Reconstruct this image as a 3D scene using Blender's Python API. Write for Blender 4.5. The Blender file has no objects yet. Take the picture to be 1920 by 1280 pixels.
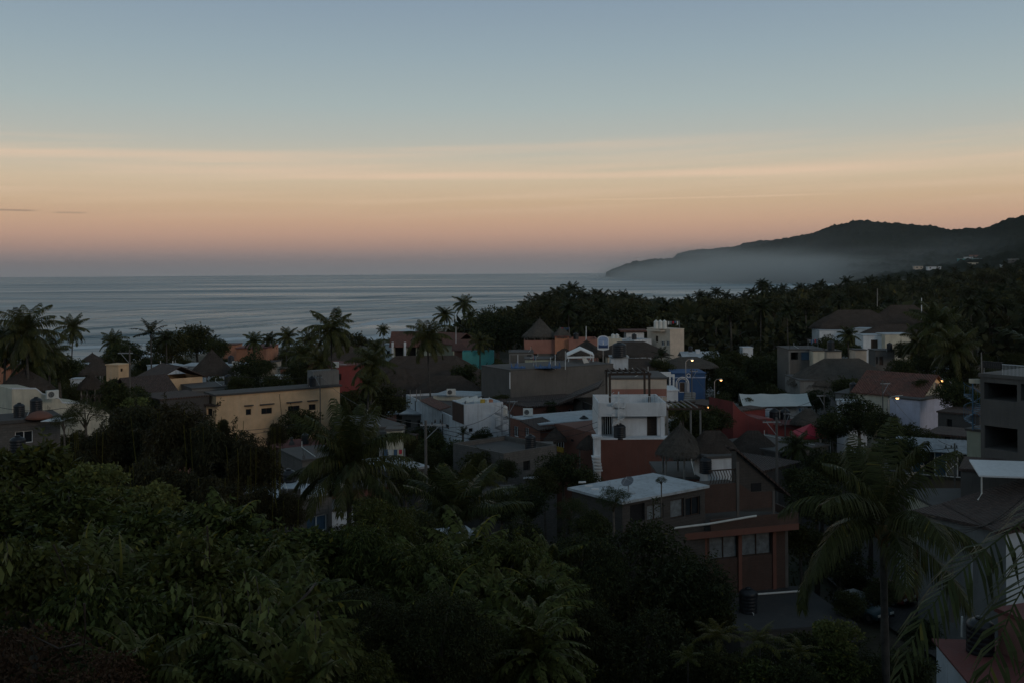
import bpy, math, random
import numpy as np
from mathutils import Vector, Matrix
R = math.radians
rnd = random.Random(7)
sc = bpy.context.scene
COL = sc.collection

# ---------------------------------------------------------------- camera
F, CX, HY, CZ = 1867.0, 960.0, 511.8, 27.0        # focal length in photo pixels, principal point, eye height
PHI = math.atan(0.0070); CP, SP = math.cos(PHI), math.sin(PHI)
cam = bpy.data.cameras.new("camera"); camo = bpy.data.objects.new("camera", cam); COL.objects.link(camo)
cam.sensor_width = 36; cam.lens = 36 * F / 1920; cam.shift_y = -(640 - HY) / 1920
cam.clip_start = 0.2; cam.clip_end = 120000
camo.matrix_world = Matrix(((CP, SP, 0, 0), (0, 0, -1, 0), (-SP, CP, 0, CZ), (0, 0, 0, 1)))
sc.camera = camo

# ---------------------------------------------------------------- sky, sun, exposure
def s2l(c):
    return [((v / 255) / 12.92 if v / 255 <= 0.04045 else ((v / 255 + 0.055) / 1.055) ** 2.4) for v in c]
w = bpy.data.worlds.new("World"); sc.world = w; w.use_nodes = True
nt = w.node_tree; N = nt.nodes; L = nt.links; N.clear()
out = N.new("ShaderNodeOutputWorld"); bg = N.new("ShaderNodeBackground"); L.new(bg.outputs[0], out.inputs[0])
tc = N.new("ShaderNodeTexCoord"); sx = N.new("ShaderNodeSeparateXYZ"); L.new(tc.outputs["Generated"], sx.inputs[0])
def wmath(op, a, b=None, c=None, clamp=False):
    n = N.new("ShaderNodeMath"); n.operation = op; n.use_clamp = clamp
    for i, v in enumerate((a, b, c)):
        if v is None: continue
        if isinstance(v, (int, float)): n.inputs[i].default_value = v
        else: L.new(v, n.inputs[i])
    return n.outputs[0]
SKY = [(0.0, (140, 140, 142)), (0.0064, (141, 137, 138)), (0.018, (158, 139, 134)), (0.028, (180, 148, 134)), (0.040, (198, 160, 138)),
       (0.052, (205, 168, 140)), (0.0705, (208, 179, 147)), (0.092, (210, 190, 162)), (0.113, (199, 191, 173)), (0.134, (183, 186, 178)),
       (0.165, (168, 181, 181)), (0.215, (151, 169, 178)), (0.264, (137, 156, 172)), (0.40, (112, 134, 148)), (0.70, (86, 103, 116)), (1.0, (74, 88, 100))]
ramp = N.new("ShaderNodeValToRGB"); L.new(wmath('POWER', wmath('MAXIMUM', sx.outputs[2], 0.0), 0.5), ramp.inputs[0])
el = ramp.color_ramp.elements
while len(el) < len(SKY): el.new(0.5)
for e, (z, c) in zip(el, SKY):
    e.position = math.sqrt(z); e.color = s2l(c) + [1]
# thin cirrus: noise stretched along the horizon, only low in the sky
mp = N.new("ShaderNodeCombineXYZ")
az = wmath('ARCTAN2', sx.outputs[0], sx.outputs[1])
L.new(wmath('MULTIPLY', az, 2.2), mp.inputs[0])
L.new(wmath('MULTIPLY_ADD', az, -1.6, wmath('MULTIPLY', sx.outputs[2], 62.0)), mp.inputs[1])
ns = N.new("ShaderNodeTexNoise"); ns.inputs['Scale'].default_value = 1.0; ns.inputs['Detail'].default_value = 5; ns.inputs['Roughness'].default_value = .55
L.new(mp.outputs[0], ns.inputs['Vector'])
cm = N.new("ShaderNodeMapRange"); cm.inputs[1].default_value = .46; cm.inputs[2].default_value = .74; L.new(ns.outputs[0], cm.inputs[0])
def band(z0, z1, z2, z3):
    a = N.new("ShaderNodeMapRange"); a.interpolation_type = 'SMOOTHSTEP'; a.inputs[1].default_value = z0; a.inputs[2].default_value = z1; L.new(sx.outputs[2], a.inputs[0])
    b = N.new("ShaderNodeMapRange"); b.interpolation_type = 'SMOOTHSTEP'; b.inputs[1].default_value = z2; b.inputs[2].default_value = z3
    b.inputs[3].default_value = 1; b.inputs[4].default_value = 0; L.new(sx.outputs[2], b.inputs[0])
    return wmath('MULTIPLY', a.outputs[0], b.outputs[0])
cl = wmath('MULTIPLY', wmath('MULTIPLY', cm.outputs[0], band(.045, .08, .120, .140)), 0.55, clamp=True)
# two long named streaks, each a narrow band bent slightly with azimuth
def streak(z0, slope, a0, a1, a2, a3, wdt, amt):
    d = wmath('ABSOLUTE', wmath('SUBTRACT', sx.outputs[2], wmath('MULTIPLY_ADD', az, slope, z0)))
    n2 = wmath('MULTIPLY_ADD', ns.outputs[0], wdt * 1.6, wdt * .2)
    k = N.new("ShaderNodeMapRange"); k.interpolation_type = 'SMOOTHSTEP'; L.new(wmath('DIVIDE', d, n2), k.inputs[0]); k.inputs[1].default_value = 0; k.inputs[2].default_value = 1
    k.inputs[3].default_value = 1; k.inputs[4].default_value = 0
    a = N.new("ShaderNodeMapRange"); a.interpolation_type = 'SMOOTHSTEP'; L.new(az, a.inputs[0]); a.inputs[1].default_value = a0; a.inputs[2].default_value = a1
    b = N.new("ShaderNodeMapRange"); b.interpolation_type = 'SMOOTHSTEP'; L.new(az, b.inputs[0]); b.inputs[1].default_value = a2; b.inputs[2].default_value = a3
    b.inputs[3].default_value = 1; b.inputs[4].default_value = 0
    return wmath('MULTIPLY', wmath('MULTIPLY', k.outputs[0], wmath('MULTIPLY', a.outputs[0], b.outputs[0])), amt)
cl = wmath('ADD', cl, streak(.1225, .026, -1.2, -.8, -.34, -.02, .0085, .55))
cl = wmath('ADD', cl, streak(.0962, -.001, -.45, -.12, .20, .50, .0060, .60))
cl = wmath('ADD', cl, streak(.0722, .003, .02, .12, .26, .36, .0014, .4), clamp=True)
mx = N.new("ShaderNodeMix"); mx.data_type = 'RGBA'; L.new(cl, mx.inputs[0]); L.new(ramp.outputs[0], mx.inputs[6]); mx.inputs[7].default_value = s2l((230, 201, 174)) + [1]
wisp = wmath('MULTIPLY', wmath('ADD', streak(.0575, -.004, -1.2, -.9, -.455, -.44, .0016, .6), streak(.0580, 0, -.435, -.425, -.41, -.40, .0013, .45)), 1.0, clamp=True)
mw = N.new("ShaderNodeMix"); mw.data_type = 'RGBA'; L.new(wisp, mw.inputs[0]); L.new(mx.outputs[2], mw.inputs[6]); mw.inputs[7].default_value = s2l((140, 120, 108)) + [1]; mx = mw
# physical dawn sky under it, brightest in the east behind the viewer
SUN_EL, SUN_AZ = R(2.0), R(140)       # azimuth from +Y towards +X
nsk = N.new("ShaderNodeTexSky"); nsk.sky_type = 'NISHITA'; nsk.sun_disc = False; nsk.sun_elevation = SUN_EL; nsk.sun_rotation = SUN_AZ
nsk.dust_density = 1.5; nsk.ozone_density = 2.0
sm = N.new("ShaderNodeVectorMath"); sm.operation = 'SCALE'; L.new(nsk.outputs[0], sm.inputs[0])
# its share grows away from the part of the sky the dawn gradient describes
east = N.new("ShaderNodeMapRange"); east.inputs[1].default_value = .1; east.inputs[2].default_value = -.9; east.interpolation_type = 'SMOOTHSTEP'; L.new(sx.outputs[1], east.inputs[0])
L.new(wmath('MULTIPLY', east.outputs[0], 0.05), sm.inputs['Scale'])
ad = N.new("ShaderNodeVectorMath"); ad.operation = 'ADD'; L.new(mx.outputs[2], ad.inputs[0]); L.new(sm.outputs[0], ad.inputs[1])
L.new(ad.outputs[0], bg.inputs[0]); bg.inputs[1].default_value = 1.0
sl = bpy.data.lights.new("sun", 'SUN'); sl.energy = 0.34; sl.angle = R(14); sl.color = (1, .82, .66)
so = bpy.data.objects.new("sun", sl); COL.objects.link(so)
so.rotation_euler = Vector((math.sin(SUN_AZ) * math.cos(R(14)), math.cos(SUN_AZ) * math.cos(R(14)), math.sin(R(14)))).to_track_quat('Z', 'Y').to_euler()
so.location = (0, 0, 80)
sc.view_settings.view_transform = 'Standard'; sc.view_settings.look = 'None'; sc.view_settings.exposure = 0; sc.view_settings.gamma = 1
sc.cycles.use_denoising = True
sc.cycles.max_bounces = 5; sc.cycles.diffuse_bounces = 3; sc.cycles.glossy_bounces = 2; sc.cycles.transmission_bounces = 2; sc.cycles.transparent_max_bounces = 6
sc.cycles.volume_bounces = 0; sc.cycles.volume_step_rate = 1.0; sc.cycles.volume_max_steps = 64

# ---------------------------------------------------------------- pixel geometry
def ray(px, py):
    dx, dy = (px - CX) / F, -(py - HY) / F
    return dx * CP + dy * SP, -dx * SP + dy * CP
def at(px, py, Y):
    a, b = ray(px, py); return Vector((a * Y, Y, CZ + b * Y))
def on_z(px, py, z):
    a, b = ray(px, py); Y = (z - CZ) / b; return Vector((a * Y, Y, z))

# ---------------------------------------------------------------- terrain
SHORE = np.array([(-3000, -900), (-420, 60), (-215, 205), (-150, 272), (-128, 296), (-108, 345), (-80, 380), (-52, 412), (-18, 560), (12, 620), (71, 700), (142, 780), (226, 900), (332, 1150), (560, 1750), (800, 2400), (1012, 2900), (2500, 3300), (9000, 3300)], float)
def sstep(a, b, x):
    t = np.clip((np.asarray(x, float) - a) / (b - a), 0, 1); return t * t * (3 - 2 * t)
def shore_d(x, y):
    x = np.asarray(x, float); y = np.asarray(y, float)
    best = np.full(np.broadcast(x, y).shape, 1e9)
    for (ax, ay), (bx, by) in zip(SHORE[:-1], SHORE[1:]):
        ex, ey = bx - ax, by - ay
        t = np.clip(((x - ax) * ex + (y - ay) * ey) / (ex * ex + ey * ey), 0, 1)
        best = np.minimum(best, np.hypot(x - ax - t * ex, y - ay - t * ey))
    return np.where(y < np.interp(x, SHORE[:, 0], SHORE[:, 1]), best, -best)
def G(x, y):
    x = np.asarray(x, float); y = np.asarray(y, float)
    h = 3.0 + 0 * x
    h = h + np.where(y < 42, np.clip(21.2 - 0.52 * y, 0, 22), 0) * 1.0
    h = h + np.where(y < 0, np.clip(-y, 0, 90) * .42, 0)
    h = h + 6 * sstep(-14, -55, x) * (1 - sstep(105, 200, y)) * sstep(15, 60, y)
    r = x / np.maximum(y, 60)
    h = h + np.maximum(0, r - .33) * 110 * sstep(230, 1000, y)
    d = shore_d(x, y)
    k = sstep(0, 45, d)
    return np.where(d > 0, h * k + (1 - k) * d * .04, np.maximum(d * .05, -6))
def gz(x, y): return float(G(x, y))
R1 = np.array([(1180, 514), (1225, 512), (1262, 500), (1300, 489), (1350, 472), (1400, 463), (1440, 455), (1480, 446), (1510, 442), (1545, 431), (1565, 423), (1585, 418), (1600, 414), (1618, 413), (1640, 417), (1665, 415), (1700, 420), (1725, 422), (1745, 421), (1765, 427), (1785, 430), (1805, 427), (1830, 428), (1850, 425), (1880, 413), (1905, 406), (1925, 398), (2000, 370), (2200, 335), (2700, 330)], float)
R0 = np.array([(1138, 509), (1148, 504), (1165, 499), (1190, 491), (1215, 487), (1245, 486), (1262, 484), (1270, 476), (1290, 470), (1310, 468), (1330, 468), (1350, 465), (1375, 463), (1400, 455), (1425, 450), (1455, 448), (1500, 450), (1600, 455), (1700, 470)], float)
def ridge1(px): return np.interp(px, [1180, 1300, 1500, 1920, 2700], [4300, 4000, 3500, 2800, 2500])
def base1(px): return np.interp(px, [1180, 1240, 1300, 1400, 1600, 1920, 2700], [4250, 3900, 3500, 2800, 1900, 1350, 1200])
def hill1(px, Y):
    yr, yb = ridge1(px), base1(px)
    zr = CZ + (HY + 6.7 - .007 * px - np.interp(px, R1[:, 0], R1[:, 1])) / F * yr
    t = np.clip((Y - yb) / (yr - yb), 0, 1.0)
    up = -3 + (zr + 3) * (t ** 1.25 * .75 + .25 * t)
    dn = zr * (1 - sstep(0, 1500, Y - yr)) - 3
    return np.where(Y < yr, up, dn)
def hillhit(px, py):
    a, b = ray(px, py); Y = 1000.0
    while Y < 6000:
        z = CZ + b * Y; g = max(gz(a * Y, Y), float(hill1(px, Y)) if Y > 1300 else -9)
        if z < g: return Vector((a * Y, Y, g))
        Y += 5
    return Vector((a * 2000, 2000, 40))

# ---------------------------------------------------------------- materials
def newmat(name):
    m = bpy.data.materials.new(name); m.use_nodes = True; return m, m.node_tree, m.node_tree.nodes["Principled BSDF"]
def nd(t, k, **kw):
    n = t.nodes.new(k)
    for a, b in kw.items(): setattr(n, a, b)
    return n
def link(t, a, b): t.links.new(a, b)
def mmath(t, op, a, b=None, c=None):
    n = nd(t, "ShaderNodeMath", operation=op)
    for i, v in enumerate((a, b, c)):
        if v is None: continue
        if isinstance(v, (int, float)): n.inputs[i].default_value = v
        else: link(t, v, n.inputs[i])
    return n.outputs[0]
def coords(t, scale=(1, 1, 1)):
    c = nd(t, "ShaderNodeTexCoord"); m = nd(t, "ShaderNodeMapping"); m.inputs['Scale'].default_value = scale
    link(t, c.outputs['Object'], m.inputs[0]); return m.outputs[0]
def noise(t, vec, s, det=4, ro=.6):
    n = nd(t, "ShaderNodeTexNoise"); n.inputs['Scale'].default_value = s; n.inputs['Detail'].default_value = det; n.inputs['Roughness'].default_value = ro
    link(t, vec, n.inputs['Vector']); return n.outputs[0]
def mixc(t, f, a, b, mode='MIX'):
    n = nd(t, "ShaderNodeMix", data_type='RGBA', blend_type=mode)
    for i, v in ((0, f), (6, a), (7, b)):
        if isinstance(v, (int, float)): n.inputs[i].default_value = v
        elif isinstance(v, (tuple, list)): n.inputs[i].default_value = tuple(v)[:3] + (1,)
        else: link(t, v, n.inputs[i])
    return n.outputs[2]
def rng(t, v, a, b, c=0., d=1.):
    n = nd(t, "ShaderNodeMapRange"); link(t, v, n.inputs[0])
    for i, q in enumerate((a, b, c, d)): n.inputs[i + 1].default_value = q
    return n.outputs[0]
def bump(t, h, dist, bs, st=1.0):
    n = nd(t, "ShaderNodeBump"); n.inputs['Strength'].default_value = st; n.inputs['Distance'].default_value = dist
    link(t, h, n.inputs['Height']); link(t, n.outputs[0], bs.inputs['Normal'])
def plaster(name, c, stain=.45, rough=.85, dirt=(.10, .09, .08)):
    m, t, b = newmat(name); v = coords(t)
    n1 = noise(t, v, .7, 5); n2 = noise(t, coords(t, (2.2, 2.2, .22)), 1.0, 5, .65); n3 = noise(t, v, 9, 3); n4 = noise(t, coords(t, (5, 5, .35)), 1.0, 4, .7)
    c1 = mixc(t, rng(t, n1, .3, .7), [x * .82 for x in c], [min(1, x * 1.08) for x in c])
    c2 = mixc(t, rng(t, n2, .52, .80, 0, stain), c1, dirt)
    c3 = mixc(t, rng(t, n3, .62, .72, 0, stain * .35), c2, dirt)
    c3 = mixc(t, rng(t, n4, .55, .75, 0, stain * .7), c3, [x * .45 for x in c])
    link(t, c3, b.inputs['Base Color']); b.inputs['Roughness'].default_value = rough
    bump(t, n3, .02, b); return m
def flat(name, c, rough=.6, var=.15, s=3, metal=0, spec=.5):
    m, t, b = newmat(name); n1 = noise(t, coords(t), s, 4)
    link(t, mixc(t, rng(t, n1, .3, .7), [x * (1 - var) for x in c], [min(1, x * (1 + var)) for x in c]), b.inputs['Base Color'])
    b.inputs['Roughness'].default_value = rough; b.inputs['Metallic'].default_value = metal; b.inputs['Specular IOR Level'].default_value = spec
    return m
def masonry(name, c1, c2, mortar, bw=.4, bh=.2, ms=.012):
    m, t, b = newmat(name)
    c = nd(t, "ShaderNodeTexCoord"); s = nd(t, "ShaderNodeSeparateXYZ"); link(t, c.outputs['Object'], s.inputs[0])
    cb = nd(t, "ShaderNodeCombineXYZ"); ge = nd(t, "ShaderNodeNewGeometry"); sn = nd(t, "ShaderNodeSeparateXYZ"); link(t, ge.outputs['Normal'], sn.inputs[0])
    vm = nd(t, "ShaderNodeVectorMath", operation='CROSS_PRODUCT'); link(t, ge.outputs['Normal'], vm.inputs[0]); vm.inputs[1].default_value = (0, 0, 1); vd = nd(t, "ShaderNodeVectorMath", operation='DOT_PRODUCT'); link(t, vm.outputs[0], vd.inputs[0]); link(t, c.outputs['Object'], vd.inputs[1]); link(t, vd.outputs['Value'], cb.inputs[0]); link(t, s.outputs[2], cb.inputs[1])
    br = nd(t, "ShaderNodeTexBrick"); br.inputs['Scale'].default_value = 1; br.inputs['Brick Width'].default_value = bw; br.inputs['Row Height'].default_value = bh
    br.inputs['Mortar Size'].default_value = ms; br.inputs['Color1'].default_value = (*c1, 1); br.inputs['Color2'].default_value = (*c2, 1); br.inputs['Mortar'].default_value = (*mortar, 1)
    link(t, cb.outputs[0], br.inputs['Vector'])
    n = noise(t, coords(t), .8, 5); n2 = noise(t, coords(t, (2, 2, .25)), 1, 4)
    x = mixc(t, rng(t, n, .35, .65, 0, .35), br.outputs['Color'], [q * .45 for q in c1])
    x = mixc(t, rng(t, n2, .5, .8, 0, .4), x, (.06, .055, .05))
    link(t, x, b.inputs['Base Color']); b.inputs['Roughness'].default_value = .9; bump(t, br.outputs['Fac'], -.01, b); return m
def thatchmat(name, c):
    m, t, b = newmat(name); n1 = noise(t, coords(t, (14, 14, 1.6)), 1.2, 4, .7); n2 = noise(t, coords(t), .9, 5); n3 = noise(t, coords(t, (.6, .6, 5)), 1.3, 3)
    x = mixc(t, rng(t, n1, .3, .7), [q * .55 for q in c], [q * 1.35 for q in c]); x = mixc(t, rng(t, n2, .4, .75, 0, .5), x, [q * .45 for q in c])
    x = mixc(t, rng(t, n3, .5, .7, 0, .35), x, [q * .5 for q in c])
    link(t, x, b.inputs['Base Color']); b.inputs['Roughness'].default_value = 1; b.inputs['Specular IOR Level'].default_value = .1
    bump(t, n1, .12, b); return m
def tilemat(name, c):
    m, t, b = newmat(name); c0 = coords(t); n = noise(t, c0, 2.5, 4); n2 = noise(t, c0, .6, 4)
    x = mixc(t, rng(t, n, .3, .7), [q * .6 for q in c], [q * 1.25 for q in c]); x = mixc(t, rng(t, n2, .45, .7, 0, .5), x, (.07, .06, .05))
    link(t, x, b.inputs['Base Color']); b.inputs['Roughness'].default_value = .85
    wv = nd(t, "ShaderNodeTexWave"); wv.inputs['Scale'].default_value = 1.3; link(t, c0, wv.inputs[0]); bump(t, wv.outputs['Fac'], .08, b); return m
def leafmat(name, c, trans=.25, rough=.6, var=.55, yellow=.12, spec=.10):
    m, t, b = newmat(name); g = nd(t, "ShaderNodeNewGeometry"); oi = nd(t, "ShaderNodeObjectInfo")
    r = nd(t, "ShaderNodeValToRGB"); link(t, g.outputs['Random Per Island'], r.inputs[0])
    e = r.color_ramp.elements; e[0].color = (*[q * (1 - var) for q in c], 1); e[1].color = (*[q * (1 + var) for q in c], 1)
    k = r.color_ramp.elements.new(.5); k.color = (*c, 1)
    if yellow: k = r.color_ramp.elements.new(1 - yellow * .5); k.color = (*[q * (1 + var * .6) for q in c], 1); e[-1].color = (c[0] * 2.6 + .02, c[1] * 1.9 + .01, c[2] * 1.2, 1)
    x = mixc(t, rng(t, oi.outputs['Random'], 0, 1, 0, .35), r.outputs[0], (c[0] * 1.5, c[1] * .95, c[2] * .8))
    link(t, x, b.inputs['Base Color']); b.inputs['Roughness'].default_value = rough; b.inputs['Specular IOR Level'].default_value = spec
    tr = nd(t, "ShaderNodeBsdfTranslucent"); link(t, x, tr.inputs[0]); ms = nd(t, "ShaderNodeMixShader"); ms.inputs[0].default_value = trans
    o = t.nodes['Material Output']; link(t, b.outputs[0], ms.inputs[1]); link(t, tr.outputs[0], ms.inputs[2]); link(t, ms.outputs[0], o.inputs[0])
    return m
def emis(name, c, s):
    m, t, b = newmat(name); b.inputs['Base Color'].default_value = (*c, 1); b.inputs['Emission Color'].default_value = (*c, 1); b.inputs['Emission Strength'].default_value = s; return m
M = dict(
    blockd=masonry("dim_grey_block", (.095, .082, .072), (.075, .066, .058), (.05, .047, .044)), slabd=plaster("dark_roof_slab", (.06, .058, .056), .6),
    white=plaster("white_plaster", (.66, .70, .74), .55), whitec=plaster("clean_white_plaster", (.74, .76, .78), .3), cream=plaster("cream_plaster", (.64, .59, .47), .45),
    beige=plaster("beige_plaster", (.62, .52, .42), .3), yellow=plaster("yellow_plaster", (.70, .48, .29), .38, dirt=(.56, .48, .38)), orange=plaster("orange_plaster", (.50, .22, .13), .25),
    terra=plaster("terracotta_plaster", (.20, .085, .06), .5), rust=plaster("rust_red_plaster", (.15, .058, .042), .35), red=plaster("red_plaster", (.23, .045, .04), .35),
    pink=plaster("pink_plaster", (.36, .17, .13), .3), blue=plaster("blue_plaster", (.03, .09, .22), .3), turq=plaster("turquoise_plaster", (.08, .33, .32), .2),
    grey=plaster("bare_concrete", (.135, .124, .113), .75), dgrey=plaster("dark_concrete", (.085, .078, .073), .6), lgrey=plaster("pale_concrete", (.22, .215, .205), .7),
    lilac=plaster("lilac_white_plaster", (.58, .58, .70), .3), greenw=plaster("green_grey_plaster", (.40, .42, .33), .4),
    block=masonry("grey_block", (.17, .155, .14), (.13, .12, .11), (.09, .085, .08)), brick=masonry("red_brick", (.13, .068, .048), (.10, .052, .038), (.10, .085, .075), .25, .075, .01),
    roofw=plaster("white_roof_coating", (.50, .54, .57), .9, dirt=(.2, .2, .19)), roofg=plaster("weathered_roof", (.10, .092, .086), .7), roofr=plaster("red_roof_coating", (.17, .05, .042), .45),
    tile=tilemat("clay_tile", (.17, .07, .05)), dtile=tilemat("dark_tile", (.085, .055, .045)), thatch=thatchmat("palm_thatch", (.095, .076, .064)), thatchg=thatchmat("grey_palm_thatch", (.125, .11, .095)),
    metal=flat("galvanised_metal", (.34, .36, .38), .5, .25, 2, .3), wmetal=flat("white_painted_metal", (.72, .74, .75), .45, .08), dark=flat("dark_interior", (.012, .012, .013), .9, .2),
    black=flat("black_plastic_tank", (.016, .018, .022), .45, .2), wplast=flat("white_plastic", (.66, .66, .62), .5, .1), wood=flat("dark_wood", (.05, .032, .022), .8, .3, 6), lwood=flat("grey_timber_pole", (.24, .22, .20), .85, .25, 5),
    bark=flat("bark", (.10, .082, .065), .95, .35, 6), palmbark=flat("palm_bark", (.07, .062, .055), .95, .35, 5), fibre=flat("palm_fibre", (.20, .11, .045), .95, .35, 8),
    tarp=flat("blue_tarp", (.05, .11, .24), .6, .3, 2), canvas=flat("white_canvas", (.52, .54, .52), .8, .06, 1), redcan=flat("red_canopy_fabric", (.50, .035, .06), .75, .12, 2),
    curtain=flat("pale_curtain", (.17, .19, .20), .8, .35, 3), bcurt=flat("blue_curtain", (.05, .10, .16), .8, .2, 5), bluep=flat("blue_painted_metal", (.06, .16, .26), .5, .15), yel=flat("yellow_paint", (.55, .36, .05), .7, .2),
    wire=flat("cable_rubber", (.02, .02, .02), .6, .1), redpaint=flat("red_car_paint", (.14, .012, .014), .35, .05), tealpaint=flat("dark_teal_car_paint", (.02, .05, .06), .3, .05), tyre=flat("rubber", (.015, .015, .015), .8, .1),
    chrome=flat("steel", (.5, .5, .5), .3, .05, 2, 1), dish=flat("satellite_dish_paint", (.58, .55, .50), .6, .08), gdish=flat("grey_dish_mesh", (.17, .18, .20), .6, .1), coco=flat("coconut_husk", (.16, .10, .03), .7, .3),
    lampglass=emis("sodium_lamp_glow", (1.0, .50, .16), 5.0), lampglass2=emis("warm_lamp_glow", (1.0, .62, .30), 4.0))
m, t, b = newmat("window_glass"); b.inputs['Base Color'].default_value = (.02, .025, .03, 1); b.inputs['Roughness'].default_value = .08; M['glass'] = m
LF = dict(
    far=leafmat("far_tree_leaves", (.046, .054, .026)), mid=leafmat("tree_leaves", (.050, .064, .026)), dk=leafmat("dark_glossy_leaves", (.040, .052, .022), .15), fg=leafmat("shrub_leaves", (.074, .094, .028), .22, .5, .75, .10),
    lite=leafmat("pale_young_leaves", (.16, .195, .07), .3, .45, .5, .06), dry=leafmat("withered_brown_leaves", (.075, .050, .032), .15, .7, .6, .05), palm=leafmat("palm_leaflets", (.060, .072, .026), .2, .4, .5, .08),
    palmd=leafmat("dark_palm_leaflets", (.032, .042, .018), .2, .45, .5, .05), yell=leafmat("yellow_green_palm_leaflets", (.10, .105, .028), .25, .4, .5, .1), bam=leafmat("bamboo_leaves", (.048, .050, .025), .2, .5, .5, .1))

# ---------------------------------------------------------------- mesh builders
class MB:
    def __init__(s): s.v = []; s.f = []; s.mi = []
    def add(s, vs, fs, mi=0):
        n = len(s.v); s.v += [tuple(p) for p in vs]; s.f += [[n + i for i in q] for q in fs]; s.mi += [mi] * len(fs); return s
    def par(s, o, a, b, c, mi=0):                       # parallelepiped from corner o
        o, a, b, c = map(Vector, (o, a, b, c))
        p = [o, o + a, o + a + b, o + b]; q = [k + c for k in p]
        fs = [[3, 2, 1, 0], [4, 5, 6, 7], [0, 1, 5, 4], [1, 2, 6, 5], [2, 3, 7, 6], [3, 0, 4, 7]]
        return s.add(p + q, fs, mi)
    def box(s, c, d, rz=0, mi=0):                       # centre of the base, size
        u = Vector((math.cos(rz), math.sin(rz), 0)); v = Vector((-u.y, u.x, 0)); c = Vector(c)
        return s.par(c - u * d[0] / 2 - v * d[1] / 2, u * d[0], v * d[1], (0, 0, d[2]), mi)
    def tube(s, pts, rad, n=6, cap=True, mi=0):
        pts = [Vector(p) for p in pts]
        if isinstance(rad, (int, float)): rad = [rad] * len(pts)
        vs = []; up = Vector((0, 0, 1))
        for i, p in enumerate(pts):
            t = (pts[min(i + 1, len(pts) - 1)] - pts[max(i - 1, 0)]).normalized()
            a = t.cross(up if abs(t.z) < .95 else Vector((1, 0, 0))).normalized(); b = a.cross(t)
            for k in range(n):
                q = 2 * math.pi * k / n; vs.append(p + (a * math.cos(q) + b * math.sin(q)) * rad[i])
        fs = [[i * n + k, i * n + (k + 1) % n, (i + 1) * n + (k + 1) % n, (i + 1) * n + k] for i in range(len(pts) - 1) for k in range(n)]
        if cap: fs += [list(range(n))[::-1], [(len(pts) - 1) * n + k for k in range(n)]]
        return s.add(vs, fs, mi)
    def lathe(s, c, prof, n=20, mi=0):
        c = Vector(c); vs = []
        for r, z in prof:
            for k in range(n):
                q = 2 * math.pi * k / n; vs.append(c + Vector((r * math.cos(q), r * math.sin(q), z)))
        fs = [[i * n + k, i * n + (k + 1) % n, (i + 1) * n + (k + 1) % n, (i + 1) * n + k] for i in range(len(prof) - 1) for k in range(n)]
        fs += [list(range(n))[::-1], [(len(prof) - 1) * n + k for k in range(n)]]
        return s.add(vs, fs, mi)
    def build(s, name, mats, parent=None, smooth=False, loc=None):
        off = Vector((0, 0, 0))
        p = parent
        while p is not None: off += p.location; p = p.parent
        if loc is not None: off = Vector(loc)
        me = bpy.data.meshes.new(name)
        me.from_pydata([(x - off.x, y - off.y, z - off.z) for x, y, z in s.v], [], s.f)
        for k in (mats if isinstance(mats, (list, tuple)) else [mats]): me.materials.append(M[k] if isinstance(k, str) else k)
        if any(s.mi): me.polygons.foreach_set('material_index', s.mi)
        if smooth: me.polygons.foreach_set('use_smooth', [True] * len(me.polygons))
        me.update()
        o = bpy.data.objects.new(name, me); COL.objects.link(o)
        if parent is not None: o.parent = parent
        else: o.location = off
        return o
def npmesh(name, co, quads, mat, smooth=False):
    me = bpy.data.meshes.new(name); nq = len(quads); k = quads.shape[1]
    me.vertices.add(len(co)); me.vertices.foreach_set('co', np.asarray(co, np.float32).ravel())
    me.loops.add(nq * k); me.loops.foreach_set('vertex_index', np.asarray(quads, np.int32).ravel())
    me.polygons.add(nq); me.polygons.foreach_set('loop_start', np.arange(0, nq * k, k, dtype=np.int32))
    if smooth: me.polygons.foreach_set('use_smooth', np.ones(nq, bool))
    me.update(calc_edges=True); me.validate(); me.materials.append(mat); return me
def tag(o, label, cat, group=None):
    o['label'] = label; o['category'] = cat
    if group: o['group'] = group
    return o
def kind(o, k): o['kind'] = k; return o
def thing(name, label, cat, loc, group=None):
    o = bpy.data.objects.new(name, None); COL.objects.link(o); o.location = loc; o.empty_display_size = .3; return tag(o, label, cat, group)
def copy_tree(o, loc, rz=0, sc_=1, label=None, group=None, parent=None):
    c = o.copy(); COL.objects.link(c)
    if parent is None:
        c.location = loc; c.rotation_euler = (0, 0, rz); c.scale = (sc_,) * 3
        if label: c['label'] = label
        if group: c['group'] = group
    else: c.parent = parent
    for ch in o.children: copy_tree(ch, None, parent=c)
    return c
USED = {}
def proto(key, make, loc, rz, s, label, group=None):     # first use moves the source itself, later uses copy it
    if key not in USED:
        o = make(); USED[key] = o; o.location = loc; o.rotation_euler = (0, 0, rz); o.scale = (s,) * 3; o['label'] = label
        if group: o['group'] = group
        return o
    o = copy_tree(USED[key], loc, rz, s, label, group)
    if not group and 'group' in o: del o['group']
    return o

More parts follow.
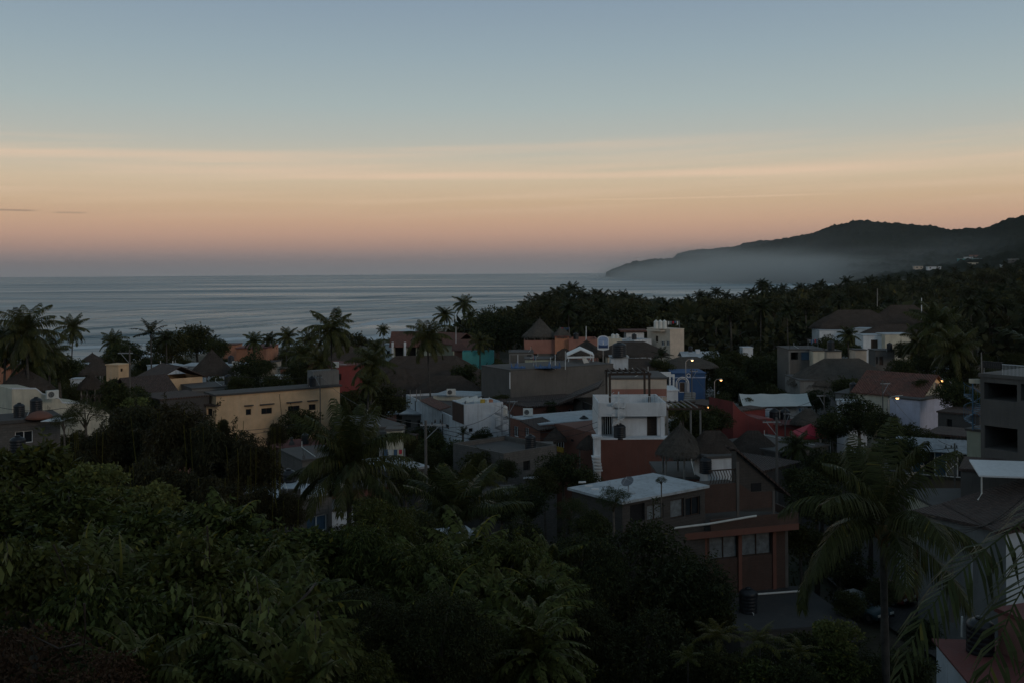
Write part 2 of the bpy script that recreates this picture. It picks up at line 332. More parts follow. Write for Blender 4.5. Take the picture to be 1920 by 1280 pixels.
class Fac:                                               # a vertical facade plane between two ground points
    def __init__(s, pL, YL, pR, YR):
        a = at(pL, 700, YL); b = at(pR, 700, YR)
        s.A = Vector((a.x, a.y, 0)); B = Vector((b.x, b.y, 0)); s.L = (B - s.A).length; s.u = (B - s.A) / s.L
        s.n = Vector((s.u.y, -s.u.x, 0)); s.pL, s.pR = pL, pR
    def hit(s, px, py, d=0):                             # d = depth behind the facade
        a, b = ray(px, py); A = s.A - s.n * d
        t = (A.x * s.n.x + A.y * s.n.y) / (a * s.n.x + s.n.y)
        return (Vector((a * t, t, 0)) - A).dot(s.u), CZ + b * t
    def P(s, q, z, d=0): p = s.A + s.u * q - s.n * d; return Vector((p.x, p.y, z))
    def ang(s): return math.atan2(s.u.y, s.u.x)
def wall_front(mb, f, x0, x1, z0, z1, holes, d=0, rev=.22, mi=0):
    xs = sorted({x0, x1, *[min(max(v, x0), x1) for h in holes for v in (h[0], h[1])]}); zs = sorted({z0, z1, *[min(max(v, z0), z1) for h in holes for v in (h[2], h[3])]})
    for a, b in zip(xs[:-1], xs[1:]):
        for c, e in zip(zs[:-1], zs[1:]):
            mx_, mz = (a + b) / 2, (c + e) / 2
            if any(h[0] < mx_ < h[1] and h[2] < mz < h[3] for h in holes): continue
            mb.add([f.P(a, c, d), f.P(b, c, d), f.P(b, e, d), f.P(a, e, d)], [[0, 1, 2, 3]], mi)
    for h in holes:
        a, b, c, e = h[:4]; p = [f.P(a, c, d), f.P(b, c, d), f.P(b, e, d), f.P(a, e, d)]; r_ = rev if len(h) < 6 else h[5]
        q = [k - f.n * r_ for k in p]; mb.add(p + q, [[0, 4, 5, 1], [1, 5, 6, 2], [2, 6, 7, 3], [3, 7, 4, 0]], mi)
def windows(f, root, holes, d=0):
    for h in holes:
        a, b, c, e, st = h[:5]; W, H = b - a, e - c; fr = MB(); t = min(.07, W * .1)
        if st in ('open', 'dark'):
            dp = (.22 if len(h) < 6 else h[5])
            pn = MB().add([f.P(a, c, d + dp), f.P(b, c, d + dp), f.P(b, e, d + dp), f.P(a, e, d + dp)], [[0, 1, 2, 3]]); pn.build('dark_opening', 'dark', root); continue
        fm = 'wmetal' if st[0] == 'w' else 'wood' if st[0] == 'b' else 'grey'
        o = f.P(a, c, d + .12); dn = -f.n * .05
        fr.par(o, f.u * W, dn, (0, 0, t)); fr.par(f.P(a, e - t, d + .12), f.u * W, dn, (0, 0, t))
        fr.par(f.P(a, c + t, d + .12), f.u * t, dn, (0, 0, H - 2 * t)); fr.par(f.P(b - t, c + t, d + .12), f.u * t, dn, (0, 0, H - 2 * t))
        if '2' in st: fr.par(f.P((a + b) / 2 - t / 2, c + t, d + .125), f.u * t, dn, (0, 0, H - 2 * t))
        door = 'd' in st
        w_ = fr.build('door' if door else 'window', fm, root)
        g0 = MB().add([f.P(a, c, d + .19), f.P(b, c, d + .19), f.P(b, e, d + .19), f.P(a, e, d + .19)], [[0, 1, 2, 3]])
        g0.build('curtain' if 'c' in st else 'pane', 'curtain' if 'c' in st else 'bcurt' if 'u' in st else 'wood' if door else 'glass', w_)
def block(name, label, cat, f, pyTop, D, wall, roof='roofg', wins=(), zt=None, zb=None, slab=.18, over=.12, par=0, ref=None, group=None, d0=0, extra=None):
    """box house: front wall with real openings, side and back walls, roof slab (or parapet round a sunk roof)"""
    px0 = ref if ref is not None else f.pL
    if zt is None: zt = f.hit(px0, pyTop)[1]
    x0, x1 = 0, f.L; c = f.P(f.L / 2, 0, D / 2)
    if zb is None: zb = min(gz(*f.P(a, 0, e)[:2]) for a in (0, f.L) for e in (0, D)) - .6
    root = thing(name, label, cat, (c.x, c.y, zb + .6), group)
    zw = zt - (slab if not par else 0)
    holes = []
    for wn in wins:
        a, z1_ = f.hit(wn[0], wn[1], d0); b_, z0_ = f.hit(wn[2], wn[3], d0)
        _, z1b = f.hit((wn[0] + wn[2]) / 2, wn[1], d0); _, z0b = f.hit((wn[0] + wn[2]) / 2, wn[3], d0)
        a, b_ = max(a, .12), min(b_, f.L - .12)
        h = [a, b_, z0b, min(z1b, zw - .05), wn[4]]
        if len(wn) > 5: h.append(wn[5])
        if h[1] > h[0] and h[3] > h[2]: holes.append(h)
    mb = MB(); wall_front(mb, f, x0, x1, zb, zw, holes)
    P = f.P
    mb.add([P(x1, zb), P(x1, zb, D), P(x1, zw, D), P(x1, zw)], [[0, 1, 2, 3]]); mb.add([P(x0, zb, D), P(x0, zb), P(x0, zw), P(x0, zw, D)], [[0, 1, 2, 3]])
    mb.add([P(x1, zb, D), P(x0, zb, D), P(x0, zw, D), P(x1, zw, D)], [[0, 1, 2, 3]])
    if par:
        t_ = .15; o = [P(x0, zw), P(x1, zw), P(x1, zw, D), P(x0, zw, D)]; i = [P(x0 + t_, zw, t_), P(x1 - t_, zw, t_), P(x1 - t_, zw, D - t_), P(x0 + t_, zw, D - t_)]; j = [Vector((p.x, p.y, zw - par)) for p in i]
        mb.add(o + i + j, [[0, 1, 5, 4], [1, 2, 6, 5], [2, 3, 7, 6], [3, 0, 4, 7], [4, 5, 9, 8], [5, 6, 10, 9], [6, 7, 11, 10], [7, 4, 8, 11]])
    mb.build('wall', wall, root)
    r_ = MB()
    if par: r_.par(P(x0 + .14, zw - par - .12, .14), f.u * (x1 - x0 - .28), -f.n * (D - .28), (0, 0, .12))
    else: r_.par(P(x0 - over, zw + .002, -over), f.u * (x1 - x0 + 2 * over), -f.n * (D + 2 * over), (0, 0, slab))
    if roof: r_.build('roof', roof, root)
    windows(f, root, holes)
    rb_ = random.Random(int(f.pL * 7 + D * 10)); Yc = f.P(f.L / 2, 0).y
    if Yc < 190 and roof in ('roofg', 'dgrey', 'roofw', 'roofr') and f.L > 3 and D > 3 and 'wall' not in name:
        if wall in ('grey', 'block', 'lgrey', 'dgrey', 'brick') or rb_.random() < .3:
            for qx, qd in ((.2, .2), (f.L - .2, .2), (.2, D - .2), (f.L - .2, D - .2)):
                if rb_.random() < .6:
                    m_ = MB()
                    for k in range(4): o_ = f.P(qx + .1 * (k % 2) - .05, zt - .2, qd + .1 * (k // 2) - .05); m_.tube([o_, o_ + Vector((rb_.uniform(-.08, .08), rb_.uniform(-.08, .08), rb_.uniform(.4, 1.0)))], .014, 4)
                    m_.build('rebar', 'wood', root)
        if rb_.random() < .7:
            m_ = MB(); x_ = rb_.uniform(.3, f.L - .6); o_ = f.P(x_, (zw - par if par else zt) + .05, .4); e_ = f.P(min(f.L - .3, x_ + rb_.uniform(.4, 2.5)), (zw - par if par else zt) + .05, D - .5); m_.tube([o_, e_], .03, 5); m_.tube([e_, e_ + Vector((0, 0, .5))], .03, 5); m_.build('roof_pipe', 'wplast', root)
        if wall in ('block', 'grey', 'brick', 'dgrey'):
            m_ = MB(); m_.par(f.P(-.02, zw - .32, -.02), f.u * (f.L + .04), -f.n * .02, (0, 0, .25)); m_.par(f.P(-.015, zb, -.018), f.u * .24, -f.n * .017, (0, 0, zw - .32 - zb)); m_.par(f.P(f.L - .225, zb, -.018), f.u * .24, -f.n * .017, (0, 0, zw - .32 - zb)); m_.build('ring_beam', 'grey' if wall != 'grey' else 'lgrey', root)
    root['_zt'] = zt
    return root
def polywall(name, f, poly, D, matn, root, d0=0, z_floor=None):
    """outline given in picture points on the facade plane, extruded back by D"""
    pts = [f.P(*f.hit(x, y, d0), d0) for x, y in poly]
    if z_floor is not None: pts = [f.P(f.hit(poly[0][0], poly[0][1], d0)[0], z_floor, d0)] + pts + [f.P(f.hit(poly[-1][0], poly[-1][1], d0)[0], z_floor, d0)]
    n = len(pts); b = [p - f.n * D for p in pts]
    return MB().add(pts + b, [list(range(n))[::-1], list(range(n, 2 * n))] + [[i, (i + 1) % n, n + (i + 1) % n, n + i] for i in range(n)]).build(name, matn, root)
def gable(root, f, zw, D, rise, matn, along=True, over=.4, th=.12, x0=0, x1=None, d0=0):
    x1 = f.L if x1 is None else x1; mb = MB(); P = f.P
    if along:      # ridge parallel to the facade
        m = d0 + D / 2
        for (da, db, za, zb) in ((d0 - over, m, zw - rise * over / (D / 2), zw + rise), (m, d0 + D + over, zw + rise, zw - rise * over / (D / 2))):
            q = [P(x0 - over, za, da), P(x1 + over, za, da), P(x1 + over, zb, db), P(x0 - over, zb, db)]
            mb.add(q + [p + Vector((0, 0, th)) for p in q], [[3, 2, 1, 0], [4, 5, 6, 7], [0, 1, 5, 4], [1, 2, 6, 5], [2, 3, 7, 6], [3, 0, 4, 7]])
        tri = MB()
        for x in (x0 + .01, x1 - .01): tri.add([P(x, zw - .02, d0), P(x, zw - .02, d0 + D), P(x, zw + rise, m)], [[0, 1, 2]])
    else:
        m = (x0 + x1) / 2; hw = (x1 - x0) / 2
        for (xa, xb, za, zb) in ((x0 - over, m, zw - rise * over / hw, zw + rise), (m, x1 + over, zw + rise, zw - rise * over / hw)):
            q = [P(xa, za, d0 - over), P(xb, zb, d0 - over), P(xb, zb, d0 + D + over), P(xa, za, d0 + D + over)]
            mb.add(q + [p + Vector((0, 0, th)) for p in q], [[3, 2, 1, 0], [4, 5, 6, 7], [0, 1, 5, 4], [1, 2, 6, 5], [2, 3, 7, 6], [3, 0, 4, 7]])
        tri = MB()
        for d_ in (d0 + .01, d0 + D - .01): tri.add([P(x0, zw - .02, d_), P(x1, zw - .02, d_), P(m, zw + rise, d_)], [[0, 1, 2]])
    return mb.build('roof', matn, root), tri
def thatch_mesh(rx, ry, h, ridge, seed, conc=-.13, lay=4):
    rr = random.Random(seed); na, nr = 44, 9; vs = []; jit = [rr.uniform(.93, 1.07) for _ in range(na)]
    for i in range(nr + 1):
        t = i / nr
        for k in range(na):
            a = 2 * math.pi * k / na; ca, sa = math.cos(a), math.sin(a)
            s = (1 - t) * (1 - conc * math.sin(math.pi * t)) * (jit[k] if i == 0 else 1) * rr.uniform(.985, 1.015)
            rg = ridge * max(-1, min(1, ca * 1.6))
            vs.append((rx * s * ca + rg, ry * s * sa, h * t + (rr.uniform(-.05, .05) if i < nr else 0) * h * .5 - (.05 * h if i == 0 else 0)))
    fs = [[i * na + k, i * na + (k + 1) % na, (i + 1) * na + (k + 1) % na, (i + 1) * na + k] for i in range(nr) for k in range(na)]
    # underside skin gives the roof its thickness
    n0 = len(vs)
    for k in range(na):
        x, y, z = vs[k]; vs.append((x * .93, y * .93, z - .02 * h - .03))
    for k in range(na):
        x, y, z = vs[(nr - 1) * na + k]; vs.append((x * .8, y * .8, z - .1 * h))
    fs += [[k, n0 + k, n0 + (k + 1) % na, (k + 1) % na] for k in range(na)] + [[n0 + k, n0 + na + k, n0 + na + (k + 1) % na, n0 + (k + 1) % na] for k in range(na)]
    # loose straw: fringe under the eave and tufts on the slope
    for _ in range(700):
        k = rr.uniform(0, na); a = 2 * math.pi * k / na; ca, sa = math.cos(a), math.sin(a)
        t = 0 if rr.random() < .6 else rr.uniform(.05, .9)
        s = (1 - t) * (1 - conc * math.sin(math.pi * t)) * 1.0
        rg = ridge * max(-1, min(1, ca * 1.6)); L_ = rr.uniform(.12, .34) * (h + .6) * .5; w_ = rr.uniform(.02, .07)
        p = Vector((rx * s * ca + rg, ry * s * sa, h * t + .03)); o = Vector((ca, sa, 0)); d = (o * (.35 + .8 * t) + Vector((rr.uniform(-.2, .2), rr.uniform(-.2, .2), -.8))).normalized()
        sd = Vector((-sa, ca, 0)) * w_; n = len(vs)
        vs += [tuple(p + sd), tuple(p - sd), tuple(p - sd * .3 + d * L_), tuple(p + sd * .3 + d * L_)]; fs.append([n, n + 1, n + 2, n + 3])
    n = len(vs); tip = [(0 + rg2, 0, h * 1.0) for rg2 in (-ridge, ridge)]
    return vs, fs
PAL = [0]
def palapa(label, px, peak, eave, rpx, Y, ridge_px=0, asp=1.0, posts=4, ph=None, matn='thatch', rz=0, group='palm-thatch palapa roofs', base=None, postmat='lwood', knob=True, conc=-.13):
    PAL[0] += 1
    r = rpx * Y / F; ridge = ridge_px * Y / F; c = at(px, peak, Y); ze = at(px, eave, Y - r * asp * .95).z; h = c.z - ze
    ph = ph or 2.2; zb = base if base is not None else ze - ph
    root = thing('palapa', label, 'palapa', (c.x, c.y, zb), group); root.rotation_euler = (0, 0, rz)
    vs, fs = thatch_mesh(r - ridge * .35, r * asp, h, ridge * .65, PAL[0], conc)
    me = MB(); me.add([(x, y, z + ze - zb) for x, y, z in vs], fs)
    if knob: me.lathe((0, 0, h + ze - zb - .12), [(.16, -.1), (.13, .05), (.05, .22), (.01, .38)], 8)
    o = me.build('thatch_roof', matn, root, loc=(0, 0, 0))
    for k in range(posts):
        a = 2 * math.pi * (k + .5) / posts; x, y = r * .78 * math.cos(a), r * asp * .78 * math.sin(a)
        q = MB(); q.tube([(x, y, -.3), (x + .03, y, ze - zb + h * .2)], [.09, .075], 6); q.build('post', postmat, root, loc=(0, 0, 0))
    return root

# ---- small kit: tanks, air conditioners, dishes, poles, lamps
def mk_tank(m='black'):
    def f():
        t = thing('water_tank', 'x', 'water tank', (0, 0, 0)); b = MB()
        pr = [(.53, 0), (.55, .03)]
        for i in range(5): z = .12 + i * .2; pr += [(.55, z), (.535, z + .03), (.535, z + .08), (.55, z + .11)]
        pr += [(.55, 1.15), (.50, 1.24), (.36, 1.34), (.20, 1.39)]
        b.lathe((0, 0, 0), pr, 24); b.build('body', m, t, True); l = MB(); l.lathe((0, 0, 1.388), [(.19, 0), (.19, .07), (.14, .10), (.02, .11)], 16); l.build('lid', m, t, True)
        q = MB(); q.tube([(.54, 0, .12), (.68, 0, .12), (.68, 0, -.3)], .025, 6); q.build('pipe', 'wplast', t); return t
    return f
def tank(label, px, pyb, wpx, Y=None, z=None, m='black', group='roof water tanks', hs=1):
    p = on_z(px, pyb, z) if z is not None else at(px, pyb, Y)
    s = wpx * p.y / F / 1.1
    o = proto('tank' + m, mk_tank(m), p, rnd.uniform(0, 6), s, label, group); o.scale = (s, s, s * hs); return o
def mk_ac():
    t = thing('air_conditioner', 'x', 'air conditioner', (0, 0, 0)); b = MB().box((0, 0, .05), (.85, .30, .6)); b.build('casing', 'wplast', t)
    g = MB(); g.tube([(-.12, -.152, .35), (-.12, -.165, .35)], .22, 20); fn = g.build('fan', 'black', t)
    r = MB()
    for k in range(5): q = .05 + k * .042; r.tube([(-.12 + q * math.cos(a), -.172, .35 + q * math.sin(a)) for a in [i * math.pi / 10 for i in range(21)]], .004, 4)
    r.build('grille', 'wplast', fn)
    for x in (-.3, .3): MB().box((x, 0, 0), (.06, .34, .05)).build('foot', 'metal', t)
    return t
def ac(label, px, pyb, Y=None, z=None, rz=0, s=1):
    p = on_z(px, pyb, z) if z is not None else at(px, pyb, Y); return proto('ac', mk_ac, p, rz, s, label, 'outdoor air conditioning units')
def dish(label, px, py, rpx, Y, dirv, matn):
    r = rpx * Y / F; c = at(px, py, Y); root = thing('satellite_dish', label, 'satellite dish', c - Vector((0, 0, r + .3)))
    q = Vector(dirv).to_track_quat('Z', 'Y'); vs, fs = [], []; n = 24
    for i in range(7):
        rr = r * i / 6
        for k in range(n): a = 2 * math.pi * k / n; vs.append(c + q @ Vector((rr * math.cos(a), rr * math.sin(a), .22 * rr * rr / r)))
    fs = [[i * n + k, i * n + (k + 1) % n, (i + 1) * n + (k + 1) % n, (i + 1) * n + k] for i in range(6) for k in range(n)]
    m = MB().add(vs, fs); m.add([v + q @ Vector((0, 0, -.02)) for v in vs], [f_[::-1] for f_ in fs]); m.build('reflector', matn, root, True)
    a = MB()
    for k in range(3): a.tube([vs[6 * n + k * 8], c + q @ Vector((0, 0, r * .8))], .018, 5)
    a.tube([c + q @ Vector((0, 0, r * .75)), c + q @ Vector((0, 0, r * .88))], .06, 8); a.build('feed_arm', 'metal', root)
    MB().tube([c + q @ Vector((0, 0, -.03)), c + Vector((0, 0, -.2)) - q @ Vector((0, 0, .15)), root.location + Vector((0, 0, -.3))], .045, 8).build('mast', 'metal', root); return root
def rod(name, label, cat, px, py0, py1, Y, r=.05, matn='metal', group=None, lean=0):
    a = at(px, py1, Y); b = at(px + lean, py0, Y); m = MB(); m.tube([a, (a + b) / 2, b], [r, r * .9, r * .75], 6); o = m.build(name, matn, None, loc=a); return tag(o, label, cat, group)
def utility_pole(label, px, py0, Y, r=.14, arm=1.2, side=1, base=None):
    top = at(px, py0, Y); g = gz(top.x, top.y) if base is None else base; root = thing('utility_pole', label, 'utility pole', (top.x, top.y, g), 'utility poles')
    MB().tube([(top.x, top.y, g - .5), tuple(top)], [r, r * .7], 8).build('pole', 'grey', root)
    x = MB(); x.box((top.x + side * arm * .4, top.y, top.z - .45), (arm * 1.4, .1, .1)); x.build('crossarm', 'metal', root)
    b = MB(); b.tube([(top.x + side * .05, top.y - .06, top.z - 1.5), (top.x + side * arm * .8, top.y - .06, top.z - .42)], .035, 5); b.build('brace', 'metal', root)
    for k in range(3):
        q = MB(); q.lathe((top.x + side * (arm * (.4 - .6 + .55 * k)), top.y, top.z - .35), [(.05, 0), (.07, .05), (.04, .1), (.06, .15), (.02, .2)], 8); q.build('insulator', 'dgrey', root)
    return root, top
def street_lamp(label, px, py, Y, side=1, lit='lampglass', power=90):
    p = at(px, py, Y); g = gz(p.x, p.y); bx = p.x - side * 1.0; root = thing('street_lamp', label, 'street lamp', (bx, p.y, g), 'lit street lamps')
    MB().tube([(bx, p.y, g - .3), (bx, p.y, p.z - .2)], [.09, .06], 8).build('pole', 'metal', root)
    MB().tube([(bx, p.y, p.z - .25), (bx + side * .35, p.y, p.z + .1), (bx + side * .85, p.y, p.z + .16)], .035, 6).build('arm', 'metal', root)
    h = MB(); h.lathe((p.x, p.y, p.z + .02), [(.24, 0), (.21, .1), (.12, .18), (.05, .22)], 14); hd = h.build('lamp_head', 'metal', root, True)
    b = MB(); b.lathe((p.x, p.y, p.z - .22), [(.03, .06), (.11, .09), (.16, .16), (.15, .235)], 12); b.build('lamp_bulb', lit, hd, True)
    ld = bpy.data.lights.new('lamp_light', 'POINT'); ld.energy = power; ld.color = (1, .5, .2); ld.shadow_soft_size = .25
    lo = bpy.data.objects.new('lamp_light', ld); COL.objects.link(lo); lo.parent = root; lo.location = Vector((p.x, p.y - .3, p.z - .45)) - root.location
    return root
def cable(label, pts, sag=.6, r=.012, group='overhead cables'):
    r = r * 1.7
    m = MB()
    for a, b in zip(pts[:-1], pts[1:]):
        a, b = Vector(a), Vector(b); m.tube([a.lerp(b, i / 14) - Vector((0, 0, sag * 4 * (i / 14) * (1 - i / 14))) for i in range(15)], r, 4)
    return tag(m.build('power_cable', 'wire', None, loc=pts[0]), label, 'cable', group)

# ---------------------------------------------------------------- foliage
def leafquads(P, D, W, Lg, Wd, fold=.0, rs=None):
    """rhombus leaves: base points P, unit directions D, side vectors W"""
    mid = P + D * (Lg * .45)[:, None]; e = W * (Wd * .5)[:, None]
    co = np.stack([P, mid + e, P + D * Lg[:, None], mid - e], 1).reshape(-1, 3); n = len(P)
    return co, np.arange(n * 4).reshape(n, 4)
def unit(a): return a / np.maximum(np.linalg.norm(a, axis=-1, keepdims=True), 1e-9)
def crown_cloud(seed, nclump, nleaf, Rv, leaf, aspect=.45, droop=.3, clr=(.22, .40), low=-.45, inner=.45):
    g = np.random.default_rng(seed)
    d = unit(g.normal(size=(nclump * 4, 3))); d = d[d[:, 2] > low][:nclump]; nclump = len(d)
    rad = g.uniform(inner, 1.0, nclump) ** .6; cc = d * rad[:, None] * .78; cr = g.uniform(clr[0] * .55, clr[1] * 1.1, nclump)
    ci = g.choice(nclump, nleaf, p=cr ** 2 / np.sum(cr ** 2)); dl = unit(g.normal(size=(nleaf, 3)) + np.array([0, 0, .25])); rr = cr[ci] * g.uniform(.35, 1.05, nleaf) ** .5
    P = (cc[ci] + dl * rr[:, None] * np.array([1, 1, .75])) * np.array(Rv)
    D = unit(dl * .8 + g.normal(size=(nleaf, 3)) * .6 - np.array([0, 0, droop])); W = unit(np.cross(D, g.normal(size=(nleaf, 3))))
    Lg = leaf * g.uniform(.45, 1.5, nleaf)
    # shoots that stand clear of the crown and break its outline
    ns_ = max(6, nclump // 2); pl = max(8, nleaf // 260); sd = unit(g.normal(size=(ns_, 3)) + np.array([0, 0, .7])); st_ = cc[g.integers(0, nclump, ns_)] * .95; ln = g.uniform(.35, .75, ns_)
    tt = np.tile(np.linspace(.15, 1, pl), ns_); k_ = np.repeat(np.arange(ns_), pl); P2 = (st_[k_] + sd[k_] * (ln[k_] * tt)[:, None] + g.normal(size=(ns_ * pl, 3)) * .02) * np.array(Rv)
    D2 = unit(sd[k_] * .5 + g.normal(size=P2.shape) * .7 - np.array([0, 0, droop * tt.mean()])); W2 = unit(np.cross(D2, g.normal(size=P2.shape))); L2 = leaf * g.uniform(.6, 1.3, len(P2))
    P, D, W, Lg = np.concatenate([P, P2]), np.concatenate([D, D2]), np.concatenate([W, W2]), np.concatenate([Lg, L2])
    return leafquads(P, D, W, Lg, Lg * aspect) + (cc * np.array(Rv),)
CR = {}
def crown_mesh(key, matn, *a, **k):
    if key not in CR: co, q, cc = crown_cloud(*a, **k); CR[key] = (npmesh('leaves', co, q, LF[matn]), cc)
    return CR[key]
TRN = {}
def tree(name, label, c, Rr, ck, group=None, cat='tree', trunk=True, sz=None, lean=0):
    me, cc = CR[ck]; g = gz(c.x, c.y); root = thing(name, label, cat, (c.x, c.y, g), group)
    h = c.z - g; rz = rnd.uniform(0, 6.28)
    o = bpy.data.objects.new('crown', me); COL.objects.link(o); o.parent = root; o.location = (0, 0, h); o.rotation_euler = (0, 0, rz); o.scale = (Rr, Rr, sz or Rr * rnd.uniform(.8, 1.0))
    if trunk:
        b = MB(); tr = max(.05, Rr * .07)
        b.tube([(lean, 0, -.4), (Rr * .06, Rr * .03, h * .45), (0, 0, max(h - Rr * .25, h * .7))], [tr * 1.4, tr, tr * .7], 7)
        for k in range(min(5, len(cc))):
            q = Vector(cc[k * 3 % len(cc)]); q = Vector((q.x * math.cos(rz) - q.y * math.sin(rz), q.x * math.sin(rz) + q.y * math.cos(rz), q.z)) * Rr
            b.tube([(0, 0, max(h - Rr * .6, h * .5)), (q.x * .4, q.y * .4, h - Rr * .15 + q.z * .3), (q.x, q.y, h + q.z)], [tr * .6, tr * .4, tr * .15], 5)
        b.build('trunk', 'bark', root, True, loc=(0, 0, 0))
    return root
def frond_np(g, path, nleaf, leaf, width, hang, spread=1.0, tipfan=.55):
    """path (k,3) polyline of the rachis -> leaflet quads and rachis quads"""
    path = np.asarray(path, float); seg = np.linalg.norm(np.diff(path, axis=0), axis=1); cum = np.concatenate([[0], np.cumsum(seg)]) / seg.sum()
    def ev(t): return np.stack([np.interp(t, cum, path[:, i]) for i in range(3)], -1)
    t = np.repeat(np.linspace(.10, .995, nleaf), 2); s = np.tile([1., -1.], nleaf); t = np.clip(t + g.normal(size=len(t)) * .3 / nleaf, .05, .999)
    P = ev(t); T = unit(ev(np.minimum(t + .02, 1.0)) - ev(t - .02)); up = np.array([0, 0, 1.0]); S = unit(np.cross(T, up) + 1e-6)
    U = np.cross(S, T); prof = np.sin(np.pi * (t * .86 + .10)) ** .6
    fwd = (.35 + tipfan * t)[:, None]; hg = (hang * (0.7 + .6 * g.random(len(t))))[:, None]
    D = unit(S * s[:, None] * spread + T * fwd + U * .25 + g.normal(size=P.shape) * .06); D1 = unit(D - up * hg * .5); D2 = unit(D - up * hg * 1.5)
    Lg = leaf * prof * g.uniform(.85, 1.1, len(t)); Wn = unit(np.cross(D1, U)) * (width / 2) ; Wn = unit(T - D1 * np.sum(T * D1, 1, keepdims=True)) * (width / 2)
    m = P + D1 * (Lg * .5)[:, None]; e = m + D2 * (Lg * .5)[:, None]
    co = np.stack([P + Wn * .5, m + Wn, m - Wn, P - Wn * .5, m + Wn, e + Wn * .12, e - Wn * .12, m - Wn], 1).reshape(-1, 3)
    q = np.arange(len(co)).reshape(-1, 4)
    tt = np.linspace(0, 1, 9); A = ev(tt); Tn = unit(np.gradient(A, axis=0)); Sn = unit(np.cross(Tn, up) + 1e-6); Un = np.cross(Sn, Tn); rw = (np.linspace(1, .15, 9) * width * .55)[:, None]
    rc = np.stack([A + Sn * rw, A + Un * rw, A - Sn * rw], 1).reshape(-1, 3); n0 = len(co)
    rq = [[n0 + i * 3 + a, n0 + i * 3 + b, n0 + (i + 1) * 3 + b, n0 + (i + 1) * 3 + a] for i in range(8) for a, b in ((0, 1), (1, 2))]
    return np.concatenate([co, rc]), np.concatenate([q, np.array(rq)])
def frond_path(a, e0, bend, Ln, n=9, twist=0):
    p = [(0., 0., 0.)]; x = z = 0
    for i in range(n):
        e = e0 - bend * ((i + .5) / n) ** 1.2; x += math.cos(e) * Ln / n; z += math.sin(e) * Ln / n; aa = a + twist * (i / n) ** 2
        p.append((x * math.cos(aa), x * math.sin(aa), z))
    return p
def palm_crown(seed, nf, nleaf, leaf=.85, width=.07, Ln=3.4, hang=.9, wind=.0, emin=-35, emax=82, bend=(50, 85)):
    g = np.random.default_rng(seed); cs, qs, n = [], [], 0
    for i in range(nf):
        k = i / (nf - 1); e0 = R(emax + (emin - emax) * k ** 1.1 + g.uniform(-8, 8)); a = i * 2.399 + g.uniform(-.2, .2)
        pth = frond_path(a, e0, R(g.uniform(*bend)) * (.75 + .4 * (1 - abs(2 * k - 1))), Ln * g.uniform(.85, 1.08) * (.88 + .12 * min(1, k * 4)), twist=g.uniform(-.3, .3) + wind)
        co, q = frond_np(g, pth, nleaf, leaf, width, hang + .5 * k); cs.append(co); qs.append(q + n); n += len(co)
    return np.concatenate(cs), np.concatenate(qs)
PC = {}
def palmmesh(key, matn, *a, **k):
    co, q = palm_crown(*a, **k); PC[key] = npmesh('palm_leaves', co, q, LF[matn])
def palm(label, px, py, Y, rpx, key, group=None, hz=None, coco=False, lean=None, trunkr=.14, name='palm_tree', pt=None, ground=None):
    c = at(px, py, Y) if pt is None else pt; g = gz(c.x, c.y) if ground is None else ground; s = rpx * c.y / F / 3.4 if rpx else rnd.uniform(.85, 1.1)
    root = thing(name, label, 'palm tree', (c.x, c.y, g), group); h = c.z - g
    o = bpy.data.objects.new('crown', PC[key]); COL.objects.link(o); o.parent = root; o.location = (0, 0, h); o.scale = (s * rnd.uniform(.92, 1.08), s, s * rnd.uniform(.85, 1.12)); o.rotation_euler = (rnd.uniform(-.16, .16), rnd.uniform(-.16, .16), rnd.uniform(0, 6.28))
    l = lean if lean is not None else rnd.uniform(-.08, .08) * h; b = MB(); n = 9; r_ = trunkr
    b.tube([(l * (1 - (i / n)) ** 2, l * .5 * (1 - i / n) ** 2, -.3 + (h + .3) * i / n) for i in range(n + 1)], [r_ * (1.5 if i == 0 else 1.05 - .3 * i / n) * (1 + .06 * (-1) ** i) for i in range(n + 1)], 7)
    b.build('trunk', 'palmbark', root, True, loc=(0, 0, 0))
    if coco:
        for k in range(coco):
            q = MB(); a = k * 2.1; q.lathe((.24 * math.cos(a), .24 * math.sin(a), h - .42 - .1 * (k % 2)), [(.02, 0), (.09, .06), (.11, .14), (.08, .22), (.02, .26)], 8); q.build('coconut', 'coco', root, True, loc=(0, 0, 0))
        f = MB(); f.lathe((0, 0, h - .75), [(.15, 0), (.20, .25), (.24, .5), (.12, .8)], 9); f.build('leaf_sheath', 'fibre', root, True, loc=(0, 0, 0))
    return root

# ================================================================ the land and the sea
def gridmesh(name, X, Y, Z, mat, smooth=True):
    nr, nc = X.shape; co = np.stack([X, Y, Z], -1).reshape(-1, 3); i = np.arange(nr - 1)[:, None] * nc + np.arange(nc - 1)[None]
    q = np.stack([i, i + 1, i + nc + 1, i + nc], -1).reshape(-1, 4); me = npmesh(name, co, q, mat, smooth)
    o = bpy.data.objects.new(name, me); COL.objects.link(o); return kind(o, 'structure')
def vnoise(x, y, seed=0, octv=4):
    g = np.random.default_rng(seed); T = g.random((256, 256)); r = 0; amp = 1; tot = 0
    for k in range(octv):
        xi = np.floor(x).astype(int); yi = np.floor(y).astype(int); fx = x - xi; fy = y - yi; fx = fx * fx * (3 - 2 * fx); fy = fy * fy * (3 - 2 * fy)
        a = T[xi % 256, yi % 256]; b = T[(xi + 1) % 256, yi % 256]; c = T[xi % 256, (yi + 1) % 256]; d = T[(xi + 1) % 256, (yi + 1) % 256]
        r = r + amp * (a + (b - a) * fx + (c - a) * fy + (a - b - c + d) * fx * fy); tot += amp; amp *= .5; x = x * 2.03 + 17; y = y * 2.03 + 5
    return r / tot - .5
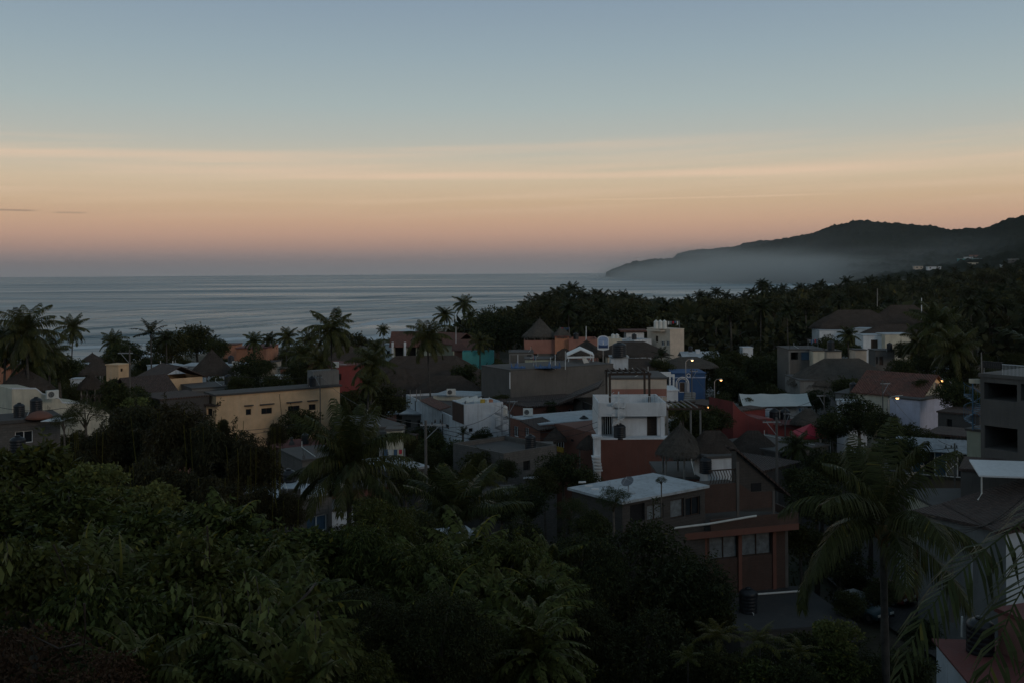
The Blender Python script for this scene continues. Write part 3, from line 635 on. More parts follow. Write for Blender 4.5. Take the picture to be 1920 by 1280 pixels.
m, t, b = newmat("ground_soil"); v = coords(t); n = noise(t, v, .15, 6); n2 = noise(t, v, 2.5, 4)
c_ = mixc(t, rng(t, n, .4, .6), (.035, .040, .020), (.075, .062, .045)); c_ = mixc(t, rng(t, n2, .4, .7, 0, .5), c_, (.03, .03, .018))
g_ = nd(t, "ShaderNodeNewGeometry"); s_ = nd(t, "ShaderNodeSeparateXYZ"); link(t, g_.outputs['Position'], s_.inputs[0])
c_ = mixc(t, rng(t, s_.outputs[2], 2.2, 1.0), c_, (.17, .145, .11)); link(t, c_, b.inputs['Base Color']); b.inputs['Roughness'].default_value = .95; bump(t, n2, .08, b); M['soil'] = m
ys = np.concatenate([np.linspace(-90, 0, 19), np.linspace(2, 130, 65), np.linspace(134, 420, 73), np.geomspace(426, 4300, 90)])
xs = np.concatenate([-np.geomspace(2900, 64, 40), np.linspace(-60, 60, 61), np.geomspace(64, 4500, 95)])
X, Y = np.meshgrid(xs, ys); Z = G(X, Y) + np.where(shore_d(X, Y) > 40, vnoise(X / 9, Y / 9, 3) * .6, 0)
gridmesh("ground", X, Y, Z, M['soil'])

# hills: forested ridges, canopy relief in the mesh
m, t, b = newmat("forest_canopy"); v = coords(t); n = noise(t, v, .012, 6); n2 = noise(t, v, .11, 4, .7)
c_ = mixc(t, rng(t, n, .35, .65), (.020, .028, .015), (.042, .046, .026)); c_ = mixc(t, rng(t, n2, .35, .65), c_, (.016, .022, .012)); link(t, c_, b.inputs['Base Color'])
b.inputs['Roughness'].default_value = 1; b.inputs['Specular IOR Level'].default_value = .05; bump(t, n2, 6, b); M['canopy'] = m
def hillmesh(name, px0, px1, step, yfun, zfun, rows, cs=11):
    P = np.arange(px0, px1, step); A = (P - CX) / F; Yv = yfun(P); X_ = A[None] * Yv; Zv = zfun(P[None] + 0 * Yv, Yv)
    cn = vnoise(X_ / cs, Yv / (cs * 1.8), 5, 2) * 24 + vnoise(X_ / 45, Yv / 60, 6, 3) * 16 + vnoise(X_ / 170, Yv / 220, 8, 3) * 26
    Zv = Zv + np.where(Zv > 2, cn * np.clip(Zv / 40, .0, 1) * .62, 0); return gridmesh(name, X_, Yv, Zv, M['canopy'])
def y1(P): return base1(P)[None] + (np.linspace(0, 1, 150)[:, None] ** 1.0) * (ridge1(P) - base1(P) + 1700)[None]
hillmesh("hills", 1180, 2620, 2.0, y1, hill1, 90)
def hill0(px, Y):
    yr = 6200.; zr = CZ + (HY + 6.7 - .007 * px - np.interp(px, R0[:, 0], R0[:, 1])) / F * yr; t_ = np.clip((Y - 5500) / 700, 0, 1)
    return np.where(Y < yr, -3 + (zr + 3) * (t_ * .35 + .65 * t_ ** .5) * (t_ > 0), zr * (1 - sstep(0, 1400, Y - yr)) - 3)
hillmesh("headland", 1136, 1720, 2.0, lambda P: np.linspace(5480, 7600, 50)[:, None] + 0 * P[None], hill0, 50)

# sea: swell modelled in the mesh, chop in the surface normal
m, t, b = newmat("sea_water"); b.inputs['Base Color'].default_value = (.050, .125, .160, 1); b.inputs['Roughness'].default_value = .16; b.inputs['IOR'].default_value = 1.333
at_ = nd(t, "ShaderNodeAttribute"); at_.attribute_name = 'shore'; sd = at_.outputs['Fac']
n1 = noise(t, coords(t, (.012, .030, 1)), 1, 6, .62); n2 = noise(t, coords(t, (.0011, .0042, 1)), 1, 6, .62); n3 = noise(t, coords(t, (.09, .22, 1)), 1, 3)
h_ = mmath(t, 'ADD', mmath(t, 'MULTIPLY', n1, 4.2), mmath(t, 'ADD', mmath(t, 'MULTIPLY', n2, 22.0), mmath(t, 'MULTIPLY', n3, .30)))
bump(t, h_, 1.0, b, .9)
link(t, rng(t, n2, .35, .65, .22, .48), b.inputs['Roughness'])
sk = noise(t, coords(t, (.0009, .0075, 1)), 1, 6, .68); link(t, mixc(t, rng(t, sk, .42, .68), (.055, .13, .17), (.29, .37, .40)), b.inputs['Base Color'])  # silvery streak highlights of reflected sky, put into the water's base colour
fn = noise(t, coords(t, (.020, .035, 1)), 1, 6, .7); fo = nd(t, "ShaderNodeAttribute"); fo.attribute_name = 'foam'
ff = rng(t, mmath(t, 'ADD', fo.outputs['Fac'], mmath(t, 'MULTIPLY', mmath(t, 'SUBTRACT', fn, .5), 1.5)), .45, .75)
fb = nd(t, "ShaderNodeBsdfDiffuse"); fb.inputs[0].default_value = (.62, .66, .68, 1); ms = nd(t, "ShaderNodeMixShader"); link(t, ff, ms.inputs[0]); link(t, b.outputs[0], ms.inputs[1]); link(t, fb.outputs[0], ms.inputs[2]); link(t, ms.outputs[0], t.nodes['Material Output'].inputs[0])
M['sea'] = m
ys = np.concatenate([np.linspace(60, 240, 19), np.linspace(246, 1150, 300), np.geomspace(1165, 30000, 120)]); P = np.concatenate([np.linspace(-7000, -900, 25), np.arange(-880, 1600, 12.), np.linspace(1640, 6500, 22)])
A, Y = np.meshgrid((P - CX) / F, ys); X = np.clip(A * Y, -33000 + P[None] * .5, 40000 + P[None] * .1); sd = -shore_d(X, Y)
wob = vnoise(X / 90, Y / 90, 21, 3) * 26; dd = sd + wob
Z = np.zeros_like(X); foam = np.clip(1.15 - np.clip(sd, 0, None) / 26 + vnoise(X / 16, Y / 16, 4, 3) * .9, 0, 1.2) * (sd < 60)
for d0_, hh, ww, br in ((58, .75, 7, 1.05), (112, 1.0, 9, .6), (176, 1.0, 10, 0), (250, .9, 12, 0), (345, .8, 14, 0), (460, .7, 16, 0), (600, .6, 18, 0)):
    e = (dd - d0_); am = .55 + .9 * (vnoise(X / 120, Y / 120 + d0_, 9, 2) + .25); Z += hh * am * np.exp(-np.where(e < 0, (e / (ww * .6)) ** 2, (e / (ww * 1.5)) ** 2))
    if br: foam = np.maximum(foam, br * 1.25 * np.exp(-((e + 4) / 6) ** 2) * (vnoise(X / 50, Y / 50 + 3 * d0_, 12, 3) + .62))
Z = Z * np.clip((1400 - Y) / 500, 0, 1) + 0.0
sea = gridmesh("sea", X, Y, Z, M['sea'])
for nm, ar in (('shore', sd), ('foam', foam)):
    a_ = sea.data.attributes.new(nm, 'FLOAT', 'POINT'); a_.data.foreach_set('value', ar.astype(np.float32).ravel())

# street: cobbled lane
m = masonry("cobbled_street", (.085, .08, .077), (.065, .06, .057), (.04, .037, .035), .3, .22, .03)
t = m.node_tree; br = [n_ for n_ in t.nodes if n_.type == 'TEX_BRICK'][0]; link(t, coords(t), br.inputs['Vector']); M['cobble'] = m
cl_ = [(31, 52, 7), (28.6, 64, 7), (27.6, 76, 7), (28.2, 92, 7), (30, 112, 6.5), (33, 140, 6)]; mb = MB(); vs = []; fs = []
pts = []
for i in range(60):
    q = i / 59 * 88 + 52; pts.append((np.interp(q, [c[1] for c in cl_], [c[0] for c in cl_]), q, np.interp(q, [c[1] for c in cl_], [c[2] for c in cl_])))
for x, y, w_ in pts: vs += [(x - w_ / 2, y, gz(x, y) + .36), (x, y, gz(x, y) + .42), (x + w_ / 2, y, gz(x, y) + .36)]
for i in range(59): fs += [[i * 3, i * 3 + 1, i * 3 + 4, i * 3 + 3], [i * 3 + 1, i * 3 + 2, i * 3 + 5, i * 3 + 4]]
kind(mb.add(vs, fs).build('street', M['cobble']), 'structure')

# air: one even haze, and the low bank of sea mist lying under the headland
hz = MB(); hz.par((-34000, -150, -7.2), (76000, 0, 0), (0, 30650, 0), (0, 0, 430)); m = bpy.data.materials.new("haze_air"); m.use_nodes = True; t = m.node_tree; t.nodes.clear()
o_ = nd(t, "ShaderNodeOutputMaterial"); pv = nd(t, "ShaderNodeVolumePrincipled"); link(t, pv.outputs[0], o_.inputs['Volume']); pv.inputs['Color'].default_value = (.80, .84, .90, 1); pv.inputs['Density'].default_value = 2.6e-5; pv.inputs['Anisotropy'].default_value = .2
HAZE = kind(hz.build('haze', m), 'stuff')
a0, a1 = at(1200, 500, 3000), at(1680, 500, 3000)
m = bpy.data.materials.new("sea_mist"); m.use_nodes = True; t = m.node_tree; t.nodes.clear(); o_ = nd(t, "ShaderNodeOutputMaterial"); pv = nd(t, "ShaderNodeVolumePrincipled"); link(t, pv.outputs[0], o_.inputs['Volume'])
g_ = nd(t, "ShaderNodeTexCoord"); s_ = nd(t, "ShaderNodeSeparateXYZ"); link(t, g_.outputs['Object'], s_.inputs[0])
X0, X1 = a0.x - 150, a1.x + 100
fx = mmath(t, 'MULTIPLY', rng(t, s_.outputs[0], X0 + 60, X0 + 520), rng(t, s_.outputs[0], X1, X1 - 650)); nn = noise(t, coords(t, (.0022, .0012, .012)), 1, 4)
hgt = mmath(t, 'MULTIPLY', s_.outputs[2], mmath(t, 'ADD', -.058, mmath(t, 'MULTIPLY', nn, .030)))
de = mmath(t, 'MULTIPLY', mmath(t, 'MULTIPLY', fx, mmath(t, 'EXPONENT', hgt)), mmath(t, 'MULTIPLY', rng(t, nn, .34, .62, .18, 1.7),   .0155)); link(t, de, pv.inputs['Density']); pv.inputs['Color'].default_value = (.93, .98, .97, 1); pv.inputs['Anisotropy'].default_value = .3
mi = MB(); mi.par((X0, 2000, 0.5), (X1 - X0, 0, 0), (0, 2150, 0), (0, 0, 150)); kind(mi.build('sea_mist', m), 'stuff')

# ================================================================ the town
# ---- left side
f = Fac(-60, 84, 112, 88)
b1 = block("concrete_house", "grey concrete block house at the left edge with a white-framed two-pane window", "house", f, 785, 4.6, 'block', 'dgrey', [(28, 807, 62, 830, 'w2')], ref=40, slab=.28, over=.2)
zr = b1['_zt']
tank("black water tank on the flat roof of the grey block house, far left", 36, 781, 20, z=zr)
tank("big black water tank in front of the grey block house, below its window", 33, 853, 28, Y=80.5)
tag(MB().par(on_z(76, 790, zr + .12), (1.6, .1, 0), (.5, 1.5, .12), (0, 0, .05)).build('roof_panel', 'wmetal'), "pale flat panel lying on the roof of the grey block house", "roof panel")
dm = MB(); p = on_z(74, 783, zr); dm.lathe(p, [(1.15, 0), (1.0, .25), (.65, .5), (.25, .62), (.02, .66)], 20); tag(dm.build('roof_dome', 'terra', None, True, loc=p), "low reddish brown dome on the flat roof at the left edge", "roof dome")
f = Fac(22, 93, 205, 99); root = thing("cream_house", "cream house with a stepped curved parapet behind the grey block house on the left", "house", (-43, 97, 9))
polywall('wall', f, [(22, 729), (68, 729), (73, 733), (80, 739), (88, 741), (104, 742), (112, 748), (117, 755), (128, 757), (150, 756), (168, 758), (186, 764), (205, 775)], 6, 'cream', root, z_floor=5)
polywall('wall_coping', f, [(22, 726.5), (68, 726.5), (74, 731), (81, 737), (104, 739.5), (113, 746), (118, 753), (150, 754), (150, 756), (117, 755), (112, 748), (104, 742), (80, 739), (73, 733), (68, 729), (22, 729)], .3, 'whitec', root, d0=-.06)
for k in range(5):
    x = 150 + k * 8; polywall('railing', f, [(x, 739), (x + 1.2, 738.5), (x + 8, 758), (x + 6.8, 758)], .08, 'wood', root, d0=.4); polywall('railing', f, [(x + 6.8, 739), (x + 8, 739), (x + 1.2, 758), (x, 758)], .08, 'wood', root, d0=.55)
ac("air conditioner mounted on the cream house with the stepped parapet", 98, 747, Y=93.6, rz=f.ang(), s=1.25)
palapa("wide palm-thatch roof over the cream house at the left edge", 48, 690, 731, 51, 101, matn='thatch', posts=6, ph=2.4, asp=.8)
palapa("dark palapa at the left edge behind the wide thatched roof", 28, 671, 692, 26, 140, ridge_px=10, posts=4, base=gz(-70, 140))
f = Fac(-30, 136, 36, 136); block("low_house", "low flat-roofed house at the left edge under the tall palm", "house", f, 680, 5, 'terra', 'roofw', [(4, 692, 14, 700, 'open')], ref=20)
f = Fac(-8, 134, 7, 134); block("roof_annex", "small orange rooftop room at the very left edge", "rooftop room", f, 678, 3, 'orange', 'orange', ref=0)
palapa("small round palapa top near the slim beach palm on the left", 173, 661, 677, 19, 185, base=gz(-78, 185))
palapa("wide low palapa below the small round palapa on the left", 182, 673, 701, 30, 168, ridge_px=6, base=gz(-70, 168))
palapa("shaggy round palapa left of the light pole, behind the bamboo", 170, 697, 727, 23, 118, base=gz(-50, 118))
palapa("dark conical palapa partly behind the bamboo on the left", 194, 718, 772, 24, 110, base=gz(-45, 110), matn='thatch')
f = Fac(132, 150, 152, 150); block("white_hut", "little white flat-roofed hut among the trees left of the light pole", "hut", f, 709, 2, 'white', 'roofw')
f = Fac(222, 148, 243, 150); block("yellow_tower_room", "small yellow tower room left of the grey light pole", "house", f, 683, 2.4, 'yellow', 'yellow', [(226, 690, 231, 696, 'open')])
f = Fac(262, 150, 293, 145); r_ = block("yellow_gable_house", "small yellow house with a dark tiled roof left of the white flat-roofed house", "house", f, 703, 7, 'yellow', None, ref=262)
g_, tr_ = gable(r_, f, r_['_zt'] - .1, 7, 1.6, 'dtile', along=True, over=.5)
palapa("grey thatched hut beside the yellow gable house", 282, 706, 722, 22, 138, ridge_px=6, matn='thatchg', base=gz(-50, 138), ph=2)
f = Fac(255, 128, 330, 132); r_ = block("tiled_house", "dark tiled house below the white flat-roofed house on the left", "house", f, 742, 7, 'dgrey', None, ref=262); gable(r_, f, r_['_zt'] - .1, 7, 2.2, 'dtile', over=.5)
f = Fac(297, 168, 352, 171); block("white_house_wing", "box-shaped pale metal-clad annex of the white flat-roofed house on the left", "annex", f, 688, 6, 'white', 'roofw', ref=297)
f = Fac(345, 172, 467, 172); wh = block("white_modern_house", "white flat-roofed modern house behind the steep dark palapa on the left", "house", f, 684, 5, 'whitec', 'roofw', [(422, 688, 429, 711, 'bd'), (432, 688, 440, 708, 'b'), (366, 700, 378, 711, 'open'), (452, 690, 458, 706, 'b')], over=.5, ref=400)
palapa("steep dark conical palapa in front of the white flat-roofed house", 397, 655, 702, 42, 164, posts=6, ph=3, conc=.02)
ac("small box unit on the roof of the white flat-roofed house", 441, 684.5, z=wh['_zt'] + .02, s=1.1)
for k, x in enumerate((301, 324)): rod("roof_post", "short white post on the white flat roof, %s" % ("left one" if k == 0 else "right one"), "post", x, 676, 688, 168, .08, 'wmetal')
f = Fac(360, 142, 460, 146); block("flat_grey_house", "flat grey roofed house below the steep dark palapa", "house", f, 724, 7, 'grey', 'roofg', ref=400)
f = Fac(300, 118, 392, 122); block("dark_roof_house", "dark flat roof left of the yellow building, over the bamboo", "house", f, 742, 7, 'dgrey', 'dtile', ref=360)
f = Fac(513, 165, 545, 165); block("white_kiosk", "little white kiosk with a slanted top behind the yellow building", "kiosk", f, 703, 2, 'white', 'canvas')
f = Fac(443, 226, 499, 226); o1 = block("orange_flat_house", "flat bright orange house near the beach with palms either side", "house", f, 652, 12, 'orange', 'roofr', [(468, 662, 478, 667, 'open')], ref=443, over=.25)
f = Fac(418, 240, 442, 240); block("orange_annex", "small orange annex left of the flat orange house by the beach", "house", f, 646, 6, 'orange', 'tile')
# yellow building
f = Fac(405, 121, 637, 130.5)
ws = [(461, 766, 471, 777, 'b'), (490, 764, 510, 775, 'b2'), (540, 760, 562, 771, 'b2'), (579, 757, 592, 768, 'b2')]
yb = block("yellow_building", "weathered yellow building with a row of four small high windows", "building", f, 738, 3.6, 'yellow', 'dgrey', ws, ref=412, over=.25, slab=.2)
for x0, y, x1, _, _ in ws:
    q0 = f.hit(x0 - 3, y - 6); q1 = f.hit(x1 + 3, y - 6); MB().par(f.P(q0[0], q0[1] - .05, -.35), f.u * (q1[0] - q0[0]), -f.n * .38, (0, 0, .12)).build('window_hood', 'dgrey', yb)
cs = MB(); 
q = MB(); s0, z0 = f.hit(587, 722, 1.0); s1, _ = f.hit(636, 722, 1.0); zt = yb['_zt']; z1 = f.hit(600, 694.5, 1.0)[1]
nn_ = 26
for k in range(nn_): q.par(f.P(s0 + (s1 - s0) * k / nn_, zt + .01, 1.0 + .04 * (k % 2)), f.u * ((s1 - s0) / nn_ * .99), -f.n * 1.8, (0, 0, z1 - zt - .06 * (k % 2)))
tag(q.build('roof_cistern', 'lgrey', None, loc=f.P((s0 + s1) / 2, zt, 2)), "ribbed pale concrete cistern on the right end of the yellow building's roof", "cistern")
MB().tube([f.P(f.hit(524, 740)[0], f.hit(524, 738)[1], -.03), f.P(f.hit(530, 800)[0], f.hit(530, 800)[1], -.03), f.P(f.hit(537, 830)[0], f.hit(537, 830)[1], -.03)], .03, 5).build('downpipe', 'wire', yb)
f2 = Fac(380, 122, 404, 121); r_ = block("side_porch", "small dark-roofed porch against the left end of the yellow building", "porch", f2, 756, 2.5, 'yellow', 'dtile', [(388, 765, 398, 780, 'open')], over=.3)
f = Fac(512, 111, 602, 113); rr_ = block("red_roof_house", "low house with a dull red flat roof below the yellow building", "house", f, 836, 5, 'dgrey', 'roofr', ref=560)
for x, lb in ((547, "squat chimney vent on the dull red roof, left one"), (581, "slimmer chimney vent on the dull red roof, right one")):
    p = on_z(x, 833, rr_['_zt']); c_ = MB(); c_.lathe(p, [(.32, 0), (.30, .3), (.16, .42), (.13, .7), (.22, .76), (.05, .9)] if x < 560 else [(.14, 0), (.10, .5), (.22, .58), (.22, .68), (.03, .72)], 10); tag(c_.build('chimney', 'dgrey' if x < 560 else 'terra', None, loc=p), lb, "chimney")
f = Fac(628, 158, 684, 162); pk = block("pink_red_house", "pinkish red house wall between the concrete cistern and the drooping palm", "house", f, 684, 8, 'red', 'roofr', [(634, 700, 640, 712, 'open')], ref=650)
ac("air conditioner above the pinkish red house beside the palm trunk", 628, 689, Y=156, s=1.4)
palapa("long dark thatched roof behind the pinkish red house", 640, 648, 692, 52, 178, ridge_px=30, matn='thatch', base=gz(-30, 178), knob=False)
# ---- centre left: thatch cluster and houses near the beach
palapa("largest dark thatched roof, its long ridge behind the white angled building", 800, 666, 742, 128, 168, ridge_px=86, matn='thatch', base=gz(-15, 168), posts=6, knob=False, asp=.55)
palapa("lower thatched roof in front of the largest thatched roof", 840, 703, 748, 66, 150, ridge_px=36, matn='thatch', base=gz(-10, 150), posts=4, knob=False, asp=.7)
palapa("thatched roof with a steep gable left of the lower thatched roof", 745, 690, 745, 50, 158, ridge_px=20, matn='thatch', base=gz(-20, 158), knob=False, asp=.7)
f = Fac(737, 222, 800, 222); r_ = block("beach_house", "beach house with white columns under a red-brown tiled roof", "house", f, 645, 8, 'greenw', None, [(740, 650, 756, 668, 'open', 1.2), (764, 650, 780, 668, 'open', 1.2)], ref=740); gable(r_, f, r_['_zt'] - .15, 8, 2.6, 'tile', over=.8)
for x in (737, 760): s_0, z_0 = f.hit(x, 668); z_1 = f.hit(x, 641)[1]; MB().par(f.P(s_0 - .2, z_0, -1.0), f.u * .45, -f.n * .45, (0, 0, z_1 - z_0)).build('column', 'whitec', r_)
f = Fac(722, 228, 734, 228); block("white_shed", "narrow pale shed left of the beach house with white columns", "shed", f, 645, 3, 'white', 'roofw', [(725, 657, 731, 664, 'open')])
f = Fac(806, 232, 850, 226); r_ = block("tiled_lodge", "house with an upturned reddish tile ridge right of the beach house", "house", f, 640, 7, 'greenw', None, ref=815); gable(r_, f, r_['_zt'] - .15, 7, 2.0, 'tile', over=.7)
f = Fac(852, 206, 890, 206); r_ = block("red_brick_house", "orange brick house with a clay tile roof beside the turquoise balcony", "house", f, 654, 7, 'terra', None, [(869, 655, 880, 661, 'open')], ref=855); gable(r_, f, r_['_zt'] - .15, 7, 1.8, 'tile', over=.5)
f = Fac(867, 200, 926, 200); block("turquoise_balcony_house", "low house with a long turquoise balcony wall right of the brick house", "house", f, 659, 4, 'turq', 'roofw', ref=890, par=.5)
rod("antenna_pole", "thin white pole rising from the tiled roof behind the turquoise balcony", "pole", 855, 613, 652, 208, .06, 'wmetal')
f = Fac(955, 182, 1000, 182); block("drab_house", "drab grey-beige flat house left of the red-parapet palapa tower", "house", f, 660, 6, 'grey', 'roofg', [(988, 664, 996, 671, 'open')], ref=970)
# ---- palapa tower
f = Fac(985, 190, 1041, 190); pt_ = block("palapa_tower", "grey and red tower house carrying a pointed palapa", "house", f, 651, 6, 'grey', 'roofr', [(1000, 662, 1008, 672, 'open')], ref=985)
q = MB(); s0, z0 = 0, pt_['_zt']; zt = f.hit(985, 638)[1]; q.par(f.P(-.15, z0 - 1.2 + .002, -.14), f.u * (f.L + .3), -f.n * .25, (0, 0, zt - z0 + 1.2)); q.par(f.P(-.15, z0 + .003, .12), f.u * .22, -f.n * 5.6, (0, 0, zt - z0 - .01)); q.build('parapet', 'pink', pt_)
palapa("pointed palapa on top of the red-parapet tower", 1012, 597, 631, 33, 193, posts=8, conc=.06, base=pt_['_zt'], matn='thatchg')
f = Fac(1041, 189, 1067, 189); oc = block("orange_room", "bright orange rooftop room right of the pointed palapa", "house", f, 630, 4, 'orange', 'roofr')
palapa("small flat-topped thatch cap on the orange rooftop room", 1053, 616, 632, 16, 190.5, ridge_px=8, base=oc['_zt'] - .6, ph=.6, matn='thatchg', knob=False)
f = Fac(1067, 188, 1122, 188); rw = block("red_long_house", "long red terrace wall between the orange room and the round sign", "house", f, 636, 7, 'pink', 'roofr', ref=1090, par=.6)
rod("antenna_pole", "white pole standing above the long red terrace wall", "pole", 1099, 612, 638, 186, .09, 'wmetal')
tank("black water tank behind the long red terrace wall", 1080, 637, 10, Y=191)
palapa("conical thatched roof in front of the long red terrace wall", 1100, 637, 668, 36, 174, base=gz(13, 174), matn='thatch')
palapa("dark small palapa below the orange room", 1058, 653, 672, 20, 172, ridge_px=6, base=gz(9, 172), matn='thatch')
f = Fac(985, 172, 1065, 172); block("grey_green_house", "grey-green flat house below the palapa tower", "house", f, 672, 5, 'greenw', 'roofg', [(1006, 680, 1016, 690, 'open')], ref=1010)
# round-topped sign
c = at(1131, 643, 170); sg = thing("round_top_sign", "round-topped white sign with a blue sea picture above the thatched roofs", "sign", (c.x, c.y, gz(c.x, c.y)))
MB().tube([(c.x, c.y + .15, gz(c.x, c.y) - .2), (c.x, c.y + .15, c.z)], .12, 8).build('post', 'lwood', sg)
def signshape(sx, y0, y1, dy, dz=0): 
    p = [(-sx, y0), (-sx * .4, y0 - .1), (0, y0 - .15), (sx * .4, y0 - .1), (sx, y0)] + [(sx, y1 * .55)] + [(sx * math.cos(a), y1 * .55 + (y1 * .45) * math.sin(a)) for a in [R(k) for k in (25, 50, 75, 105, 130, 155)]] + [(-sx, y1 * .55)]
    return [Vector((c.x + x, c.y - dy, c.z + z + dz)) for x, z in p]
def signpart(nm, pts, th, mt):
    n = len(pts); return MB().add(pts + [p + Vector((0, th, 0)) for p in pts], [list(range(n)), list(range(n, 2 * n))[::-1]] + [[i, n + i, n + (i + 1) % n, (i + 1) % n] for i in range(n)]).build(nm, mt, sg)
M['skyblue'] = flat('sign_sky_paint', (.30, .40, .60), .6, .2); M['navy'] = flat('sign_sea_paint', (.02, .05, .14), .6, .3)
signpart('board', signshape(.98, -1.1, 1.25, .0), .1, 'whitec'); signpart('picture', signshape(.82, -.55, 1.08, .03), .028, 'skyblue')
q = [Vector((c.x + x, c.y - .04, c.z + z)) for x, z in ((-.82, -.85), (.82, -.85), (.82, -.30), (.3, -.42), (-.3, -.36), (-.82, -.28))]; signpart('painted_sea', q, .03, 'navy')
q = [Vector((c.x + x, c.y - .05, c.z + z)) for x, z in ((-.10, -.25), (.12, -.25), (.0, .55))]; signpart('painted_sail', q, .03, 'whitec')
# ---- cream tower and neighbours
f = Fac(1214, 206, 1257, 200); ct = block("cream_tower", "tall cream tower block with three white tanks on its roof", "tower block", f, 617, 3.7, 'beige', 'beige', [(1229.5, 630, 1234, 641, 'bd'), (1240, 639.5, 1246, 648, 'w2'), (1249.5, 639, 1255, 648, 'w2')], ref=1255, over=.05, slab=.2)
q = MB(); s0 = f.hit(1221, 620)[0]; q.par(f.P(s0, ct['_zt'] - .55, -1.3), f.u * (f.L - s0 - 1.4), -f.n * 1.28, (0, 0, .22)); q.build('balcony_slab', 'beige', ct)
for k, x in enumerate((1230, 1238, 1246)): tank("slim white tank on the cream tower, %s of the three" % ("leftmost" if k == 0 else "middle one" if k == 1 else "rightmost"), x, 616.5, 8.5, Y=201.5 + .3, m='wplast', group='white roof tanks', hs=1.45)
f = Fac(1175, 216, 1208, 216); sh = block("white_box_house", "small white house with a wide flat brown roof left of the cream tower", "house", f, 622, 5, 'whitec', None, [(1194, 635, 1204, 641, 'bd'), (1179, 632, 1190, 639, 'open', .8)], ref=1175)
MB().par(f.P(-1.3, sh['_zt'] + .002, -.9), f.u * (f.L + 2.2), -f.n * 6.6, (0, 0, .3)).build('roof', 'tile', sh)
f = Fac(1140, 194, 1167, 194); cp = block("pale_green_house", "pale green-cream terrace house right of the round-topped sign", "house", f, 634.5, 5, 'cream', 'roofw', par=.5)
for k, x in enumerate((1149.5, 1157)): tank("small pale tank on the pale green terrace house, %s one" % ("left" if k == 0 else "right"), x, 636, 7.5, Y=196, m='wplast', group='white roof tanks')
f = Fac(1190, 200, 1222, 203); block("pale_low_house", "low pale house joining the white house to the cream tower", "house", f, 637, 5, 'white', 'roofw', par=.4)
palapa("broad dark thatched roof left of the cream tower", 1185, 640, 668, 58, 176, ridge_px=34, base=gz(20, 176), matn='thatch', knob=False)
palapa("lower thatched roof below the broad dark one, beside a big shrub", 1196, 671, 706, 56, 160, ridge_px=30, base=gz(19, 160), matn='thatch', knob=False)
palapa("grey-brown thatch right of the big shrub by the cream tower", 1290, 668, 690, 48, 170, ridge_px=26, base=gz(27, 170), matn='thatchg', knob=False)
f = Fac(1282, 192, 1348, 192); r_ = block("white_low_roof", "long low white roofed house right of the cream tower", "house", f, 669, 5, 'white', None, [(1308, 671, 1311, 675, 'open'), (1316, 671, 1319, 675, 'open')], ref=1310); gable(r_, f, r_['_zt'] - .1, 5, .9, 'roofw', over=.3)
tag(MB().box(at(1308, 663.5, 194), (.8, .8, .9)).build('roof_box', 'whitec', None, loc=at(1308, 663.5, 194)), "little white box on the long low white roof", "roof box")
f = Fac(1393, 224, 1412, 224); block("white_hut", "tiny white hut among the dark trees above the lamps", "hut", f, 651, 3, 'whitec', 'whitec')
f = Fac(1388, 330, 1402, 330); block("dark_red_house", "dark red house front in the forest beside a white pole", "house", f, 590, 5, 'red', 'dtile')
rod("white_pole", "white pole beside the dark red house in the forest", "pole", 1402, 589, 606, 328, .2, 'wmetal')
# ---- grey wall building with canopy, dish and tank
f = Fac(957, 128, 1150, 136); gw = block("grey_wall_building", "large windowless grey concrete building with blue tarps on its roof", "building", f, 693, 8, 'grey', 'roofg', ref=957, slab=.15, over=.02)
zg = gw['_zt']
g0 = np.random.default_rng(3)
for k, (x0, x1) in enumerate(((958, 985), (1003, 1034), (1036, 1052))):
    n = 9; a = on_z(x0, 690, zg + .03); b_ = on_z(x1, 691, zg + .03); vs = [(a.lerp(b_, i / n).x, a.y + j * .5, zg + .03 + (abs(g0.normal()) * .3 if 0 < j < 3 else .02)) for i in range(n + 1) for j in range(4)]
    fs = [[i * 4 + j, (i + 1) * 4 + j, (i + 1) * 4 + j + 1, i * 4 + j + 1] for i in range(n) for j in range(3)]; vs2 = [(x, y, zg + .008) for x, y, z in vs]
    tag(MB().add(vs, fs).add(vs2, [q[::-1] for q in fs]).build('tarp', 'tarp', None, loc=a), ["crumpled blue tarp at the left corner of the grey wall building's roof", "crumpled blue tarp left of the white canopy", "smaller blue tarp at the foot of the white canopy"][k], "tarp")
for k, (x, y0, y1) in enumerate(((971, 664, 695), (1041, 664, 692), (1060, 658, 692), (1032, 669, 690))):
    rod("roof_pole", ["slim white pole at the left end of the grey wall building's roof", "white pole between tarps on the grey wall building's roof", "tall white pole left of the white canopy", "short grey pole near the tarps"][k], "pole", x, y0, y1, 131 + k * .4, .05, 'wmetal')
rod("corner_pipe", "white vertical pipe down the left corner of the grey wall building", "pipe", 956, 697, 728, 127.6, .08, 'wmetal')
cz = at(1090, 672, 141); cn = thing("roof_canopy", "white gabled canopy on posts above the satellite dish", "canopy", (cz.x, cz.y, zg))
a, b_, c2 = at(1063, 668, 139), at(1089, 656, 139), at(1114, 667, 139); bk = Vector((.2, 5, 0)); th = Vector((0, 0, .16))
for p0, p1 in ((a, b_), (b_, c2)): MB().par(p0, p1 - p0, bk, th).build('roof_slope', 'wmetal', cn)
for x in (1066, 1112): p = at(x, 668, 139.1); MB().tube([(p.x, p.y, zg - .1), (p.x, p.y, p.z)], .08, 6).build('post', 'wmetal', cn); MB().tube([(p.x, p.y + 4.6, zg - .1), (p.x, p.y + 4.6, p.z)], .08, 6).build('post', 'wmetal', cn)
MB().par(a + Vector((0, -.05, -.25)), c2 - a, (0, .08, 0), (0, 0, .25)).build('front_beam', 'wmetal', cn)
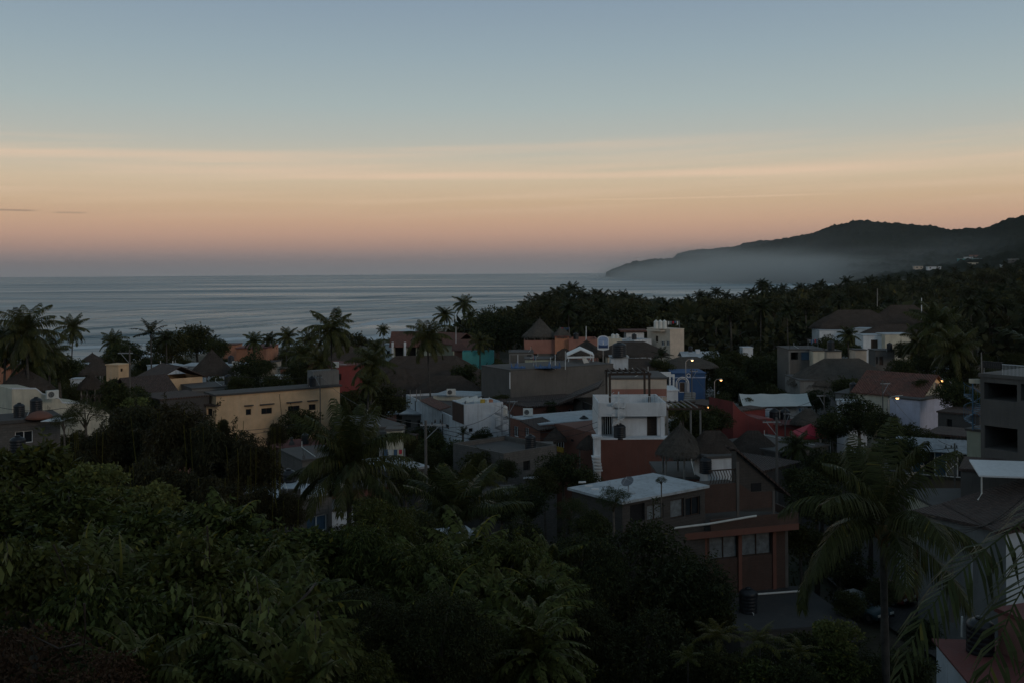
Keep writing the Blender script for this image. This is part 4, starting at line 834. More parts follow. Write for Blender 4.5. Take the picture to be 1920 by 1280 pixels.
dish("large pale satellite dish leaning on the grey wall building's roof", 1097, 680, 13, 137, (.75, -.35, .45), 'dish')
f = Fac(1146, 138, 1178, 138); wb = block("white_tank_room", "white rooftop box carrying the big domed black tank", "rooftop room", f, 668, 2.4, 'white', 'roofw')
tank("big domed black tank on the white rooftop box", 1161, 668, 27, z=wb['_zt'], hs=.75)
for k, x in enumerate((1160, 1186)): rod("frame_post", "white post of the bare frame right of the white tank box, %s" % ("thicker left one" if k == 0 else "right one"), "post", x, 689, 702, 132, .14 if k == 0 else .08, 'wmetal')
# boundary: lower red roofs in front of the grey wall
f = Fac(990, 118, 1122, 123); block("red_brown_house", "red-brown house below the large grey wall building", "house", f, 760, 8, 'terra', 'dtile', [(1066, 766, 1072, 776, 'w'), (1074, 765, 1084, 776, 'b')], ref=1000, over=.3)
f = Fac(1075, 121, 1135, 110); r_ = block("slanted_roof_house", "house with a dark slanting roof under the end of the grey wall", "house", f, 742, 6, 'dgrey', None, [(1090, 755, 1110, 770, 'open')], ref=1075)
q = MB(); p0, p1 = at(1040, 762, 121), at(1122, 728, 114); q.par(p0, p1 - p0, (1.2, 6, .2), (0, 0, .25)); q.build('roof', 'dtile', r_)
# ---- terracotta house group
f = Fac(956, 104, 1012, 98.5); t1 = block("terracotta_house", "terracotta house with tall white window strips and a white roof", "house", f, 780, 10, 'terra', 'roofw', [(963, 798, 972, 818, 'w2'), (984, 801, 992, 816, 'w2')], ref=957, over=.02, slab=.12)
q = MB(); f3 = Fac(998, 97.8, 1040, 100); q.par(f3.P(0, f3.hit(1000, 806)[1], -.8), f3.u * f3.L, Vector(-f3.n * 2.6) + Vector((0, 0, .7)), (0, 0, .14)); q.build('tile_canopy', 'dtile', t1)
ac("air conditioner on the white roof of the terracotta house", 990, 779, z=t1['_zt'] + .02, s=1.2)
f = Fac(1030, 100, 1122, 93); t2 = thing("terracotta_wing", "terracotta wing with a sloping parapet behind the small dark palapas", "house", f.P(2, 4, 2)); 
polywall('wall', f, [(1030, 793), (1048, 794), (1066, 798), (1090, 806), (1122, 812)], 5, 'terra', t2, z_floor=1.5)
hs = []
for a_ in ((1071, 822, 1075.5, 827),): s0, z1 = f.hit(a_[0], a_[1]); s1, z0 = f.hit(a_[2], a_[3]); MB().par(f.P(s0, z0, -.02), f.u * (s1 - s0), -f.n * .06, (0, 0, z1 - z0)).build('window', 'dark', t2)
s0, z1 = f.hit(1043, 823); s1, z0 = f.hit(1057, 848); w_ = s1 - s0; hd = z1 - z0
d_ = MB(); [d_.par(f.P(s0 + w_ * k / 3, z0 + hd * .45, -.05), f.u * .07, -f.n * .06, (0, 0, hd * .55)) for k in range(4)]; dd_ = d_.build('door', 'wmetal', t2); MB().par(f.P(s0 + .02, z0 + hd * .45, -.03), f.u * (w_ - .04), -f.n * .04, (0, 0, hd * .54)).build('pane', 'dark', dd_); MB().par(f.P(s0, z0, -.06), f.u * w_, -f.n * .07, (0, 0, hd * .45)).build('panel', 'yel', dd_)
palapa("small dark rounded palapa over the yellow-based door", 1041, 801, 826, 21, 96.5, posts=2, base=gz(4, 96), matn='thatch', knob=False)
palapa("small dark palapa touching the left side of the white tower house", 1104, 814, 840, 23, 93, posts=3, base=gz(7, 93), matn='thatch', knob=False)
f = Fac(1058, 108, 1122, 105); rb = block("crimson_house", "crimson walled house with rooftop tank behind the terracotta wing", "house", f, 784, 5, 'red', 'roofr', ref=1080)
tank("tall black tank between the crimson house and the white tower", 1095, 806, 18, Y=102, hs=1.15)
ac("left air conditioner unit beside the tall black tank", 1082, 804, Y=101.5); ac("right air conditioner unit beside the tall black tank", 1106, 809, Y=100, s=1.3)
f = Fac(943, 84, 1042, 88); gb = block("block_wall_house", "low grey block house with one dark window below the terracotta house", "house", f, 848, 7, 'block', 'dgrey', [(981, 863, 994, 881, 'open')], ref=950, par=.4)
MB().par(on_z(981, 897, f.hit(981, 897)[1]), (1.6, .1, 0), (0, .3, 0), (0, 0, .14)).build('ledge', 'whitec', gb)
f = Fac(1000, 92, 1035, 92); block("patio_wall", "grey patio wall left of the yellow-based door", "wall", f, 834, 2, 'grey', 'grey'); tag(MB().par(at(1028, 848, 91), (.45, 0, 0), (0, .3, 0), (0, 0, .55)).build('crate', 'yel', None, loc=at(1028, 848, 91)), "yellow crate on the patio left of the yellow door", "crate")
# ---- angled white building
f = Fac(870, 113, 943, 114.8); w1 = block("white_corner_building", "white angled building with a blank sunlit wall and one small window", "building", f, 757, 4.2, 'white', 'roofw', [(879, 802, 886.5, 809, 'b')], ref=872, par=.35)
q = MB(); q.par(f.P(-.05, 9.9, .15), -f.n * 3.9, f.u * .04, (0, 0, w1['_zt'] - 10.0)); q.build('brick_panel', 'brick', w1)
f = Fac(761, 140, 868.8, 113.4); w2 = block("white_wing", "long white wing of the angled building, cut by drain pipes", "building", f, 752, 7, 'white', 'roofg', [(772.5, 777, 777.5, 787, 'b'), (835, 795, 842, 803, 'b')], zt=10.1, par=.3)
for x in (780, 831, 851): s0, _ = f.hit(x, 800); MB().tube([f.P(s0, 3.5, -.08), f.P(s0, 9.9, -.08)], .05, 5).build('drain_pipe', 'wire', w2)
q = MB(); s0, _ = f.hit(790, 760); s1, _ = f.hit(828, 770)
q.par(f.P(s0, 10.25, -.25), f.u * (s1 - s0), -f.n * 1.5 + Vector((0, 0, .35)), (0, 0, .1)); q.build('tile_eave', 'tile', w2)
for k, x in enumerate((755, 769, 781, 788)): rod("roof_pole", "thin pole on the left end of the long white wing, number %s from the left" % ('one', 'two', 'three', 'four')[k], "pole", x, 730, 752, 134 - k * 1.5, .06, 'lwood')
f = Fac(812, 136, 900, 134); w3 = block("cream_flat_house", "cream house with a white flat roof behind the angled white building", "house", f, 741, 5, 'cream', 'roofw', ref=880, over=.1)
ac("box unit on the white flat roof behind the angled white building", 846, 741, z=w3['_zt'] + .02, s=1.4)
for k, (x, y) in enumerate(((858, 756), (866, 753), (874, 755), (882, 752), (890, 756))):
    p = on_z(x, y, w1['_zt'] - .3); q = MB(); q.par(p, (.9, .2 * k - .4, .25), (-.1, .5, .35), (0, 0, .05)); q.par(p + Vector((.1, 0, 0)), (.05, 0, 0), (0, .05, 0), (0, 0, .3)); tag(q.build('lounger_board', 'wplast', None, loc=p), "white tilted board on the roof of the angled white building, %s" % ("first from left", "second from left", "middle one", "second from right", "rightmost")[k], "board", "white boards piled on the angled building")
for k, (x, mm) in enumerate(((905, 'yel'), (914, 'wplast'), (920, 'orange'))): p = on_z(x, 757, w1['_zt'] - .3); tag(MB().lathe(p, [(.26, 0), (.3, .1), (.28, .5), (.3, .55), (.05, .6)], 10).build('bucket', mm, None, loc=p), ["yellow tub on the roof edge of the white building", "white tub right of the yellow tub on the roof edge", "orange tub at the right end of the roof edge"][k], "tub")
def spiral(label, px, py0, py1, Y, r, turns, matn, label2=None, n=22):
    a, b_ = at(px, py1, Y), at(px, py0, Y); root = thing('spiral_staircase', label, 'spiral staircase', a); H = b_.z - a.z
    MB().tube([a, b_ + Vector((0, 0, .9))], .06, 8).build('pole', matn, root); s_ = MB(); rl = []
    for i in range(n):
        an = i / n * turns * 2 * math.pi; z = a.z + H * (i + 1) / n; v0 = Vector((math.cos(an), math.sin(an), 0)); v1 = Vector((math.cos(an + .42), math.sin(an + .42), 0)); c = Vector((a.x, a.y, z))
        s_.add([c + v0 * .07, c + v0 * r, c + v1 * r, c + v1 * .07] + [p + Vector((0, 0, -.05)) for p in (c + v0 * .07, c + v0 * r, c + v1 * r, c + v1 * .07)], [[0, 1, 2, 3], [7, 6, 5, 4], [0, 4, 5, 1], [1, 5, 6, 2], [2, 6, 7, 3]]); rl.append(c + v0 * r + Vector((0, 0, .9)))
    s_.build('steps', matn, root); h = MB(); h.tube(rl, .025, 5)
    for q in rl[::2]: h.tube([q, q - Vector((0, 0, .9))], .014, 4)
    h.build('handrail', matn, root); return root
spiral("slim dark spiral staircase at the right end of the white angled building", 941, 772, 815, 113, .8, 1.6, 'metal')
tank("pale water tank above the spiral staircase of the white angled building", 946, 778, 12, Y=116, m='wplast', group='white roof tanks', hs=1.2)
# ---- white tower house
f = Fac(1120, 91.5, 1246, 91.5); zf = f.hit(1160, 822)[1]
tw = block("white_tower_house", "white tower house with a roof terrace, spiral stair and tall dark door", "house", f, 775, 6, 'whitec', 'roofw', [(1128, 778, 1149, 816, 'open', .9), (1213, 780, 1232, 819, 'bd')], zb=zf - 1, ref=1180, over=.0, slab=.1)
zt = tw['_zt']; q = MB(); zp = f.hit(1160, 752)[1]; o_ = f.P(0, zt + .003, -.9)
q.par(f.P(-.0, zt - .1, -.9), f.u * f.L, -f.n * .16, (0, 0, zp - zt + .1)); q.par(f.P(0, zt + .003, -.735), f.u * .16, -f.n * 6.3, (0, 0, zp - zt - .01)); q.par(f.P(f.L - .16, zt + .003, -.735), f.u * .16, -f.n * 6.3, (0, 0, zp - zt - .01)); q.par(f.P(.17, zt + .003, 5.4), f.u * (f.L - .34), -f.n * .15, (0, 0, zp - zt - .015)); q.build('parapet', 'whitec', tw)
MB().par(f.P(0, zt - .12, -.73), f.u * f.L, -f.n * .725, (0, 0, .12)).build('terrace_slab', 'whitec', tw)
for x in (1120.5, 1238): s0, _ = f.hit(x, 780, -.7); MB().par(f.P(s0, zf, -.85), f.u * .3, -f.n * .3, (0, 0, zt - .13 - zf)).build('pillar', 'whitec', tw)
for k in range(5): s0, _ = f.hit(1131 + k * 4.2, 800, -.1); MB().tube([f.P(s0, zf, .1), f.P(s0, zt - .2, .1)], .025, 5).build('baluster', 'wmetal', tw)
gl = MB(); 
for x in range(1122, 1247, 8): s0, _ = f.hit(min(x, 1245), 760, -.85); gl.tube([f.P(s0, zp, -.82), f.P(s0, zp + .55, -.82)], .02, 4)
gl.tube([f.P(0.02, zp + .55, -.82), f.P(f.L - .02, zp + .55, -.82)], .02, 4); gl.build('railing', 'wmetal', tw)
sp = spiral("white spiral staircase on the front of the white tower house", 1160, 752, 816, 90.35, .62, 1.7, 'wmetal')
q = MB(); q.par(at(1148, 766, 90.6), (1.2, 0, 0), (0, .5, 0), (0, 0, .08)); 
for x in (1149, 1171): p = at(x, 766, 90.6); q.tube([p, p + Vector((0, 0, 1.1))], .04, 5)
q.tube([at(1149, 744, 90.6), at(1171, 744, 90.6)], .035, 5); q.tube([at(1149, 764, 90.6), at(1171, 745, 90.6)], .035, 5); q.build('landing', 'wmetal', sp)
pg = thing("timber_pergola", "dark timber pergola frame on the roof terrace of the white tower house", "pergola", (at(1180, 750, 94).x, 94, zt + .1))
za = at(1143, 703, 94).z
for x in (1143.5, 1217.5):
    p = at(x, 730, 94); MB().box((p.x, p.y, zt), (.2, .2, za - zt)).build('post', 'wood', pg); MB().box((p.x, p.y + 3.4, zt), (.2, .2, za - zt)).build('post', 'wood', pg)
a, b_ = at(1140, 703, 94), at(1221, 703, 94)
for dy in (0, 3.4): MB().par((a.x, 93.9 + dy, za + .002), (b_.x - a.x, 0, 0), (0, .22, 0), (0, 0, .22)).build('beam', 'wood', pg)
for k in range(7): x = a.x + .3 + k * (b_.x - a.x - .6) / 6; MB().box((x, 95.7, za + .224), (.09, 4.2, .14)).build('rafter', 'wood', pg)
f = Fac(1146, 107, 1250, 107); bh = block("beige_block_house", "beige house seen through the timber pergola", "house", f, 707, 7, 'beige', 'roofg', ref=1150); s0, z0 = f.hit(1146, 744); s1, z1 = f.hit(1250, 728); MB().par(f.P(0.02, z0, -.03), f.u * (f.L - .04), -f.n * .06, (0, 0, z1 - z0)).build('painted_band', 'pink', bh)
# rust red lower storey
f = Fac(1124, 90, 1262, 90); rr_ = block("rust_red_house", "rust red rendered house wall directly under the white tower house", "house", f, 821, 1.4, 'rust', 'whitec', ref=1140, slab=.12, over=.0)
f = Fac(1113, 89.7, 1125.5, 89.7); block("white_end_wall", "tall narrow white end wall at the left of the rust red house", "wall", f, 817, 1.2, 'whitec', 'whitec')
tank("black tank on the terrace below the white spiral staircase", 1162, 822, 23, Y=89.9 + .6, hs=.95)
st_ = thing("outside_steps", "short flight of white steps left of the rust red wall", "stairs", at(1112, 885, 89))
for k in range(5): MB().par(at(1110 + k * 1.1, 858 + k * 6.2, 89), (.75, 0, 0), (0, 1.0, 0), (0, 0, .09)).build('step', 'wmetal', st_)
# ---- brick house in front
zU = 12.75
f = Fac(1165, 62.2, 1320, 66.6); U = block("brick_house_upper_flat", "flat with a white roof and curtained windows, upper left of the brick house", "house", f, 935, 4.9, 'blockd', 'roofw', [(1181, 944, 1209, 977, 'open'), (1213, 944, 1244, 974, 'b2c'), (1257, 935, 1283, 970, 'bc'), (1285, 931, 1313, 966, 'b2')], zt=zU, zb=4, over=.22, slab=.16)
f = Fac(1190, 65.4, 1475, 68.8)
mb_ = block("brick_house", "brown brick house with big lower windows and a projecting terracotta balcony", "house", f, 950, 8, 'brick', 'roofg', [(1330, 1003, 1384, 1047, 'b2c'), (1391, 995, 1447, 1040, 'b2c')], zt=10.1, ref=1475, over=.0)
s0, _ = f.hit(1240, 990, -.7); zb0 = 9.38; s9, _ = f.hit(1330, 990, -.7)
q = MB(); q.par(f.P(s0, zb0, -.9), f.u * (f.L - s0 + .3), -f.n * .16, (0, 0, .42)); q.par(f.P(f.L + .14, zb0, -.735), f.u * .16, -f.n * 3.4, (0, 0, .42)); q.build('balcony_edge', 'terra', mb_)
q = MB(); q.par(f.P(s9, zb0 + .422, -.88), f.u * (f.L - s9 + .27), -f.n * .12, (0, 0, .78)); q.par(f.P(f.L + .15, zb0 + .422, -.755), f.u * .12, -f.n * 3.3, (0, 0, .78)); q.build('balcony_wall', 'brick', mb_)
MB().par(f.P(s0, zb0 + .002, -.73), f.u * (f.L - s0 + .1), -f.n * .725, (0, 0, .2)).build('balcony_floor', 'grey', mb_)
for x in (1322, 1387.5, 1452): s0, _ = f.hit(x, 1020, -.1); MB().par(f.P(s0 - .12, 2.5, -.12), f.u * .26, -f.n * .13, (0, 0, zb0 - 2.55)).build('pier', 'terra', mb_)
MB().tube([at(1257, 990, 64.6), at(1330, 981, 65.4), at(1405, 968, 66.2), at(1418, 966, 66.4)], .07, 8).build('drain_pipe', 'wplast', mb_)
fv = Fac(1318, 67.7, 1453, 69.3); V = thing("gable_end_house", "grey brick gable end rising behind the balcony of the brick house", "house", fv.P(3, 9.3, .3))
V_ = polywall('wall', fv, [(1381, 958), (1381, 847), (1452, 907), (1452, 958)], .7, 'blockd', V)
polywall('brick_panel', fv, [(1385, 955), (1385, 905), (1410, 922), (1449, 920), (1449, 950)], .04, 'brick', V, d0=-.02); polywall('brick_panel', fv, [(1320, 962), (1320, 908), (1380, 904), (1380, 957)], 1.2, 'brick', V, d0=.0)
s0, z1 = fv.hit(1408, 905); s1, z0 = fv.hit(1427, 919); MB().par(fv.P(s0, z0, -.04), fv.u * (s1 - s0), -fv.n * .1, (0, 0, z1 - z0)).build('window', 'dark', V)
a, b_ = fv.P(*fv.hit(1379, 842, -.3), -.3), fv.P(*fv.hit(1482, 930, -.3), -.3); MB().par(a, b_ - a, -fv.n * 1.6, (0, 0, .14)).build('roof', 'dtile', V)
for x in (1383, 1450): s0, _ = fv.hit(x, 930); MB().par(fv.P(s0 - .1, 9.35, -.06), fv.u * .2, -fv.n * .06, (0, 0, 2.4 if x > 1400 else 4.6)).build('pier', 'grey', V)
# terrace with palapas behind
f4 = Fac(1326, 72.5, 1380, 73); tr_ = block("terrace_room", "white terrace room under the ragged thatch of the brick house", "house", f4, 852, 2.5, 'whitec', 'roofg', ref=1375, zb=11)
bl = thing("terrace_balustrade", "dark wrought balustrade on the terrace of the brick house", "balustrade", fv.P(1, 12, .2))
s0, z0 = fv.hit(1331, 907, .1); s1, _ = fv.hit(1378, 903, .1)
for k in range(10): x = s0 + (s1 - s0) * k / 9; MB().tube([fv.P(x, z0, .1), fv.P(x + .1, z0 + .45, .05), fv.P(x - .05, z0 + .9, .1)], .03, 5).build('baluster', 'wood', bl)
MB().tube([fv.P(s0 - .1, z0 + .92, .1), fv.P(s1 + .1, z0 + .92, .1)], .05, 6).build('handrail', 'wood', bl)
fw = Fac(1240, 74, 1328, 74); tb = block("terrace_back_house", "rust brown terrace house under the large shaggy palapa", "house", fw, 893, 6, 'rust', 'roofg', zb=3)
palapa("large shaggy grey palapa in front of the rust red wall", 1276, 793, 854, 46, 75, posts=6, base=tb['_zt'] - .1, matn='thatchg')
palapa("ragged thatch roof right of the large shaggy palapa", 1336, 806, 852, 42, 75, ridge_px=22, posts=4, base=tb['_zt'] - .1, matn='thatch', knob=False)
tank("black tank on the terrace under the ragged thatch", 1323, 886, 23, Y=72.5)
dish("grey satellite dish on the white roof of the upper flat", 1177, 903, 12, 64.5, (-.35, -.45, .75), 'gdish')
pc = on_z(1184, 924, zU + .01); tag(MB().lathe(pc, [(.26, 0), (.26, .05), (.22, .08), (.02, .09)], 16).build('manhole_cover', 'metal', None, loc=pc), "round grey hatch on the white roof near the dish", "roof hatch")
for k, y in enumerate((905, 912, 918)): p = on_z(1085 + k * 12, y, zU); tag(MB().par(p, (.5, .1, 0), (.0, .12, 0), (0, 0, .1)).build('roof_beam_end', 'wmetal', None, loc=p), "white beam end at the left corner of the white roof, %s of three" % ("leftmost", "middle", "rightmost")[k], "beam", "white beam ends at the roof corner")
# ---- flat slab yard, street side
f = Fac(1385, 60.6, 1600, 61.6); sl_ = block("flat_concrete_roof", "bare flat concrete roof in front of the brick house", "flat roof", f, 1180, 7.5, 'dgrey', 'slabd', zt=5.2)
tank("black water tank on the bare flat roof in front of the brick house", 1403, 1146, 34, z=5.2)
a, b_ = on_z(1421, 1113, 5.3), on_z(1502, 1107, 5.3); tag(MB().tube([a, b_], .07, 8).build('roof_pipe', 'wplast', None, loc=a), "white pipe along the far edge of the bare flat roof", "pipe")
def car(label, p, rz, paint, pickup=True, L_=4.3, W=1.75):
    root = thing('parked_car', label, 'car', p); root.rotation_euler = (0, 0, rz); b = MB()
    # lower shell (x forward) from side profile, extruded over the width with tumblehome
    low = [(-L_ / 2, .35), (-L_ / 2 + .05, .80), (-L_ * .2, .88), (L_ * .16, .90), (L_ * .36, .84), (L_ / 2 - .06, .70), (L_ / 2, .35), (L_ * .39, .30), (-L_ * .38, .30)]
    n = len(low); vs = []
    for y, k in ((-W / 2, .97), (-W / 2 + .08, 1.0), (W / 2 - .08, 1.0), (W / 2, .97)): vs += [(x * k, y, z if k == 1.0 else z * .97 + .01) for x, z in low]
    fs = [[r_ * n + i, r_ * n + (i + 1) % n, (r_ + 1) * n + (i + 1) % n, (r_ + 1) * n + i] for r_ in range(3) for i in range(n)] + [list(range(n))[::-1], list(range(3 * n, 4 * n))]
    b.add(vs, fs); b.build('body', paint, root, True, loc=(0, 0, 0)); c = MB()
    x0, x1 = (-L_ * .12, L_ * .17) if pickup else (-L_ * .38, L_ * .17)
    bt = [(x0 - .05, -W / 2 + .07), (x1 + .25, -W / 2 + .07), (x1 + .25, W / 2 - .07), (x0 - .05, W / 2 - .07)]; tp = [(x0 + .10, -W / 2 + .22), (x1 - .30, -W / 2 + .22), (x1 - .30, W / 2 - .22), (x0 + .10, W / 2 - .22)]
    c.add([(x, y, .86) for x, y in bt] + [(x, y, 1.38) for x, y in tp], [[4, 5, 6, 7], [0, 1, 5, 4], [1, 2, 6, 5], [2, 3, 7, 6], [3, 0, 4, 7]]); cb = c.build('cabin', paint, root, False, loc=(0, 0, 0))
    for nm, (i, j) in (('windscreen', (1, 2)), ('side_window', (0, 1)), ('side_window', (2, 3)), ('rear_window', (3, 0))):
        A_, B_, C_, D_ = Vector((*bt[i], .88)), Vector((*bt[j], .88)), Vector((*tp[j], 1.36)), Vector((*tp[i], 1.36)); ce = (A_ + B_ + C_ + D_) / 4; nr = (B_ - A_).cross(D_ - A_).normalized(); g = [ce + (q - ce) * .86 + nr * .012 for q in (A_, B_, C_, D_)]
        MB().add(g, [[0, 1, 2, 3]]).build(nm, 'glass', root, loc=(0, 0, 0))
    for x in (-L_ * .30, L_ * .31):
        for s_ in (-1, 1):
            w_ = MB(); w_.tube([(x, s_ * (W / 2 - .20), .32), (x, s_ * (W / 2 + .01), .32)], .32, 18); wo = w_.build('wheel', 'tyre', root, loc=(0, 0, 0)); h = MB(); h.tube([(x, s_ * (W / 2 + .005), .32), (x, s_ * (W / 2 + .025), .32)], .18, 12); h.build('rim', 'chrome', wo, loc=(0, 0, 0))
    for s_ in (-1, 1): MB().box((L_ / 2 - .03, s_ * (W / 2 - .28), .56), (.06, .34, .14)).build('headlight', 'wplast', root, loc=(0, 0, 0))
    MB().box((L_ / 2 - .01, 0, .38), (.08, W * .9, .12)).build('bumper', 'black', root, loc=(0, 0, 0)); MB().box((L_ / 2 + .035, 0, .42), (.01, .4, .12)).build('number_plate', 'wplast', root, loc=(0, 0, 0)); return root
p = at(1655, 1140, 71.5); car("dark red pickup parked in the lane beside the tall palm trunk", (p.x, p.y, gz(p.x, p.y) + .38), R(-52), 'redpaint')
p = at(1612, 1150, 69.8); car("dark teal car with a pale windscreen edge left of the red pickup", (p.x - .3, p.y - 1.5, gz(p.x, p.y) + .38), R(-60), 'tealpaint', False, 3.9)
p = at(1437, 880, 108); car("pale van facing the viewer in the narrow lane behind the gable end", (p.x, p.y, gz(p.x, p.y) + .1), R(-95), 'wmetal', False, 4.6, 1.9)
# ---- right edge: unfinished concrete building
f = Fac(1838, 75, 2030, 69); cb = block("unfinished_building", "unfinished grey concrete building with big dark openings at the right edge", "building", f, 699, 9, 'grey', 'grey', [(1845, 718, 1907, 750, 'open', 5), (1914, 722, 1990, 754, 'open', 5), (1846, 800, 1908, 843, 'open', 5)], ref=1842, slab=.25, over=.1)
zc = cb['_zt']; s0, z0 = f.hit(1839, 760, -.1)
sb = thing("rooftop_sign", "dark rectangular sign board on the roof corner of the unfinished building", "sign", f.P(f.hit(1860, 690)[0], zc, .3)); s0, z1 = f.hit(1841, 676, .2); s1, z0 = f.hit(1880, 694, .2)
MB().par(f.P(s0, z0 + .1, .2), f.u * (s1 - s0), -f.n * .06, (0, 0, z1 - z0 - .1)).build('board', 'black', sb)
lt = MB(); g1 = random.Random(5)
for row in range(2):
    x = s0 + .12
    while x < s1 - .2:
        h_ = .20; zb_ = z1 - .33 - row * .30; lt.par(f.P(x, zb_, .18), f.u * .03, -f.n * .015, (0, 0, h_))
        if g1.random() < .7: lt.par(f.P(x, zb_ + (h_ - .03 if g1.random() < .5 else .0), .178), f.u * .11, -f.n * .015, (0, 0, .03))
        x += g1.choice((.15, .18, .22))
lt.build('faded_lettering', 'dgrey', sb)
for x in (s0 + .1, s1 - .1): MB().tube([f.P(x, zc - .05, .32), f.P(x, z1, .32)], .03, 5).build('leg', 'metal', sb)
rl = thing("roof_railing", "white barred railing along the roof edge of the unfinished building", "railing", f.P(s1 + 1, zc, .1)); m_ = MB()
for k in range(46): x = s1 + .05 + k * .1; m_.tube([f.P(x, zc, .12), f.P(x, zc + .75, .12)], .012, 4)
m_.build('bars', 'wmetal', rl); MB().tube([f.P(s1, zc + .76, .12), f.P(s1 + 4.7, zc + .76, .12)], .025, 5).build('top_rail', 'wmetal', rl)
rod("corner_pole", "pole fixed at the left corner of the unfinished building", "pole", 1841, 660, 699, 74.7, .05, 'lwood', lean=-1)
p = f.P(.3, f.hit(1830, 719)[1], -.05); tag(MB().par(at(1820, 718, 75.2), (.75, -.05, 0), (0, .3, 0), (0, 0, .32)).build('wall_box', 'cream', None, loc=at(1820, 718, 75.2)), "cream box sticking out left of the unfinished building", "box")
spiral("blue spiral staircase at the left side of the unfinished building", 1824, 738, 805, 79, .65, 1.5, 'bluep')
f = Fac(1812, 80, 1842, 79); block("stair_landing_house", "pale green room behind the blue spiral staircase", "house", f, 802, 4, 'greenw', 'roofg', ref=1815)
# lean-to with metal roof
f = Fac(1680, 88, 1840, 85); lb = thing("glazed_lean_to", "glazed lean-to with a corrugated metal roof left of the unfinished building", "lean-to", f.P(3, 12, 1)); z0 = f.hit(1700, 887)[1]; z1 = f.hit(1700, 843)[1]
for s0 in np.linspace(.4, f.L - .1, 8): MB().tube([f.P(s0, z0, 0), f.P(s0, z1, 0)], .04, 5).build('post', 'wmetal', lb)
for zz in (z0, z1 - .02): MB().par(f.P(.35, zz, -.03), f.u * (f.L - .4), -f.n * .06, (0, 0, .07)).build('rail', 'wmetal', lb)
for k, mt in ((2, 'bluep'), (3, 'glass'), (4, 'bcurt'), (6, 'glass')): ss = np.linspace(.4, f.L - .1, 8); MB().par(f.P(ss[k - 1] + .06, z0 + .08, .06), f.u * (ss[k] - ss[k - 1] - .12), -f.n * .02, (0, 0, z1 - z0 - .15)).build('pane', mt, lb)
rf = MB(); nr = 40; 
for k in range(nr): rf.par(f.P(-.2 + (f.L + .3) * k / nr, z1 + .08 + .02 * (k % 2), -.5), f.u * ((f.L + .3) / nr), -f.n * 2.6 + Vector((0, 0, .75)), (0, 0, .03))
rf.build('corrugated_roof', 'metal', lb)
block("lean_to_house", "dark house body under and behind the glazed lean-to", "house", Fac(1668, 89.5, 1842, 86.6), 890, 6, 'grey', 'roofg', zt=z0 - .02, over=.6, ref=1700)
block("dark_back_house", "brown house wall behind the glazed lean-to", "house", Fac(1735, 95, 1838, 92), 810, 5, 'dgrey', 'dtile', [(1770, 815, 1782, 830, 'open')])
# ---- right: shop corner
f = Fac(1700, 75, 1796, 66.5); s1_ = block("cream_shop_front", "cream two-storey shop front with tall windows behind the palm fronds", "shop", f, 948, 6, 'cream', 'roofg', [(1717, 960, 1727, 1012, 'w'), (1729, 962, 1737, 1015, 'w'), (1742, 968, 1762, 1025, 'b2')], ref=1760, over=.3)
f = Fac(1797, 66.2, 1884, 60); s2_ = block("white_shop", "white shop with a barred window and a sloping brown roof at the right", "shop", f, 948, 7, 'whitec', None, [(1811, 958, 1843, 998, 'w2')], ref=1800)
q = MB(); z1 = s2_['_zt']; q.par(f.P(-.6, z1 - .1, -.9), f.u * (f.L + 1.2), -f.n * 7.8 + Vector((0, 0, 2.3)), (0, 0, .16)); q.build('roof', 'dtile', s2_)
gr = MB(); s0, zz0 = f.hit(1806, 1000, -.25); s1, zz1 = f.hit(1850, 966, -.25); g2 = random.Random(9)
for k in range(9): x = s0 + (s1 - s0) * (k + .5) / 9; zc_ = (zz0 + zz1) / 2 + g2.uniform(-.2, .2); r_ = g2.uniform(.14, .24); gr.tube([f.P(x + r_ * math.cos(a), zc_ + r_ * math.sin(a), -.25) for a in [i * math.pi / 7 for i in range(14)]], .015, 4)
gr.tube([f.P(s0, zz0 - .4, -.4), f.P(s1 + .6, zz0 - .4, -.4)], .02, 4); gr.tube([f.P(s0, zz0 - .75, -.4), f.P(s1 + .6, zz0 - .75, -.4)], .02, 4); gr.build('scrollwork', 'wire', s2_)
f = Fac(1884, 60, 1990, 63.5); block("grey_side_wall_house", "plain grey-lilac side wall at the right edge beside the white shop", "house", f, 940, 6, 'lgrey', 'dtile', zt=s2_['_zt'], over=.3)
wr = MB(); wr.par(on_z(1836, 893, 13.6), (7.2, -1.6, 0), (1.0, 3.6, .35), (0, 0, .1)); r0 = on_z(1836, 893, 13.6)
pr = thing("white_metal_canopy", "white sheet-metal canopy roof in front of the unfinished building", "canopy", (r0.x + 2, r0.y, 10)); wr.build('roof_sheet', 'wmetal', pr); MB().tube([(r0.x + .2, r0.y + .1, r0.z), (r0.x + .2, r0.y + .1, r0.z - 1.1), (r0.x - .1, r0.y, r0.z - 1.5)], .05, 6).build('downpipe', 'wplast', pr)
block("canopy_house", "brown roofed house under the white sheet-metal canopy", "house", Fac(1800, 70.5, 1990, 67.5), 905, 5, 'grey', 'dtile', zt=13.0)
gt = thing("barred_gate", "tall white barred gate at the lane behind the palm", "gate", (25.5, 73.6, 3)); g3 = Fac(1680, 73.4, 1764, 67.5)
for k in range(15):
    if k in (5, 6, 7, 8): continue
    x = g3.L * k / 14; MB().tube([g3.P(x, 3.2, 0), g3.P(x, 6.3 - .02 * k, 0)], .045, 5).build('bar', 'wmetal', gt)
MB().tube([g3.P(0, 6.2, 0), g3.P(g3.L, 5.9, 0)], .05, 5).build('top_rail', 'wmetal', gt)
f = Fac(1712, 71.5, 1790, 66); block("red_shop_recess", "dark shop entrance with a red sign board behind the barred gate", "shop", f, 1030, 3, 'red', 'dgrey', [(1718, 1060, 1770, 1120, 'open', 1.5)], ref=1740)
